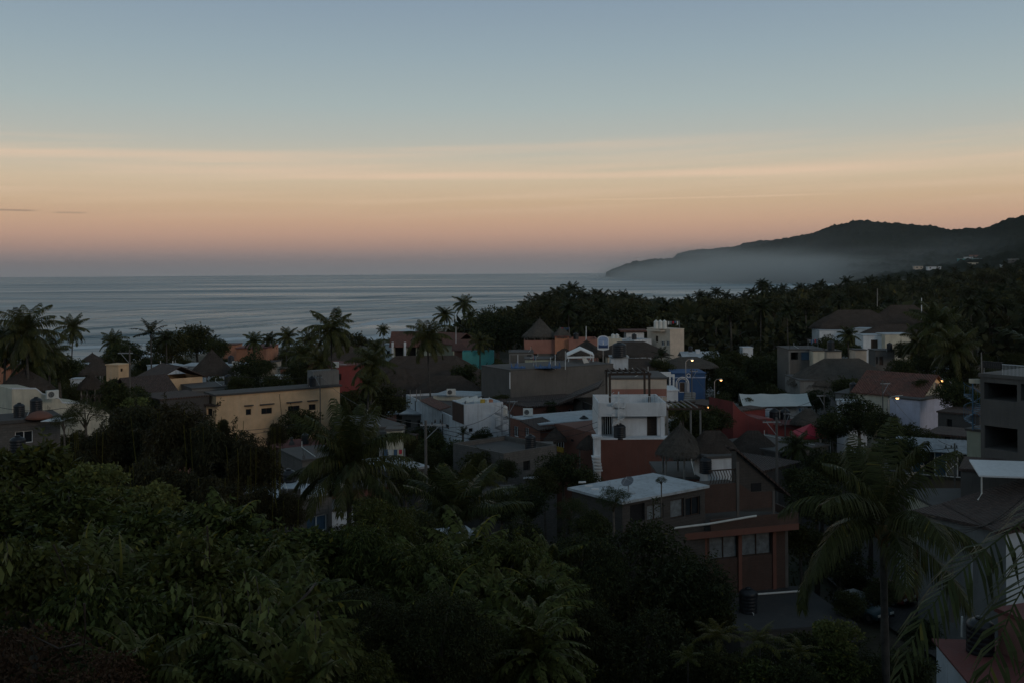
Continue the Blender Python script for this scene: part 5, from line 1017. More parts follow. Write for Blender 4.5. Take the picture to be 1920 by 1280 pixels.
rod("lamp_post", "slim grey post with a globe top on the lane at the right", "lamp post", 1822, 1030, 1130, 60, .06, 'metal'); p = at(1822, 1030, 60); tag(MB().lathe(p, [(.03, -.1), (.14, 0), (.19, .14), (.13, .28), (.02, .33)], 14).build('lamp_globe', 'wplast', None, True, loc=p), "unlit pale lamp globe on the slim grey post", "lamp globe")
rod("street_post", "grey concrete post right of the barred gate", "post", 1784, 1020, 1165, 62, .13, 'grey')
# ---- bottom right: white wall with red roof
f = Fac(1752, 46.5, 1890, 37.5); wr_ = block("white_walled_house", "white walled house with a red roof at the bottom right corner", "house", f, 1199, 9, 'white', 'roofr', ref=1756, over=.16, slab=.1)
zt = wr_['_zt']; f5 = Fac(1868, 45, 1980, 42); block("pinkish_house", "pinkish upper wall at the bottom right edge", "house", f5, 1150, 4, 'pink', 'roofr', zb=zt - .1, ref=1900)
tank("fat black tank on the red roof at the bottom right", 1838, 1222, 50, z=zt + .0); rod("vent_pipe", "short white vent pipe on the red roof at the bottom right", "pipe", 1804, 1155, 1193, 45.5, .06, 'wplast')
# ---- right middle distance
f = Fac(1393, 127, 1507, 129); tn = block("white_market_hall", "long white hall wall under the pale canvas roof", "hall", f, 760, 5, 'whitec', None, ref=1450)
n = 16; cv = thing("canvas_roof", "pale scalloped canvas roof over the long white hall", "canvas roof", f.P(f.L / 2, tn['_zt'], 2)); vs = []
for i in range(n + 1):
    x = i / n; sc_ = .12 * abs(math.sin(x * math.pi * 3)); a = at(1394 + 128 * x, 762 - 2 * x, 126.2); b_ = at(1386 + 127 * x, 737 - x, 132)
    for j in range(5): v_ = a.lerp(b_, j / 4); vs.append((v_.x, v_.y, v_.z - sc_ * (j / 4) - .18 * math.sin(j / 4 * math.pi)))
fs = [[i * 5 + j, (i + 1) * 5 + j, (i + 1) * 5 + j + 1, i * 5 + j + 1] for i in range(n) for j in range(4)]; MB().add(vs, fs).add([(x, y, z - .03) for x, y, z in vs], [q[::-1] for q in fs]).build('canvas', 'canvas', cv, True)
q = MB(); q.tube([Vector(vs[i * 5]) + Vector((0, -.05, -.06)) for i in range(n + 1)], .05, 5); q.build('edge_rope', 'wire', cv)
for x in (0, .33, .66, 1): p = Vector(vs[int(x * n) * 5 + 4]); MB().tube([(p.x, p.y, 4), tuple(p)], .06, 5).build('pole', 'metal', cv)
for k, x in enumerate((1452, 1472)): tank("%s of the two black tanks in front of the white hall" % ("left" if k == 0 else "right"), x, 795, 18.5, Y=121, hs=1.25)
p = at(1417, 781, 122); hp = MB(); hp.par(p, (2.0, 0, 0), (.3, .9, .9), (0, -.06, .06)); tag(hp.build('solar_panel', 'metal', None, loc=p), "tilted grey solar heater panel left of the two black tanks", "solar panel")
f = Fac(1374, 113, 1452, 115); r_ = thing("red_wall_house", "crimson wall with a swooping top edge below the white hall", "house", f.P(2, 6, 1)); polywall('wall', f, [(1374, 752), (1380, 760), (1390, 771), (1404, 779), (1420, 784), (1450, 784)], 5, 'red', r_, z_floor=2.5)
f = Fac(1450, 117, 1530, 116); block("red_low_house", "low dark red house under the two black tanks", "house", f, 795, 5, 'red', 'roofr', ref=1470)
f = Fac(1352, 120, 1380, 118); block("maroon_side_house", "maroon side wall with a white door left of the swooping crimson wall", "house", f, 765, 5, 'red', 'dtile', [(1366, 780, 1372, 795, 'w')])
ct_ = at(1520, 812, 104); rc = thing("red_canopy", "bright crimson pyramid canopy tent in the middle right", "canopy tent", (ct_.x, ct_.y, ct_.z - 2.4)); h_ = 1.55; zt = ct_.z
co = [Vector((ct_.x + a * h_, ct_.y + b_ * h_, zt)) for a, b_ in ((-1, -1), (1, -1), (1, 1), (-1, 1))]; ap = Vector((ct_.x, ct_.y, zt + 1.05))
q = MB(); q.add(co + [ap] + [c - Vector((0, 0, .25)) for c in co], [[0, 1, 4], [1, 2, 4], [2, 3, 4], [3, 0, 4], [0, 5, 6, 1], [1, 6, 7, 2], [2, 7, 8, 3], [3, 8, 5, 0]]); q.build('canopy', 'redcan', rc)
for c in co: MB().tube([c, c - Vector((0, 0, 2.6))], .03, 5).build('leg', 'wmetal', rc)
f = Fac(1462, 96, 1552, 100); ds = block("terrace_slab_house", "flat grey terrace roof below the crimson canopy tent", "house", f, 845, 8, 'dgrey', 'roofg', [(1500, 856, 1525, 872, 'open')], ref=1470)
f = Fac(1430, 88, 1500, 92); block("lane_house", "dim grey house right of the pale van, with a pale ledge", "house", f, 868, 7, 'dgrey', 'dtile', ref=1485)
palapa("brown rounded thatch left of the grey concrete pole", 1412, 806, 856, 48, 100, ridge_px=16, base=gz(24, 100), matn='thatch', knob=False)
palapa("small brown thatch beside the pale hall, above the crimson canopy", 1515, 765, 795, 30, 116, ridge_px=8, base=gz(34, 116), matn='thatchg', knob=False)
f = Fac(1300, 118, 1352, 118); block("brown_roof_house", "brown roofed house above the lane lamp", "house", f, 790, 7, 'dgrey', 'dtile', ref=1330)
f = Fac(1330, 132, 1372, 134); block("lane_shop", "low brown shop with a white poster in front, right of the lit lane lamp", "shop", f, 760, 6, 'terra', 'dtile', [(1350, 768, 1358, 775, 'w'), (1362, 767, 1371, 775, 'b')])
# blue house
f = Fac(1263, 152, 1322, 152); bb = block("blue_house", "cobalt blue house with a white ornamental doorway", "house", f, 698, 6, 'blue', 'blue', [(1274, 716, 1285, 735, 'wd')], ref=1270, over=.15)
q = MB(); s0, z0 = f.hit(1279.5, 718, -.1); 
for rr_, wd in ((.95, .09), (.72, .06)): q.tube([f.P(s0 - rr_, z0 - 1.5, -.1)] + [f.P(s0 + rr_ * math.cos(a), z0 + rr_ * math.sin(a), -.1) for a in [math.pi * (1 - k / 10) for k in range(11)]] + [f.P(s0 + rr_, z0 - 1.5, -.1)], wd, 5)
q.build('door_surround', 'whitec', bb)
q = MB(); s1, z1 = f.hit(1291, 703, -.12); q.tube([f.P(s1 + .27 * math.cos(a), z1 + .27 * math.sin(a), -.12) for a in [k * math.pi / 8 for k in range(17)]], .06, 5); q.build('round_ornament', 'whitec', bb)
MB().par(f.P(-.1, f.hit(1263, 708)[1], -.12), f.u * (f.L + .2), -f.n * .115, (0, 0, .15)).build('cornice', 'skyblue', bb)
stp = thing("street_steps", "pale wide steps climbing to the blue house", "stairs", at(1287, 765, 140))
for k in range(7): p = at(1282 + k * .6, 762 - k * 4.3, 138 + k * 1.2); MB().par(p, (1.5, 0, 0), (0, 1.2, 0), (0, 0, -.28)).build('step', 'lgrey', stp)
pf = thing("white_frame_pergola", "white square-framed pergola left of the blue house", "pergola", at(1243, 728, 148)); a, b_ = at(1223, 706, 148), at(1263, 706, 148); 
for y_ in (0, 3.5):
    for p in (a, b_): MB().box((p.x, p.y + y_, at(1243, 735, 148).z), (.25, .25, a.z - at(1243, 735, 148).z)).build('post', 'wmetal', pf)
    MB().par((a.x - .15, a.y - .12 + y_, a.z + .002), (b_.x - a.x + .3, 0, 0), (0, .25, 0), (0, 0, .38)).build('beam', 'wmetal', pf)
f = Fac(1222, 146, 1262, 146); block("pergola_house", "low pinkish terrace house under the white square-framed pergola", "house", f, 728, 8, 'pink', 'roofg')
f = Fac(1248, 130, 1271, 130); block("white_stair_house", "white stepped building bit right of the tower terrace", "house", f, 730, 5, 'whitec', 'whitec')
tp = thing("timber_trellis", "dark timber trellis with pale rafters right of the white tower house", "pergola", at(1275, 800, 97)); a, b_ = at(1248, 764, 96), at(1315, 764, 96)
for k in range(6): p = a.lerp(b_, (k + .3) / 6); MB().par(p, (.09, 0, 0), (-.5, 3.2, .25), (0, 0, .1)).build('rafter', 'lwood', tp)
for d_ in (0, 3.2): MB().par((a.x, a.y + d_, a.z - .2 + d_ * .07), (b_.x - a.x, 0, 0), (0, .15, 0), (0, 0, .18)).build('beam', 'wood', tp)
for x in (1251, 1295, 1313): p = at(x, 765, 96.2); MB().tube([(p.x, p.y, 4), tuple(p)], .1, 6).build('post', 'lgrey', tp)
# ---- houses right of the hall
f = Fac(1500, 147, 1655, 147); gh = block("round_grey_house", "pale grey walled house under the widest grey thatch", "house", f, 711, 8, 'lgrey', 'roofg', ref=1580)
palapa("widest grey thatched roof, over the pale grey walls in the right middle", 1578, 671, 722, 86, 151, ridge_px=50, base=gh['_zt'] - 1, matn='thatchg', knob=False, asp=.75)
f = Fac(1479, 162, 1546, 162); bq = block("grey_two_storey", "grey two-storey house with laundry-dark upper openings left of the widest thatch", "house", f, 654, 7, 'grey', 'dgrey', [(1483, 657, 1497, 674, 'open', 2), (1488, 700, 1499, 714, 'open', 1), (1502, 657, 1523, 675, 'bu')], ref=1480)
f = Fac(1525, 160, 1546, 160); block("cream_roof_room", "cream room at the right end of the grey two-storey house", "rooftop room", f, 656, 3, 'cream', 'dgrey')
f = Fac(1550, 168, 1578, 168); br_ = block("beige_roof_room", "beige room carrying a black tank beside the thick palm", "rooftop room", f, 657, 4, 'beige', 'dgrey')
tank("black tank on the beige room beside the thick palm", 1558, 656, 13.5, z=br_['_zt'])
f = Fac(1604, 176, 1625, 176); block("pink_beige_room", "pinkish beige wall just right of the thick palm", "house", f, 655, 4, 'beige', 'roofg')
f = Fac(1537, 240, 1608, 240); wv = block("white_curved_house", "long white villa wall with a wavy lower edge under the dark thatch", "villa", f, 619, 6, 'whitec', 'roofw', ref=1540)
f = Fac(1600, 236, 1660, 232); block("white_villa_wing", "white villa wing joining the two big dark thatched roofs", "villa", f, 617, 6, 'whitec', 'roofw', ref=1650)
palapa("left of the two big dark thatched roofs on the right-hand rise", 1602, 581, 615, 70, 246, ridge_px=46, base=gz(85, 246), matn='thatch', knob=False, asp=.5, posts=6)
palapa("right, taller one of the two big dark thatched roofs on the right-hand rise", 1692, 572, 618, 66, 246, ridge_px=34, base=gz(96, 246), matn='thatch', knob=False, asp=.5, posts=6)
palapa("lower dark thatch over the white villa front on the right-hand rise", 1672, 608, 630, 54, 222, ridge_px=34, base=gz(82, 222), matn='thatch', knob=False, asp=.5)
f = Fac(1619, 214, 1662, 214); block("villa", "white villa front with a dark door in the right middle", "villa", f, 628, 5, 'whitec', 'roofw', [(1633, 637, 1646, 653, 'bd')], ref=1640)
f = Fac(1660, 212, 1708, 212); vf = block("pale_villa_front", "cream and white villa front with a small black tank before it", "villa", f, 626, 5, 'cream', 'roofw', ref=1680)
f = Fac(1642, 200, 1678, 200); lv = block("grey_block_terrace", "grey block terrace below the white villa front, with a doorway", "house", f, 656, 4, 'grey', 'dgrey', [(1639, 668, 1646, 682, 'open'), (1649, 668, 1656, 684, 'bd')])
tank("small black tank on the grey block terrace", 1668, 656, 10.5, z=lv['_zt']); tank("dark tank low beside the pale villa front", 1688, 670, 9, Y=204)
rod("villa_mast", "tall thin mast beside the left big thatched roof", "mast", 1645, 541, 575, 244, .12, 'lwood'); rod("villa_mast", "tall thin mast at the right end of the big thatched roofs", "mast", 1728, 559, 600, 240, .12, 'wmetal')
f = Fac(1622, 142, 1672, 136); r_ = block("brown_tile_house", "house with a brown tiled slope and cream gable left of the green courtyard", "house", f, 724, 4, 'cream', None, ref=1640); gable(r_, f, r_['_zt'] - .1, 4, 1.2, 'tile', over=.4)
f = Fac(1672, 139, 1700, 136); block("cream_parapet_house", "cream parapet wall between the two brown tiled roofs", "house", f, 714, 4, 'cream', 'turq', par=.8)
f = Fac(1704, 134, 1738, 130); r_ = block("brown_tile_house", "right-hand house with a brown tiled slope beside the lit lamp", "house", f, 730, 4, 'cream', None, ref=1710); gable(r_, f, r_['_zt'] - .1, 4, 1.2, 'tile', over=.5)
f = Fac(1726, 116, 1776, 121); r_ = block("cream_gable_house", "cream gable-ended house below the right-hand street lamp", "house", f, 738, 8, 'cream', None, [(1730, 752, 1736, 778, 'open'), (1752, 742, 1756, 748, 'open')], ref=1735); g_, tr_ = gable(r_, f, r_['_zt'] - .1, 8, 2.1, 'tile', along=False, over=.5); tr_.build('gable_wall', 'cream', r_)
MB().par(f.P(f.hit(1733, 773, -.15)[0], f.hit(1733, 773, -.15)[1], -.15), f.u * .7, -f.n * .1, (0, 0, .9)).build('hanging_sign', 'wood', r_)
f = Fac(1668, 117, 1724, 114); block("lilac_white_house", "lilac-white plain wall behind the left lit street lamp", "house", f, 744, 7, 'lilac', 'roofg', ref=1690)
f = Fac(1566, 128, 1668, 124); lg_ = block("long_grey_roof_house", "long low grey roofed house right of the pale hall", "house", f, 737, 7, 'lgrey', 'dgrey', ref=1600); tank("black tank on the long low grey roof", 1600, 734, 14, Y=128.5)
f = Fac(1590, 112, 1625, 112); block("white_court_wall", "white wall glimpsed through the dark tree right of the hall", "house", f, 755, 4, 'whitec', 'roofw')
f = Fac(1758, 106, 1836, 103); block("dim_house", "dim brown-walled house between the cream gable and the unfinished building", "house", f, 772, 6, 'dgrey', 'dtile', [(1775, 785, 1785, 800, 'open')], ref=1790)
f = Fac(1752, 190, 1800, 190); block("pale_roof_row", "pale flat roof glimpsed among palms left of the unfinished building", "house", f, 690, 5, 'white', 'roofw')
f = Fac(1815, 185, 1838, 185); block("small_dim_house", "small greyish house hard against the unfinished building", "house", f, 685, 5, 'grey', 'roofg')
f = Fac(1778, 300, 1797, 300); block("far_white_house", "two-tone white house on the wooded rise at the right", "house", f, 592, 5, 'whitec', 'whitec', [(1781, 596, 1795, 600, 'open')]); f = Fac(1776, 292, 1808, 292); block("far_beige_house", "beige house just below the two-tone white house", "house", f, 604, 5, 'beige', 'roofg', ref=1790)
f = Fac(1840, 420, 1872, 420); block("far_white_villa", "long white villa high in the woods at the right", "villa", f, 575, 5, 'whitec', 'roofw'); f = Fac(1868, 420, 1888, 420); r_ = block("far_domed_villa", "white villa part with a reddish gable top in the woods at the right", "villa", f, 572, 5, 'whitec', None); gable(r_, f, r_['_zt'] - .1, 5, 1.4, 'tile', over=.3)
f = Fac(1876, 410, 1893, 410); block("far_white_terrace", "white colonnaded terrace below the reddish gable villa", "villa", f, 581, 4, 'whitec', 'roofw', [(1878, 584, 1881, 589, 'open'), (1884, 584, 1887, 589, 'open')])
for k, (x0, x1, y, mt, lb) in enumerate(((1812, 1826, 482, 'white', "pale hillside house, upper one of the far group"), (1822, 1840, 478, 'pink', "pinkish roofed hillside house above the far group"), (1800, 1845, 485, 'turq', "bluish green hillside house in the far group"), (1817, 1836, 492, 'cream', "cream hillside house, lowest of the far group"), (1741, 1766, 500, 'white', "low pale house at the foot of the far hills"), (1881, 1900, 496, 'white', "white hillside house near the right edge of the photo"), (1896, 1912, 486, 'grey', "grey hillside house at the right edge above the white one"), (1716, 1732, 499, 'beige', "tiny beige house at the edge of the mist"))):
    p = hillhit((x0 + x1) / 2, y + 6); f = Fac(x0, p.y, x1, p.y); block("hillside_house", lb, "house", f, y, 9, mt, 'dtile' if mt in ('pink', 'cream') else 'roofw', [(x0 + 2, y + 1.6, x0 + 5, y + 4, 'open'), (x1 - 6, y + 1.6, x1 - 3, y + 4, 'open')], zb=p.z - 12, slab=.6, over=.8, group="houses on the far hillside")
# ---- lower left houses
f = Fac(522, 61.5, 620, 64); lh = block("front_block_house", "grey block house with a white-framed blue-curtained window, front left", "house", f, 936, 6, 'block', 'roofw', [(575, 966, 614, 997, 'w2u')], ref=530, over=.1)
f = Fac(500, 63.2, 522, 61.6); block("white_side_wall", "white side wall left of the front block house", "wall", f, 925, .3, 'white', 'roofw')
tank("black tank behind the parapet of the front block house", 541, 918, 30, Y=67); 
for k, x in enumerate((530, 543, 556)): p = on_z(x, 936, lh['_zt']); tag(MB().box((p.x, p.y + .3, lh['_zt'] - .02), (.36, .25, .62)).build('parapet_pier', 'block', None, loc=p), "grey block pier on the front roof edge, %s of three" % ('left', 'middle', 'right')[k], "pier")
for k, (x, y) in enumerate(((594, 912), (624, 912), (634, 910), (641, 913))): p = at(x, y, 69 + k * .3); tag(MB().lathe(p, [(.05, 0), (.24, .03), (.30, .2), (.20, .38), (.04, .42)], 9).build('cement_bag', 'wplast', None, True, loc=p), "white sack on the roof behind the front block house, %s" % ("leftmost of four", "second from the left", "third from the left", "rightmost of four")[k], "sack", "white sacks on the roof")
f = Fac(560, 70.5, 735, 73.5); block("brown_roof_row", "long brown flat roofed house behind the big front palm", "house", f, 919, 5, 'rust', 'roofg', ref=600, over=.2)
f = Fac(618, 68.5, 672, 69.5); block("white_patio_wall", "white patio wall behind the trunk of the big front palm", "wall", f, 951, 3, 'white', 'roofg', ref=640)
f = Fac(566, 82, 650, 84); block("grey_room_house", "grey house with a dark doorway behind the big front palm", "house", f, 857, 6, 'block', 'dgrey', [(578, 868, 590, 898, 'open')], ref=600)
f = Fac(690, 96, 758, 98); block("rear_grey_house", "grey-brown house right of the big front palm, with a cream corner", "house", f, 797, 9, 'grey', 'roofg', ref=740); f = Fac(724, 94, 752, 94); block("cream_corner", "cream wall piece catching light right of the big front palm", "wall", f, 803, 1.5, 'cream', 'grey')
f = Fac(735, 82, 800, 84); block("junk_yard_house", "low dark house with clutter at the foot of the wooden utility pole", "house", f, 878, 6, 'dgrey', 'metal', ref=760)
f = Fac(780, 62, 885, 63.5); block("white_low_slab", "low white roof between the two front palms and the dark mango tree", "house", f, 1006, 1.6, 'white', 'roofw', ref=800)
f = Fac(905, 72, 960, 72); block("teal_door_house", "dark low house with a teal door deep between the trees", "house", f, 925, 3, 'dgrey', 'dgrey', [(912, 930, 926, 950, 'wu')])
palapa("tip of a grey palapa at the bottom, right of centre", 1331, 1229, 1292, 42, 41, base=gz(8, 41), matn='thatchg', posts=3, knob=False)
p = at(1150, 1276, 40); um = thing("red_parasol", "top of a dull red parasol at the bottom edge", "parasol", (p.x, p.y, gz(p.x, p.y))); MB().lathe((p.x, p.y, p.z - .5), [(1.1, 0), (.9, .17), (.55, .36), (.2, .47), (.02, .5)], 16).build('canopy', 'roofr', um); MB().tube([(p.x, p.y, gz(p.x, p.y)), (p.x, p.y, p.z - .05)], .03, 6).build('pole', 'metal', um)
# ---- poles, lamps, cables
u1, t1_ = utility_pole("concrete utility pole with a braced crossarm before the angled white building", 798, 787, 82, .15, 1.5, 1)
u2, t2_ = utility_pole("tall pole with a street-light arm behind the bamboo on the left", 243, 655, 112, .13, 1.2, -1)
u3, t3_ = utility_pole("grey pole right of the brown thatch in the middle right", 1456, 782, 88, .15, 1.1, -1)
u4, t4_ = utility_pole("thin pole in front of the red low house", 1472, 768, 112, .09, .6, 1)
u5, t5_ = utility_pole("thin pole in front of the lane, left of the crimson wall", 1376, 752, 118, .09, .8, -1)
u6, t6_ = utility_pole("pole beside the blue house steps", 1297, 690, 143, .10, .8, 1)
street_lamp("glowing street lamp in front of the white low roof, uppermost left", 1298, 674.5, 150, 1, 'lampglass2', 8)
street_lamp("glowing street lamp alone among dark trees, middle of the lamps", 1352, 711.5, 150, 1, 'lampglass', 8)
street_lamp("small glowing lamp low in the lane right of the trellis", 1329, 762, 120, -1, 'lampglass', 2.5)
street_lamp("glowing street lamp above the cream gable-ended house", 1767, 712.5, 119, -1, 'lampglass', 2.5)
street_lamp("brightest glowing street lamp before the lilac-white wall", 1682.5, 745, 107, 1, 'lampglass', 4)
up = Vector((0, 0, -.35))
cable("upper cable crossing the yellow building towards the utility pole", [at(290, 789, 100), at(560, 793, 92), t1_ + up], .8); cable("lower cable crossing the yellow building towards the utility pole", [at(290, 792, 100), at(560, 797, 92), t1_ + up * 1.4], 1.0)
cable("upper cable from the utility pole past the angled white building", [t1_ + up, at(960, 803, 90), at(1120, 790, 88)], .6); cable("lower cable from the utility pole past the angled white building", [t1_ + up * 1.6, at(960, 812, 90), at(1120, 800, 88)], .7)
cable("long cable across the cream house on the left", [at(-40, 752, 88), at(120, 764, 88), at(300, 775, 90)], .5); cable("slack cable over the red lane houses", [t5_ + up, t3_ + up], .5); cable("cable above the crimson canopy", [t3_ + up, t4_ + up, at(1680, 800, 100)], .8)
for k in range(3): cable(("upper", "middle", "lower")[k] + " cable above the white shop at the right", [at(1786, 1000 - k * 9, 60), at(1925, 925 + k * 12, 50)], .5)
for k, x in enumerate((816, 826)):
    p = at(x, 791.5, 82); b_ = MB(); b_.lathe((0, 0, 0), [(.02, 0), (.06, .05), (.08, .13), (.05, .21), (.045, .27), (.01, .31)], 8); b_.tube([(0, 0, .06), (-.14, .0, -.04)], [.04, .01], 5); b_.tube([(.03, 0, .26), (.1, 0, .25)], [.015, .003], 4); o = b_.build('perched_bird', 'black', None, True, loc=(0, 0, 0)); o.location = p + Vector((0, 0, -.02)); tag(o, "dark bird perched on the crossarm of the utility pole, %s one" % ('left', 'right')[k], "bird")

PL = []
for k, (x, y, Y, lb) in enumerate(((600, 700, 128, "thin pole standing behind the drooping palm and the cistern"), (955, 745, 108, "thin pole between the white building and the terracotta house"), (1545, 735, 122, "leaning thin pole above the pale hall's right end"), (1655, 712, 118, "thin pole beside the brown tiled roofs"), (1790, 830, 82, "thin pole behind the glazed lean-to"), (1180, 690, 118, "thin pole behind the timber pergola"))):
    PL.append(utility_pole(lb, x, y, Y, .09, .8, 1 if k % 2 else -1)[1])
for a_, b_, lb in ((PL[0], t1_, "long cable from the thin left pole to the concrete utility pole"), (t1_, PL[1], "cable between the utility pole and the terracotta house pole"), (PL[1], PL[5], "cable over the terracotta roofs"), (PL[5], t6_, "cable crossing behind the timber pergola"), (t6_, t5_, "cable over the lane lamps"), (t5_, PL[2], "cable over the pale hall"), (PL[2], PL[3], "cable above the dark tree right of the hall"), (PL[3], PL[4], "cable sloping down in front of the unfinished building"), (PL[4], t3_, "cable over the crown of the largest palm"), (t2_, PL[0], "long cable over the dark tiled house and yellow roof")):
    cable(lb, [a_ + up, b_ + up], 1.2, .014)

# more of the town: low houses packed between the named ones
_n = {}
for o_ in list(bpy.data.objects):
    if o_.parent is None and o_.get('category') in ('house', 'villa', 'building', 'hall', 'tower block', 'shop'): _n.setdefault(o_.name.split('.')[0], []).append(o_)
NICK = [(k.replace('_', ' '), v[0].location.copy()) for k, v in _n.items() if len(v) == 1]; TAKEN = set(); ROOTS = [v[0] for v in _n.values() if len(v) == 1]
def rel_label(lead, x, y):
    for nm, p in sorted(NICK, key=lambda q: (q[1].x - x) ** 2 + (q[1].y - y) ** 2)[:7]:
        dx = (x / y - p.x / p.y) * 150; dy = y - p.y; rel = 'behind' if dy > 5 and abs(dx) < dy else 'in front of' if dy < -5 and abs(dx) < -dy else 'just right of' if dx > 0 else 'just left of'
        s = "%s %s the %s" % (lead, rel, nm)
        if s not in TAKEN: TAKEN.add(s); return s
    return None
OCC = [(o_.location.x, o_.location.y) for o_ in bpy.data.objects if o_.parent is None and o_.get('category') in ('house', 'villa', 'building', 'palapa', 'hall', 'tower block', 'shop', 'rooftop room', 'hut', 'annex')]
gk = random.Random(12); nk = 0; tries = 0; KINDS = [('white', 'roofw', 'white'), ('cream', 'dtile', 'cream'), ('grey', 'roofg', 'grey'), ('terra', 'dtile', 'brick-red'), ('beige', 'roofg', 'beige'), ('block', 'metal', 'block-walled'), ('pink', 'roofw', 'pinkish'), ('lgrey', 'dgrey', 'pale grey')]
while nk < 34 and tries < 4000:
    tries += 1; px = gk.uniform(250, 1800); Y = gk.uniform(100, 235); x = (px - CX) / F * Y
    if float(shore_d(x, Y)) < 30 or any((x - a) ** 2 + (Y - b_) ** 2 < 52 for a, b_ in OCC) or (abs(x - 29) < 7 and Y < 145): continue
    mt, rf, cn_ = gk.choice(KINDS); W_ = gk.uniform(3.5, 6.5); th = gk.uniform(-.35, .35); h_ = gk.uniform(3.0, 5.6); z = gz(x, Y) + h_
    p0 = (x - W_ / 2 * math.cos(th), Y - W_ / 2 * math.sin(th)); p1 = (x + W_ / 2 * math.cos(th), Y + W_ / 2 * math.sin(th)); f = Fac(CX + p0[0] / p0[1] * F, p0[1], CX + p1[0] / p1[1] * F, p1[1])
    lb = rel_label("small low %s house" % cn_, x, Y)
    if lb is None: continue
    pw = lambda s_, z_: (CX + f.P(s_, 0).x / f.P(s_, 0).y * F, 511.8 + 6.7 - .007 * px + (27 - z_) / f.P(s_, 0).y * F)
    ws = []
    for s_ in (W_ * .25, W_ * .7): a_, b2 = pw(s_ - .4, z - .9), pw(s_ + .4, z - 1.9); ws.append((a_[0], a_[1], b2[0], b2[1], gk.choice(('b2', 'w2', 'open', 'b2c'))))
    block("small_house", lb, "house", f, 0, gk.uniform(3.5, 5.5), mt, rf, ws, zt=z, over=gk.uniform(.1, .4)); OCC.append((x, Y)); nk += 1
# tanks and washing on the flat roofs
nt_ = 0
for r_ in ROOTS:
    wl = [c_ for c_ in r_.children if c_.name.split('.')[0] == 'roof' and 'tile' not in c_.data.materials[0].name]
    if not wl or r_.location.y > 235 or r_.location.y < 78 or '_zt' not in r_ or gk.random() < .45: continue
    vs = [v.co for v in wl[0].data.vertices]; cx_, cy_ = sum(v.x for v in vs) / len(vs), sum(v.y for v in vs) / len(vs); zt_ = max(v.z for v in vs); c0 = vs[gk.randrange(len(vs))]; q_ = gk.uniform(.25, .6); p = r_.location + Vector((cx_ + (c0.x - cx_) * q_, cy_ + (c0.y - cy_) * q_, zt_))
    nm = r_.name.replace('_', ' '); k_ = gk.random()
    if k_ < .62:
        s_ = gk.uniform(.75, 1.0); proto('tankblack', mk_tank('black'), p, gk.uniform(0, 6), s_, "black water tank on the roof of the %s" % nm, 'roof water tanks')
    else:
        t_ = thing('washing_line', "line of washing on the roof of the %s" % nm, 'washing line', p); u_ = Vector((math.cos(nt_), math.sin(nt_) * .4, 0)); L_ = 2.4; m_ = MB()
        for s_ in (-1, 1): m_.tube([p + u_ * s_ * L_ / 2, p + u_ * s_ * L_ / 2 + Vector((0, 0, 1.5))], .03, 5)
        m_.tube([p - u_ * L_ / 2 + Vector((0, 0, 1.45)), p + Vector((0, 0, 1.38)), p + u_ * L_ / 2 + Vector((0, 0, 1.45))], .01, 4); m_.build('line', 'metal', t_)
        for j in range(5):
            a_ = p + u_ * (-L_ / 2 + .25 + j * .45) + Vector((0, 0, 1.40)); w_, h_ = gk.uniform(.25, .4), gk.uniform(.35, .8); n_ = Vector((-u_.y, u_.x, 0)) * .03
            MB().add([a_, a_ + u_ * w_, a_ + u_ * w_ * .95 + n_ - Vector((0, 0, h_)), a_ + u_ * .03 - n_ - Vector((0, 0, h_ * .95))] + [q + n_ * .4 for q in (a_, a_ + u_ * w_, a_ + u_ * w_ * .95 + n_ - Vector((0, 0, h_)), a_ + u_ * .03 - n_ - Vector((0, 0, h_ * .95)))], [[0, 1, 2, 3], [7, 6, 5, 4]]).build('cloth', gk.choice(('canvas', 'bcurt', 'redcan', 'curtain', 'tarp')), t_)
    nt_ += 1

# ================================================================ vegetation
for k in range(4): crown_mesh(('far', k), 'far', 100 + k, 26, 2300, (1, 1, .82), .13, aspect=.6, clr=(.24, .44))
for k in range(4): crown_mesh(('mid', k), 'mid', 200 + k, 46, 8500, (1, 1, .9), .085, aspect=.5, clr=(.24, .42), low=-.95, inner=.25)
for k in range(2): crown_mesh(('dk', k), 'dk', 250 + k, 44, 10000, (1, 1, .95), .075, aspect=.5, clr=(.26, .42), inner=.2, low=-.95)
for k in range(3): crown_mesh(('shrub', k), 'fg', 300 + k, 40, 5200, (1, 1, .85), .135, aspect=.42, droop=.5, clr=(.20, .38), low=-.9)
for k in range(2): crown_mesh(('big', k), 'dk', 320 + k, 64, 22000, (1, 1, .85), .044, aspect=.42, droop=.7, clr=(.16, .30), low=-.9)
crown_mesh(('mango', 0), 'fg', 330, 55, 13000, (1, 1, .8), .085, aspect=.26, droop=1.4, clr=(.15, .28), low=-.9)
crown_mesh(('lite', 0), 'lite', 340, 26, 3200, (1, 1, .8), .12, aspect=.7, droop=.4, clr=(.2, .34), low=-.8)
crown_mesh(('vine', 0), 'fg', 350, 40, 3400, (1, 1, .8), .125, aspect=.48, droop=1.1, clr=(.2, .4), low=-.3)
crown_mesh(('vine', 1), 'fg', 351, 40, 3000, (1, 1, .8), .14, aspect=.40, droop=1.6, clr=(.2, .4), low=-.3)
crown_mesh(('dry', 0), 'dry', 360, 30, 2600, (1, 1, .8), .085, aspect=.48, droop=1.0, clr=(.2, .4), low=-.3)
crown_mesh(('bam', 0), 'bam', 370, 60, 22000, (1, 1, 1.25), .10, aspect=.24, droop=1.1, clr=(.2, .36), low=-.9, inner=.15)
crown_mesh(('bam', 1), 'bam', 371, 60, 22000, (1, 1, 1.35), .10, aspect=.24, droop=1.3, clr=(.16, .32), low=-.9, inner=.15)
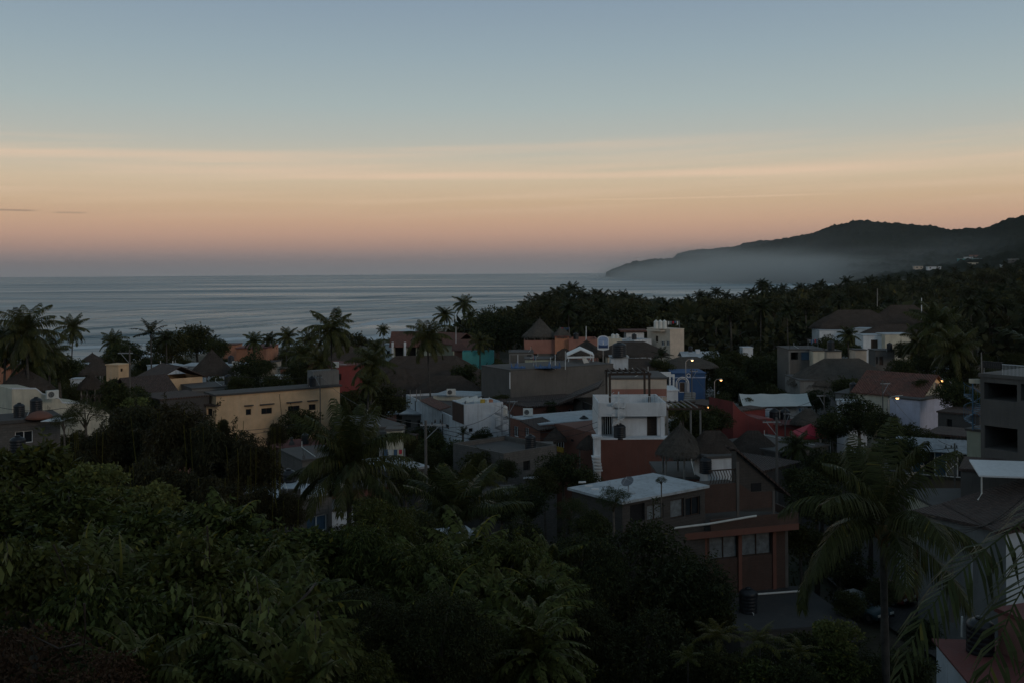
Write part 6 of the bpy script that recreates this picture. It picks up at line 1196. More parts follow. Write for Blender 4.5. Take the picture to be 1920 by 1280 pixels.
crown_mesh(('feather', 0), 'mid', 380, 46, 9000, (1, 1, .9), .05, aspect=.30, droop=.4, clr=(.16, .30), low=-.6)
for k in range(4): palmmesh(('far', k), 'palmd', 400 + k, 21, 22, leaf=1.0, width=.15, Ln=3.3, hang=1.1)
for k in range(4): palmmesh(('mid', k), 'palm', 410 + k, 27, 40, leaf=1.0, width=.085, Ln=3.5, hang=1.25, emin=-45)
palmmesh(('royal', 0), 'palmd', 421, 13, 24, leaf=.8, width=.12, Ln=3.3, hang=.4, emin=-5, emax=80, bend=(35, 60))
palmmesh(('near', 0), 'palm', 430, 30, 70, leaf=.95, width=.055, Ln=3.7, hang=1.2, emin=-15, emax=88, bend=(35, 95))
palmmesh(('near', 1), 'palm', 431, 20, 74, leaf=1.15, width=.06, Ln=4.3, hang=.8, emin=15, emax=88, bend=(40, 75))
palmmesh(('near', 2), 'palm', 432, 16, 84, leaf=1.15, width=.052, Ln=4.5, hang=1.1, emin=-12, emax=86, bend=(55, 105))
palmmesh(('pinn', 0), 'fg', 450, 34, 15, leaf=.20, width=.075, Ln=1.05, hang=.6, emin=-20, emax=85, bend=(30, 90))
palmmesh(('pinn', 1), 'fg', 451, 26, 17, leaf=.26, width=.070, Ln=1.25, hang=1.3, emin=0, emax=85, bend=(50, 110))
palmmesh(('areca', 0), 'yell', 440, 13, 34, leaf=.55, width=.045, Ln=2.4, hang=.5, emin=15, emax=80, bend=(60, 95))

# ---- individual palms: (x, y of the crown heart, distance, crown half width, mesh, label)
PALMS = [
 (50, 622, 100, 74, ('mid', 0), "tallest big-crowned coconut palm at the left edge", 3), (10, 640, 104, 60, ('mid', 1), "coconut palm partly out of frame at the left edge", 0), (92, 660, 112, 50, ('mid', 2), "leaning coconut palm right of the tallest one at the left", 0), (60, 672, 108, 60, ('mid', 3), "drooping palm below the tallest one at the left", 0),
 (136, 615, 205, 32, ('mid', 1), "slim beach palm with a bare trunk against the water on the left", 0), (213, 641, 215, 30, ('mid', 2), "beach palm peeping over bushes left of the spiky palm", 0), (283, 626, 165, 38, ('royal', 0), "spiky stiff-leaved palm with a straight trunk on the left", 0),
 (312, 636, 190, 26, ('far', 1), "small palm right of the spiky palm", 0), (370, 633, 210, 26, ('far', 2), "palm in the dark clump above the white flat-roofed house", 0), (398, 641, 220, 20, ('far', 0), "small palm at the right end of the dark clump", 0),
 (476, 640, 215, 24, ('mid', 0), "palm just above the flat orange house, leftmost", 0), (505, 637, 230, 22, ('far', 3), "palm behind the flat orange house", 0), (538, 632, 215, 28, ('mid', 3), "round-headed palm right of the flat orange house", 0), (580, 640, 190, 34, ('mid', 2), "dark palm left of the tall centre-left palm", 0), (565, 665, 170, 40, ('mid', 1), "low drooping palm left of the concrete cistern", 0), (600, 680, 150, 38, ('mid', 0), "lowest palm of the group beside the concrete cistern", 0),
 (621, 618, 132, 52, ('mid', 3), "tall palm with upright young fronds above the concrete cistern", 4), (697, 682, 118, 54, ('mid', 1), "drooping palm over the pinkish red house", 4), (718, 618, 330, 17, ('mid', 2), "small distant palm by the surf, left of the white columns", 0), (735, 645, 260, 20, ('mid', 0), "low palm beside the white columns", 0), (705, 652, 200, 24, ('mid', 0), "dark palm just left of the white columns", 0),
 (802, 632, 134, 54, ('mid', 2), "shaggy palm standing before the beach house", 3), (833, 590, 250, 24, ('mid', 0), "bushy palm left of the lone slim palm", 0), (870, 571, 300, 25, ('mid', 3), "lone slim palm rising highest left of the forest", 0), (882, 595, 280, 20, ('mid', 1), "palm at the foot of the lone slim palm", 0), (908, 592, 310, 18, ('far', 0), "palm at the left end of the forest line", 0), (943, 588, 330, 19, ('far', 1), "second palm at the left end of the forest line", 0), (900, 640, 200, 26, ('mid', 2), "brownish palm over the turquoise balcony", 0),
 (1590, 628, 170, 26, ('mid', 0), "thick palm in front of the white villa wall", 0), (1758, 612, 150, 62, ('mid', 1), "wide shaggy palm right of the white villa fronts", 3), (1790, 655, 135, 58, ('mid', 2), "lower shaggy palm left of the unfinished building", 0), (1722, 640, 165, 40, ('mid', 3), "palm hugging the pale villa front", 0), (1240, 668, 165, 26, ('royal', 0), "short spiky palm at the foot of the cream tower", 0), (690, 720, 112, 30, ('mid', 0), "low palm in the dark bush right of the concrete cistern", 0),
 (851, 975, 47, 124, ('near', 1), "front palm with long upright fronds, middle of the photo", 0), (655, 876, 52, 128, ('near', 0), "big front palm with a brown sheathed trunk left of centre", 6), (1656, 985, 36.5, 180, ('near', 2), "largest palm, its tall bare trunk before the street", 5),
 (1345, 1195, 36, 75, ('areca', 0), "yellow-green feather palm at the bottom, left one", 0), (1425, 1205, 36, 80, ('areca', 0), "yellow-green feather palm at the bottom, middle one", 0), (1500, 1225, 35.5, 70, ('areca', 0), "yellow-green feather palm at the bottom, right one", 0), (1290, 1235, 35, 60, ('areca', 0), "yellow-green feather palm left of the palapa tip", 0),
 (1495, 835, 95, 40, ('mid', 1), "dark palm beside the terrace below the crimson tent", 0), (905, 900, 75, 44, ('mid', 3), "dark palm low behind the front palm, centre", 0), (1280, 770, 100, 22, ('mid', 3), "little palm behind the timber trellis", 0), (868, 812, 104, 18, ('royal', 0), "stiff spiky palm before the angled white building", 0)]
for px, py, Y, r, key, lb, cc_ in PALMS:
    o = palm(lb, px, py, Y, r, key, coco=cc_, trunkr=.035 if key[0] == 'areca' else .17 if Y < 60 else .14, name='feather_palm' if key[0] == 'areca' else 'palm_tree', lean=0.4 if px == 1656 else None)

# near palm whose fronds hang into the right edge
root = thing('palm_tree', "nearest palm, its long fronds hanging in from the right edge", 'palm tree', (7.4, 11.0, gz(7.4, 11)))
hub = at(2130, 900, 11.5); g = np.random.default_rng(77)
def pxpath(pts): return [tuple(at(x, y, Y)) for x, y, Y in pts]
FR = [[(2130, 900, 11.5), (2010, 905, 10.9), (1905, 985, 10.4), (1800, 1065, 10.0), (1720, 1150, 9.7), (1685, 1270, 9.5)], [(2130, 900, 11.5), (2040, 930, 10.4), (1975, 1010, 9.6), (1900, 1120, 9.0), (1850, 1240, 8.6), (1830, 1380, 8.4)],
      [(2130, 900, 11.5), (2080, 800, 12), (2020, 700, 12.4), (1950, 640, 12.8), (1880, 615, 13.2)], [(2130, 900, 11.5), (2100, 960, 10.6), (2020, 1090, 9.8), (1960, 1250, 9.2), (1930, 1400, 9.0)],
      [(2130, 900, 11.5), (2200, 800, 12), (2320, 800, 12.5), (2420, 900, 12.6)], [(2130, 900, 11.5), (2150, 780, 11), (2200, 690, 10), (2300, 680, 9)], [(2130, 900, 11.5), (2230, 960, 11), (2330, 1100, 11), (2380, 1280, 11)], [(2130, 900, 11.5), (2060, 760, 13), (2020, 660, 14.5), (1990, 640, 16)]]
for k, pth in enumerate(FR):
    pp = pxpath(pth); d_ = np.array(pp); s_ = np.concatenate([[0], np.cumsum(np.linalg.norm(np.diff(d_, axis=0), axis=1))]); tt = np.linspace(0, s_[-1], 14); sm_ = np.stack([np.interp(tt, s_, d_[:, i]) for i in range(3)], -1)
    for _ in range(2): sm_[1:-1] = (sm_[:-2] + sm_[2:] + 2 * sm_[1:-1]) / 4
    co, q = frond_np(g, sm_ - np.array(root.location), 46 if k != 2 else 34, .62 if k != 2 else .42, .036 if k != 2 else .02, .9 if k != 2 else .5, tipfan=.7); me = npmesh('frond', co, q, LF['palm']); o = bpy.data.objects.new('frond', me); COL.objects.link(o); o.parent = root
b_ = MB(); l = root.location; b_.tube([(0, 0, -.4), (.2, .2, (hub.z - l.z) * .5), tuple(hub - l)], [.2, .15, .13], 8); b_.build('trunk', 'palmbark', root, True, loc=(0, 0, 0))

# ---- individual broadleaf trees and shrubs of the town: (x, y, half width px, distance, mesh key, label, category)
TR = [
 (716, 752, 54, 122, ('dk', 0), "dark dense round tree right of the yellow building", 'tree'), (935, 708, 46, 152, ('dk', 1), "dark bushy tree left of the grey wall building", 'tree'), (870, 700, 30, 160, ('mid', 0), "tree half hiding the largest thatched roof", 'tree'), (930, 620, 52, 240, ('dk', 0), "big dark tree behind the turquoise balcony", 'tree'), (990, 622, 34, 250, ('dk', 1), "dark tree directly behind the pointed palapa", 'tree'),
 (320, 650, 42, 200, ('mid', 1), "wide dark tree left of the steep conical palapa", 'tree'), (368, 640, 40, 210, ('dk', 1), "dark round tree above the white flat-roofed house", 'tree'), (236, 664, 36, 200, ('mid', 2), "bright green-brown bush behind the light pole on the left", 'tree'), (408, 655, 26, 200, ('mid', 3), "tree between the conical palapa and the orange house", 'tree'), (470, 690, 36, 160, ('dk', 0), "tree hiding the wall right of the white flat-roofed house", 'tree'), (520, 722, 34, 138, ('mid', 0), "bush behind the yellow building's roof", 'bush'), (450, 722, 30, 140, ('mid', 1), "low bush above the left end of the yellow roof", 'bush'), (560, 700, 34, 150, ('dk', 1), "dark tree left of the concrete cistern", 'tree'), (640, 640, 24, 200, ('far', 0), "dark tree just right of the tall centre-left palm", 'tree'), (670, 645, 24, 210, ('far', 1), "dark tree by the beach right of the tall centre-left palm", 'tree'),
 (110, 690, 44, 120, ('mid', 2), "bushy tree below the palms at the left edge", 'tree'), (215, 745, 40, 105, ('mid', 3), "brown-green bush around the light pole on the left", 'bush'), (255, 757, 26, 104, ('lite', 0), "small brighter green bush below the light pole", 'bush'), (290, 785, 32, 92, ('mid', 0), "bush below the dark tiled house on the left", 'bush'), (310, 800, 30, 90, ('lite', 0), "bright green bush patch left of the yellow building", 'bush'),
 (1238, 690, 30, 158, ('mid', 1), "big shrub at the foot of the cream tower", 'bush'), (1370, 720, 44, 165, ('dk', 0), "dark tree between the two left street lamps", 'tree'), (1430, 700, 52, 175, ('mid', 1), "wide dark tree above the white hall roof", 'tree'), (1340, 690, 40, 175, ('mid', 2), "brownish tree right of the blue house", 'tree'), (1470, 680, 34, 185, ('dk', 1), "dark tree left of the grey two-storey house", 'tree'), (1610, 778, 52, 104, ('dk', 0), "dark leafy tree left of the lilac-white wall", 'tree'), (1560, 800, 40, 102, ('mid', 3), "dark tree right of the crimson tent", 'tree'), (1655, 800, 40, 98, ('dk', 1), "dark tree below the brightest lamp", 'tree'), (1700, 815, 34, 95, ('mid', 0), "dark bush under the lilac-white wall", 'bush'), (1790, 740, 40, 110, ('mid', 2), "dark olive tree behind the right-hand street lamp", 'tree'), (1800, 700, 44, 135, ('dk', 1), "dark tree left of the unfinished building", 'tree'), (1690, 690, 30, 150, ('mid', 1), "dark bush in front of the grey block terrace", 'bush'), (1740, 680, 30, 150, ('dk', 0), "dark bush right of the grey block terrace", 'bush'),
 (1300, 795, 44, 103, ('mid', 2), "leafy tree under the timber trellis", 'tree'), (1340, 785, 36, 108, ('dk', 0), "dark tree right of the timber trellis", 'tree'), (1272, 770, 26, 110, ('lite', 0), "green hedge right of the white tower terrace", 'hedge'),
 (1055, 880, 48, 80, ('dk', 1), "dark tree left of the rust red wall", 'tree'), (1020, 905, 40, 78, ('mid', 3), "tree in front of the low grey block house", 'tree'), (1095, 900, 34, 78, ('mid', 1), "tree beside the white end wall steps", 'tree'), (905, 818, 22, 106, ('dk', 0), "dark shrub against the sunlit white wall", 'bush'), (888, 822, 9, 105, ('mid', 2), "small rounded sapling against the white wall", 'sapling'), (930, 835, 26, 102, ('mid', 0), "shrub by the spiral stair of the white building", 'bush'), (860, 850, 40, 92, ('mid', 1), "tree at the foot of the angled white building, left of centre", 'tree'), (800, 860, 34, 90, ('dk', 0), "dark bush right of the utility pole base", 'bush'), (900, 870, 40, 86, ('mid', 2), "broad bush right of the low bush at the white building", 'bush'), (765, 835, 26, 98, ('mid', 3), "bush left of the utility pole", 'bush'), (950, 880, 26, 82, ('dk', 1), "dark bush before the low grey block house", 'bush'), (985, 940, 44, 70, ('mid', 0), "dim tree behind the front palm, right side", 'tree'), (940, 950, 44, 66, ('dk', 0), "dark tree right of the upright-frond palm", 'tree'), (1075, 960, 44, 60, ('feather', 0), "feathery tree left of the brick house", 'tree'), (1150, 935, 40, 56, ('feather', 0), "feathery thin tree over the white roof's left corner", 'tree'), (1240, 900, 12, 58, ('feather', 0), "spindly seedling showing against the white roof", 'sapling'),
 (1530, 935, 62, 72, ('dk', 0), "large dark tree right of the brick house balcony", 'tree'), (1500, 1010, 50, 70, ('mid', 1), "dark tree between the balcony and the tall palm", 'tree'), (1570, 1050, 62, 70, ('dk', 1), "dark tree behind the tall palm trunk", 'tree'), (1560, 880, 44, 80, ('mid', 3), "tree above the balcony's right end", 'tree'), (1610, 985, 54, 74, ('mid', 2), "dark tree left of the barred gate", 'tree'), (1500, 900, 36, 80, ('mid', 0), "bush behind the gable end", 'bush'), (1630, 900, 56, 78, ('dk', 0), "dark tree behind the crown of the largest palm", 'tree'), (1600, 1085, 40, 73, ('dk', 1), "low dark bush beside the dark red pickup", 'bush'),
 (940, 755, 26, 126, ('mid', 2), "bush by the lower left end of the grey wall building", 'bush'), (1225, 765, 14, 106, ('lite', 0), "small green planting beside the tower terrace", 'bush'), (160, 775, 44, 90, ('feather', 0), "loose tree in front of the cream house", 'tree'), (120, 790, 30, 84, ('feather', 0), "small loose tree over the grey block house", 'tree'), (845, 1058, 46, 57, ('mango', 0), "drooping tree hiding the low white roof's wall", 'tree'), (790, 1045, 30, 58, ('dk', 0), "dark bush at the low white roof's left end", 'bush'), (1548, 648, 26, 222, ('dk', 0), "dark tree hiding the left end of the white villa wall", 'tree'), (1600, 640, 16, 222, ('mid', 1), "small tree before the middle of the white villa wall", 'tree'), (1694, 656, 24, 198, ('dk', 1), "dark tree at the foot of the pale villa front", 'tree'), (1640, 725, 22, 130, ('mid', 0), "bush left of the brown tiled roofs", 'bush'), (1730, 722, 18, 118, ('mid', 3), "bush between the tiled roofs and the right street lamp", 'bush'), (1655, 1110, 40, 64, ('dk', 0), "dark tree half hiding the red pickup", 'tree'), (1590, 1130, 34, 63, ('mid', 1), "bush hiding the teal car's rear", 'bush'), (655, 752, 30, 135, ('mid', 2), "bushy tree under the pinkish red wall", 'tree'), (700, 965, 50, 60, ('mid', 0), "tree right of the brown sheathed trunk", 'tree'), (835, 1050, 64, 55, ('mid', 3), "tree below the low white roof", 'tree'), (760, 900, 44, 74, ('mid', 1), "tree over the cluttered low house", 'tree'), (700, 850, 30, 92, ('dk', 0), "bush under the cream wall corner", 'bush'), (640, 1010, 40, 56, ('dk', 1), "dark bush under the white patio wall", 'bush'), (560, 1035, 50, 54, ('mid', 2), "tree covering the foot of the front block house", 'tree'), (980, 1010, 50, 60, ('dk', 0), "dark tree deep between the canopy and the brick house", 'tree'), (850, 905, 36, 78, ('dk', 1), "dark bush behind the upright-frond palm", 'bush'), (550, 860, 26, 98, ('mid', 1), "bush in front of the dull red flat roof", 'bush'), (1110, 990, 40, 58, ('mid', 2), "tree at the left foot of the brick house", 'tree'), (1740, 830, 34, 92, ('dk', 0), "dark bush left of the glazed lean-to", 'bush'), (1590, 730, 34, 135, ('mid', 0), "bush in front of the pale grey walls under the thatch", 'bush'), (1530, 750, 30, 138, ('dk', 1), "dark bush below the grey two-storey house", 'bush'), (1565, 655, 30, 190, ('mid', 2), "olive bush under the white villa wall", 'bush'), (1600, 660, 22, 180, ('mid', 3), "olive bush around the thick palm's trunk", 'bush'), (1455, 745, 30, 150, ('dk', 0), "dark bush behind the hall's canvas roof", 'bush'), (1030, 765, 20, 120, ('mid', 1), "bush on the red-brown house's left corner", 'bush'), (1690, 850, 44, 86, ('mid', 2), "tree between the dark leafy tree and the lean-to", 'tree'), (1540, 870, 40, 90, ('dk', 0), "dark tree right of the flat grey terrace roof", 'tree'), (1400, 760, 20, 130, ('mid', 3), "little bush left of the pale hall", 'bush'),
 (590, 900, 20, 64, ('feather', 0), "small tree left of the brown sheathed trunk", 'tree')]
for k, (px, py, r, Y, key, lb, cat) in enumerate(TR):
    c = at(px, py, Y); tree('tree' if cat == 'tree' else cat, lb, c, r * Y / F, key, cat=cat, trunk=True)

# ---- bamboo and tall dark trees, left of centre, then the shrubs on the viewer's slope
BM = [(250, 830, 70, 58, 'leftmost clump of the tall feathery bamboo'), (330, 830, 78, 54, 'second clump of the tall feathery bamboo'), (400, 850, 74, 52, 'third bamboo clump, before the yellow building'), (470, 880, 62, 50, 'bamboo clump touching the lower right of the yellow building'), (175, 850, 62, 56, 'bamboo clump beside the grey block house'), (300, 920, 80, 46, 'lower middle bamboo mass with bare stems'), (420, 950, 70, 45, 'lower right bamboo mass above the shrubs'), (200, 930, 60, 45, 'lower left bamboo mass'), (518, 815, 22, 50, 'slender bamboo tip crossing the yellow wall'), (418, 800, 14, 52, 'thin bamboo tip at the left end of the yellow wall'), (540, 960, 34, 46, 'ragged bamboo in front of the front block house'), (490, 960, 44, 46, "bamboo left of the white side wall")]
for px, py, r, Y, lb in BM:
    c = at(px, py, Y); Rr = r * Y / F; o = tree('bamboo', lb, c, Rr, ('bam', rnd.randint(0, 1)), cat='bamboo', trunk=False)
    g_ = gz(c.x, c.y); b_ = MB(); h = c.z - g_
    for k in range(6): x, y = rnd.uniform(-.6, .6) * Rr, rnd.uniform(-.9, .2) * Rr; b_.tube([(x * .5, y * .5, -.3), (x * .8, y * .8, h * .6), (x * 1.2, y * 1.2, h + Rr * .8)], [.05, .04, .015], 5)
    b_.build('stems', LF['yell'] if k % 2 else 'bark', o, loc=(0, 0, 0))
FG = [
 (60, 905, 110, 34, ('shrub', 0), 'olive green shrub mass at the left edge below the block house'), (175, 905, 60, 30, ('lite', 0), 'pale young-leaved treetop, left, with a grey stem'), (285, 945, 60, 30, ('lite', 0), 'round bright-leaved bush against the dark bamboo'), (20, 980, 100, 26, ('shrub', 1), 'green shrub at the left edge, mid height'), (130, 985, 110, 24, ('shrub', 2), 'green shrub mass below the pale treetop'), (260, 1030, 110, 21, ('shrub', 0), 'large-leaved shrub mass below the round bright bush'), (400, 1010, 100, 25, ('shrub', 1), 'shrub below the bare bamboo stems'), (350, 1100, 120, 16, ('shrub', 2), 'shrub in the lower left middle'), (500, 1060, 100, 22, ('shrub', 0), 'shrub mass left of the dark branch'), (600, 1045, 90, 27, ('shrub', 1), 'dim shrub below the front block house'),
 (60, 1110, 130, 12.5, ('vine', 0), 'near climbing vine with hanging leaves at the left edge'), (180, 1170, 120, 11.5, ('vine', 1), 'near vine mass with long drooping leaves, lower left'), (60, 1235, 120, 9.5, ('dry', 0), 'withered reddish brown leaves at the bottom left corner'), (180, 1270, 90, 9, ('dry', 0), 'withered brown leaf patch at the bottom, right of the corner'), (300, 1190, 120, 12.5, ('vine', 0), 'near vine mass, bottom left third'), (430, 1150, 110, 13, ('vine', 1), 'near vine with long pale hanging leaves'), (560, 1230, 70, 11, ('vine', 1), 'bright hanging vine curtain right of the dark branch'), (280, 1270, 70, 10, ('lite', 0), 'bright leafy sprig at the bottom edge, left'), (420, 1265, 110, 11, ('vine', 0), 'dark vine mass along the bottom edge, left of centre'), (-20, 1050, 90, 11, ('vine', 1), 'big-leaved vine at the very left edge'),
 (720, 985, 80, 33, ('mango', 0), 'mango-like tree with pale leaf tips below the big front palm'), (770, 1010, 70, 38, ('mid', 2), 'tree below the upright-frond palm'), (660, 1045, 100, 27, ('mango', 0), 'drooping-leaved tree left of the low white roof'), (800, 1080, 120, 26, ('mango', 0), 'broad drooping-leaved tree, bottom centre'), (930, 1075, 110, 29, ('mango', 0), 'drooping-leaved tree with lit shoulders, centre'), (680, 1170, 110, 18, ('big', 0), 'dark leafy tree at the bottom, left of centre'), (1010, 1060, 34, 34, ('shrub', 1), 'pale leafy branch top between the mango-like tree and the dark tree'), (820, 1220, 130, 18, ('big', 1), 'dark leafy tree along the bottom, centre'), (640, 1250, 100, 15, ('mango', 0), 'hanging-leaved tree at the bottom, right of the vine curtain'), (960, 1240, 90, 19, ('mango', 0), 'lit leafy branch at the bottom right of centre'), (1060, 1262, 60, 24, ('shrub', 1), 'low green shrub at the bottom edge, centre right'),
 (1180, 1105, 190, 46, ('big', 0), 'huge round dark tree in the bottom centre'), (1080, 1090, 110, 42, ('big', 1), 'dark tree joined to the left of the huge round tree'), (1290, 1120, 110, 45, ('big', 1), 'dark tree joined to the right of the huge round tree'), (1190, 1240, 150, 38, ('big', 0), 'black-green undergrowth tree below the huge round tree'), (1060, 1190, 110, 38, ('big', 1), 'dark tree below left of the huge round tree'), (1330, 1150, 60, 44, ('mid', 1), 'bush at the corner of the bare flat roof'),
 (1565, 1190, 50, 37, ('lite', 0), 'yellow-green bush in front of the bare flat roof'), (1350, 1262, 60, 35, ('mid', 2), 'bush around the stems of the left feather palm'), (1425, 1275, 60, 34.5, ('shrub', 1), 'bush around the stems of the middle feather palm'), (1500, 1282, 60, 34, ('mid', 0), 'bush around the stems of the right feather palm'), (1575, 1255, 55, 36, ('shrub', 0), 'bush below the yellow-green bush'), (1440, 1265, 90, 38, ('big', 1), 'dark undergrowth behind the feather palms'), (1590, 1265, 100, 38, ('big', 0), 'dark bush at the bottom beside the tall palm trunk'), (1700, 1255, 60, 40, ('mid', 0), 'dark bush left of the white walled house'), (1350, 1270, 80, 39, ('dk', 0), 'dark bush around the palapa tip'), (1520, 1240, 70, 40, ('mid', 3), 'dim bush between the feather palms and the tall trunk'), (1730, 1190, 40, 48, ('dk', 1), 'dark bush at the lower end of the lane'), (1010, 1130, 90, 36, ('big', 0), 'dark leafy tree between the mango-like tree and the huge round tree')]
for px, py, r, Y, key, lb in FG:
    c = at(px, py, Y); nm = 'vine_mass' if key[0] in ('vine', 'dry') else 'shrub' if key[0] in ('shrub', 'lite') else 'tree'; Rr = r * Y / F
    o = tree(nm, lb, c, Rr, key, cat=nm.replace('_mass', ''), trunk=True)
# the closed canopy that clothes the slope between the singled-out trees
SL = []; gs = random.Random(44)
def slopeY(px, py):
    if px < 560: return np.interp(py, [880, 1000, 1100, 1200, 1290], [44, 32, 21, 15, 11.5])
    if px < 1020: return np.interp(py, [985, 1100, 1200, 1290], [46, 34, 25, 19])
    return np.interp(py, [1040, 1150, 1290], [54, 46, 40])
def topy(px): return np.interp(px, [-60, 150, 480, 560, 640, 760, 960, 1010, 1100, 1380], [880, 905, 1000, 1030, 1000, 1040, 1030, 1050, 1050, 1130])
for ix in range(21):
    for iy in range(7):
        px = -50 + ix * 68 + gs.uniform(-20, 20); t0 = float(topy(px)) + (55 if not 500 < px < 700 else 80); py = t0 + iy * 52 + gs.uniform(-16, 16)
        if py > 1310 or px > 1360: continue
        Y = float(slopeY(px, py)) * gs.uniform(1.0, 1.12); r = gs.uniform(52, 74) * Y / F; c = at(px, py + 12, Y)
        if c.z < gz(c.x, c.y) + .2: c.z = gz(c.x, c.y) + .2
        ky = gs.choice([('shrub', 0), ('shrub', 1), ('shrub', 2), ('mango', 0), ('mid', ix % 4), ('big', 0)]) if px < 1020 else gs.choice([('big', 0), ('big', 1), ('dk', 0), ('mid', ix % 4)])
        SL.append(tree('tree', "leafy tree within the closed canopy on the slope below the viewer", c, r, ky, group="trees of the closed canopy on the slope", cat='tree'))
# sprigs of feathery compound leaves that stand out of the canopy
PN = random.Random(61)
for k in range(64):
    px = PN.uniform(90, 1060); t0 = float(topy(px)); py = t0 + (20 if not 490 < px < 720 else 75) + (1270 - t0) * PN.random() ** 1.1; Y = float(slopeY(px, py)) * PN.uniform(.80, .93); c = at(px, py, Y); rt = thing('feathery_shrub', "sprig of feathery compound leaves standing out of the slope canopy", 'shrub', (c.x, c.y, gz(c.x, c.y)), "feathery sprigs in the slope canopy")
    h = c.z - rt.location.z; o = bpy.data.objects.new('leaves', PC[('pinn', k % 2)]); COL.objects.link(o); o.parent = rt; o.location = (0, 0, h); o.scale = (PN.uniform(.7, 1.25) * min(1.5, max(.8, Y / 20)),) * 3; o.rotation_euler = (PN.uniform(-.3, .3), PN.uniform(-.3, .3), PN.uniform(0, 6))
    q = MB(); q.tube([(PN.uniform(-.3, .3), 0, -.3), (0, 0, h * .6), (0, 0, h)], [.04, .03, .015], 5); q.build('stem', 'bark', rt, loc=(0, 0, 0))
# bare branch and thin twigs among the near vines
def branch(lb, pts, r, name='bare_branch'):
    p = [at(*q) for q in pts]; m_ = MB().tube(p, [r * (1 - .6 * i / (len(p) - 1)) for i in range(len(p))], 6); return tag(m_.build(name, 'wood', None, loc=p[0]), lb, 'branch')
branch("dark bare branch slanting up between the vines, left of centre", [(528, 1172, 12.5), (552, 1138, 12.7), (580, 1108, 13), (592, 1092, 13.5)], .03)
for k, pts in enumerate(([(100, 1020, 11), (118, 1060, 11), (128, 1090, 11.2)], [(388, 985, 12), (392, 1020, 12), (394, 1060, 12.2)], [(596, 1145, 11), (601, 1165, 11), (600, 1200, 11)], [(150, 1205, 9), (110, 1215, 9.2), (60, 1190, 9.4)], [(158, 1130, 9.5), (160, 1180, 9.5), (155, 1240, 9.7)])):
    branch(["thin arching twig at the left among the vines", "hanging vine shoot with pale leaves above the shrubs", "thin curled twig at the top of the bright vine curtain", "reddish twig over the withered leaves", "upright thin twig in the lower left vines"][k], pts, .012, 'twig')
# hanging leaves along shoots: larger single leaves, vine highlights put into their paler colour
g = np.random.default_rng(91)
def shoot(lb, px, py0, py1, Y, n, leaf, mt):
    a, b_ = at(px, py0, Y), at(px + g.uniform(-12, 12), py1, Y); t_ = np.sort(g.random(n)); P = np.array(a)[None] + (np.array(b_) - np.array(a))[None] * t_[:, None] + g.normal(size=(n, 3)) * .03
    D = unit(g.normal(size=(n, 3)) * .35 + np.array([0, -.1, -1])); W = unit(np.cross(D, np.array([0, 1, 0]) + g.normal(size=(n, 3)) * .5)); L_ = leaf * g.uniform(.7, 1.25, n); co, q = leafquads(P, D, W, L_, L_ * .42)
    root = thing('hanging_vine', lb, 'vine', tuple(b_)); o = bpy.data.objects.new('leaves', npmesh('leaves', co - np.array(b_)[None], q, LF[mt])); COL.objects.link(o); o.parent = root
    MB().tube([a, a.lerp(b_, .5) + Vector((.02, 0, 0)), b_], [.006, .005, .003], 4).build('stem', 'bark', root)
for k, a_ in enumerate(((388, 985, 1060, 12, 9, .12), (458, 1070, 1180, 11, 16, .13), (480, 1080, 1190, 11.4, 14, .14), (330, 1090, 1130, 11, 8, .12), (505, 1120, 1180, 10.5, 12, .13), (590, 1150, 1260, 10, 26, .13), (572, 1165, 1270, 10.2, 24, .13), (12, 1015, 1060, 10, 6, .17), (165, 1060, 1110, 10.5, 8, .12), (142, 1120, 1150, 9.5, 4, .15), (360, 1120, 1180, 11, 12, .13), (412, 1110, 1170, 11.2, 12, .12))):
    shoot(["pale hanging shoot above the shrubs, topmost", "long hanging shoot, left of a pair", "long hanging shoot, right of a pair", "short curling shoot left of the hanging pair", "hanging shoot right below the pair", "bright yellow-green hanging curtain, right strand", "bright yellow-green hanging curtain, left strand", "big pale leaves at the very left edge", "arching shoot at upper left of the vines", "single broad pale leaves in the lower left vines", "drooping shoot in the middle of the vines", "drooping shoot just left of the long pair"][k], *a_, 'lite')

# ---- forest behind the town
def forest_place(n, fn, seed):
    g = random.Random(seed); out_ = []; tries = 0
    while len(out_) < n and tries < n * 60:
        tries += 1; r = fn(g)
        if r is None: continue
        px, Y = r; x = (px - CX) / F * Y
        if float(shore_d(x, Y)) < 12: continue
        out_.append((x, Y))
    return out_
HOUSES = [(o.location.x, o.location.y) for o in list(bpy.data.objects) if o.parent is None and o.get('category') in ('house', 'villa', 'building', 'palapa', 'hall', 'tower block', 'shop', 'rooftop room', 'hut') ]
def clear(x, y, d): return all((x - a) ** 2 + (y - b) ** 2 > d * d for a, b in HOUSES)
fg_ = random.Random(31); PROF = [(880, 598), (960, 586), (1010, 568), (1060, 556), (1110, 562), (1160, 562), (1230, 572), (1300, 566), (1400, 560), (1440, 549), (1520, 543), (1620, 534), (1700, 520), (1800, 508), (1920, 494), (2100, 476)]
def capz(x, y, px, cap): return CZ + ray(px, cap)[1] * y
def in_forest(g):
    px = g.uniform(900, 2080); Y = 215 + 900 * g.random() ** 1.35
    if px < 1000 and Y < 270: return None
    if px > 1500 and Y < 262 and px < 1740: return None
    return px, Y
def front_ok(px, Y): return not (Y < 262 and 1500 < px < 1740)
nf = 0
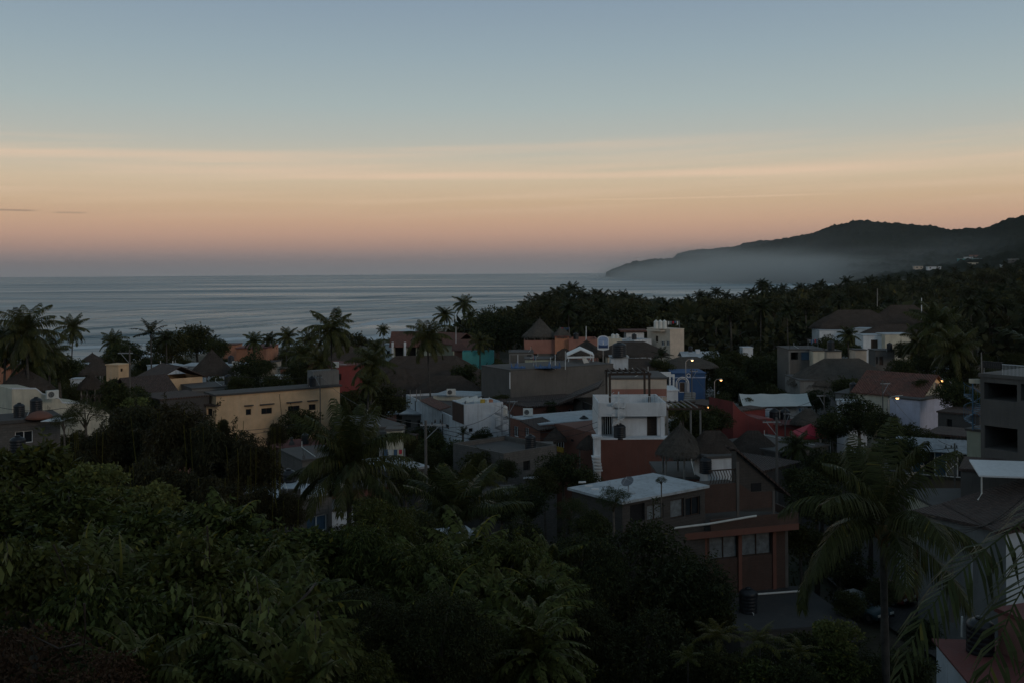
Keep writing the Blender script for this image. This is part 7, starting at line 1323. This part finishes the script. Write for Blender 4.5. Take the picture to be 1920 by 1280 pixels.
for x, y in forest_place(230, in_forest, 5):
    if not clear(x, y, 9): continue
    px = CX + x / y * F; cap = np.interp(px, [p[0] for p in PROF], [p[1] for p in PROF]); g_ = gz(x, y); rr_ = fg_.uniform(3.2, 5.2); zc_ = min(g_ + fg_.uniform(9, 15), float(capz(x, y, px, cap + 5)) - rr_ * .5)
    if zc_ < g_ + 2.0: continue
    tree('forest_tree', "dense dark round-crowned tree in the forest behind the town", Vector((x, y, zc_)), rr_, ('far', nf % 4), group="round-crowned trees of the forest behind the town"); nf += 1
# palms standing out of the forest line, from the photo
LINE = [(985, 583, 420), (1000, 578, 430), (1014, 572, 440), (1030, 566, 450), (1043, 559, 460), (1056, 560, 470), (1072, 551, 480), (1088, 560, 470), (1100, 565, 460), (1118, 563, 470), (1130, 566, 480), (1150, 568, 480), (1168, 564, 500), (1180, 570, 480), (1194, 573, 460), (1210, 578, 500), (1232, 574, 560), (1250, 580, 520), (1272, 576, 560), (1292, 570, 580), (1312, 563, 600), (1328, 566, 600), (1344, 555, 620), (1362, 563, 600), (1378, 568, 620), (1396, 566, 640), (1410, 556, 640), (1428, 540, 560), (1436, 548, 580), (1452, 553, 640), (1468, 548, 660), (1484, 556, 640), (1500, 546, 600), (1512, 552, 640), (1528, 546, 620), (1540, 541, 640), (1552, 550, 640), (1572, 548, 660), (1588, 536, 640), (1600, 546, 660), (1614, 543, 680), (1632, 536, 700), (1648, 541, 700), (1664, 533, 720), (1684, 530, 760), (1705, 526, 800), (1730, 524, 820), (1760, 518, 880), (1790, 515, 900), (1820, 512, 930), (1850, 508, 950), (1885, 503, 980), (1912, 500, 1000)]
np_ = 0
for px, py, Y in LINE:
    palm("palm standing out along the skyline of the forest", px, py - 7, Y * .92, fg_.uniform(18, 23) * 520 / Y, ('far', np_ % 4), group="palms along the forest skyline"); np_ += 1
for x, y in forest_place(190, in_forest, 11):
    if not clear(x, y, 8): continue
    px = CX + x / y * F; cap = np.interp(px, [p[0] for p in PROF], [p[1] for p in PROF]); g_ = gz(x, y); zc_ = min(g_ + fg_.uniform(11, 16.5), float(capz(x, y, px, cap)) - .8)
    if zc_ < g_ + 4: continue
    palm("coconut palm among the dark trees of the forest", 0, 0, y, None, ('far', np_ % 4), group="coconut palms within the forest", pt=Vector((x, y, zc_))); np_ += 1
# small dark trees filling gardens between the houses
GD = []
def garden_label(x, y): return rel_label('small dark garden tree', x, y) or "small dark tree filling a garden gap between houses"
gr_ = random.Random(71)
while len(GD) < 230:
    px = gr_.uniform(-60, 1960); Y = gr_.uniform(88, 235); x = (px - CX) / F * Y
    if float(shore_d(x, Y)) < 25 or (385 < px < 660 and Y < 123) or not clear(x, Y, 4.8) or abs(x - 29) < 6 and Y < 140: continue
    if any((x - a) ** 2 + (Y - b) ** 2 < 20 for a, b in GD): continue
    GD.append((x, Y)); rr_ = gr_.uniform(1.8, 3.4); tree('garden_tree', garden_label(x, Y), Vector((x, Y, gz(x, Y) + gr_.uniform(2.2, 4.2))), rr_, ('mid', len(GD) % 4), group="small garden trees between the houses")
# far wooded mass and undergrowth that nobody could count
g = np.random.default_rng(17); n = 2600; pxs = g.uniform(860, 2300, n); Yy = 225 + 1500 * g.random(n) ** 1.2; x = (pxs - CX) / F * Yy; ok = (shore_d(x, Yy) > 14) & ~((Yy < 262) & (pxs > 1480) & (pxs < 1760)) & ~((pxs < 1000) & (Yy < 280)); x, Yy, pxs = x[ok], Yy[ok], pxs[ok]
H = np.array(HOUSES); ok = np.min((x[:, None] - H[None, :, 0]) ** 2 + (Yy[:, None] - H[None, :, 1]) ** 2, 1) > 60; x, Yy, pxs = x[ok], Yy[ok], pxs[ok]
cap = np.interp(pxs, [p[0] for p in PROF], [p[1] for p in PROF]) + 14; zcap = CZ + (HY + 6.7 - .007 * pxs - cap) / F * Yy; gg = G(x, Yy); hh = np.minimum(g.uniform(5, 13, len(x)), zcap - gg); ok = hh > .8; x, Yy, gg, hh = x[ok], Yy[ok], gg[ok], hh[ok]
rr = np.clip(g.uniform(2.5, 6, len(x)), 0, hh * 1.3); rr = rr * (1 + Yy / 1500); nl = 70; m = len(x); dl = unit(g.normal(size=(m, nl, 3)) + np.array([0, 0, .5])); C0 = np.stack([x, Yy, gg + hh - rr * .5], -1)
P = (C0[:, None] + dl * rr[:, None, None] * np.array([1, 1, .8]) * g.uniform(.7, 1.05, (m, nl, 1))).reshape(-1, 3); D = unit(dl.reshape(-1, 3) + g.normal(size=(m * nl, 3)) * .8); W = unit(np.cross(D, g.normal(size=(m * nl, 3)))); L_ = np.repeat(rr * .42, nl) * g.uniform(.6, 1.3, m * nl); co, q = leafquads(P, D, W, L_, L_ * .7)
o = bpy.data.objects.new('forest_undergrowth', npmesh('forest_undergrowth', co, q, LF['far'])); COL.objects.link(o); kind(o, 'stuff')
# low scrub over the open ground of the town and of the slope under the viewer
n = 5200; xx = g.uniform(-75, 110, n); yy = g.uniform(4, 235, n); ok = (np.abs(xx) < yy * .62 + 6) & (shore_d(xx, yy) > 30) & ~((np.abs(xx - 28.5) < 4.6) & (yy > 55) & (yy < 140)); xx, yy = xx[ok], yy[ok]; ok = np.min((xx[:, None] - H[None, :, 0]) ** 2 + (yy[:, None] - H[None, :, 1]) ** 2, 1) > 12; xx, yy = xx[ok], yy[ok]
m = len(xx); nl = 40; rr = g.uniform(.5, 1.5, m) * np.clip(yy / 40, .45, 1); C0 = np.stack([xx, yy, G(xx, yy) + rr * .2], -1); dl = unit(g.normal(size=(m, nl, 3)) + np.array([0, 0, .8])); P = (C0[:, None] + dl * rr[:, None, None] * g.uniform(.5, 1.05, (m, nl, 1))).reshape(-1, 3)
D = unit(dl.reshape(-1, 3) + g.normal(size=(m * nl, 3)) * .7); W = unit(np.cross(D, g.normal(size=(m * nl, 3)))); L_ = np.repeat(rr * .32, nl) * g.uniform(.6, 1.3, m * nl); co, q = leafquads(P, D, W, L_, L_ * .5); o = bpy.data.objects.new('ground_scrub', npmesh('ground_scrub', co, q, LF['mid'])); COL.objects.link(o); kind(o, 'stuff')
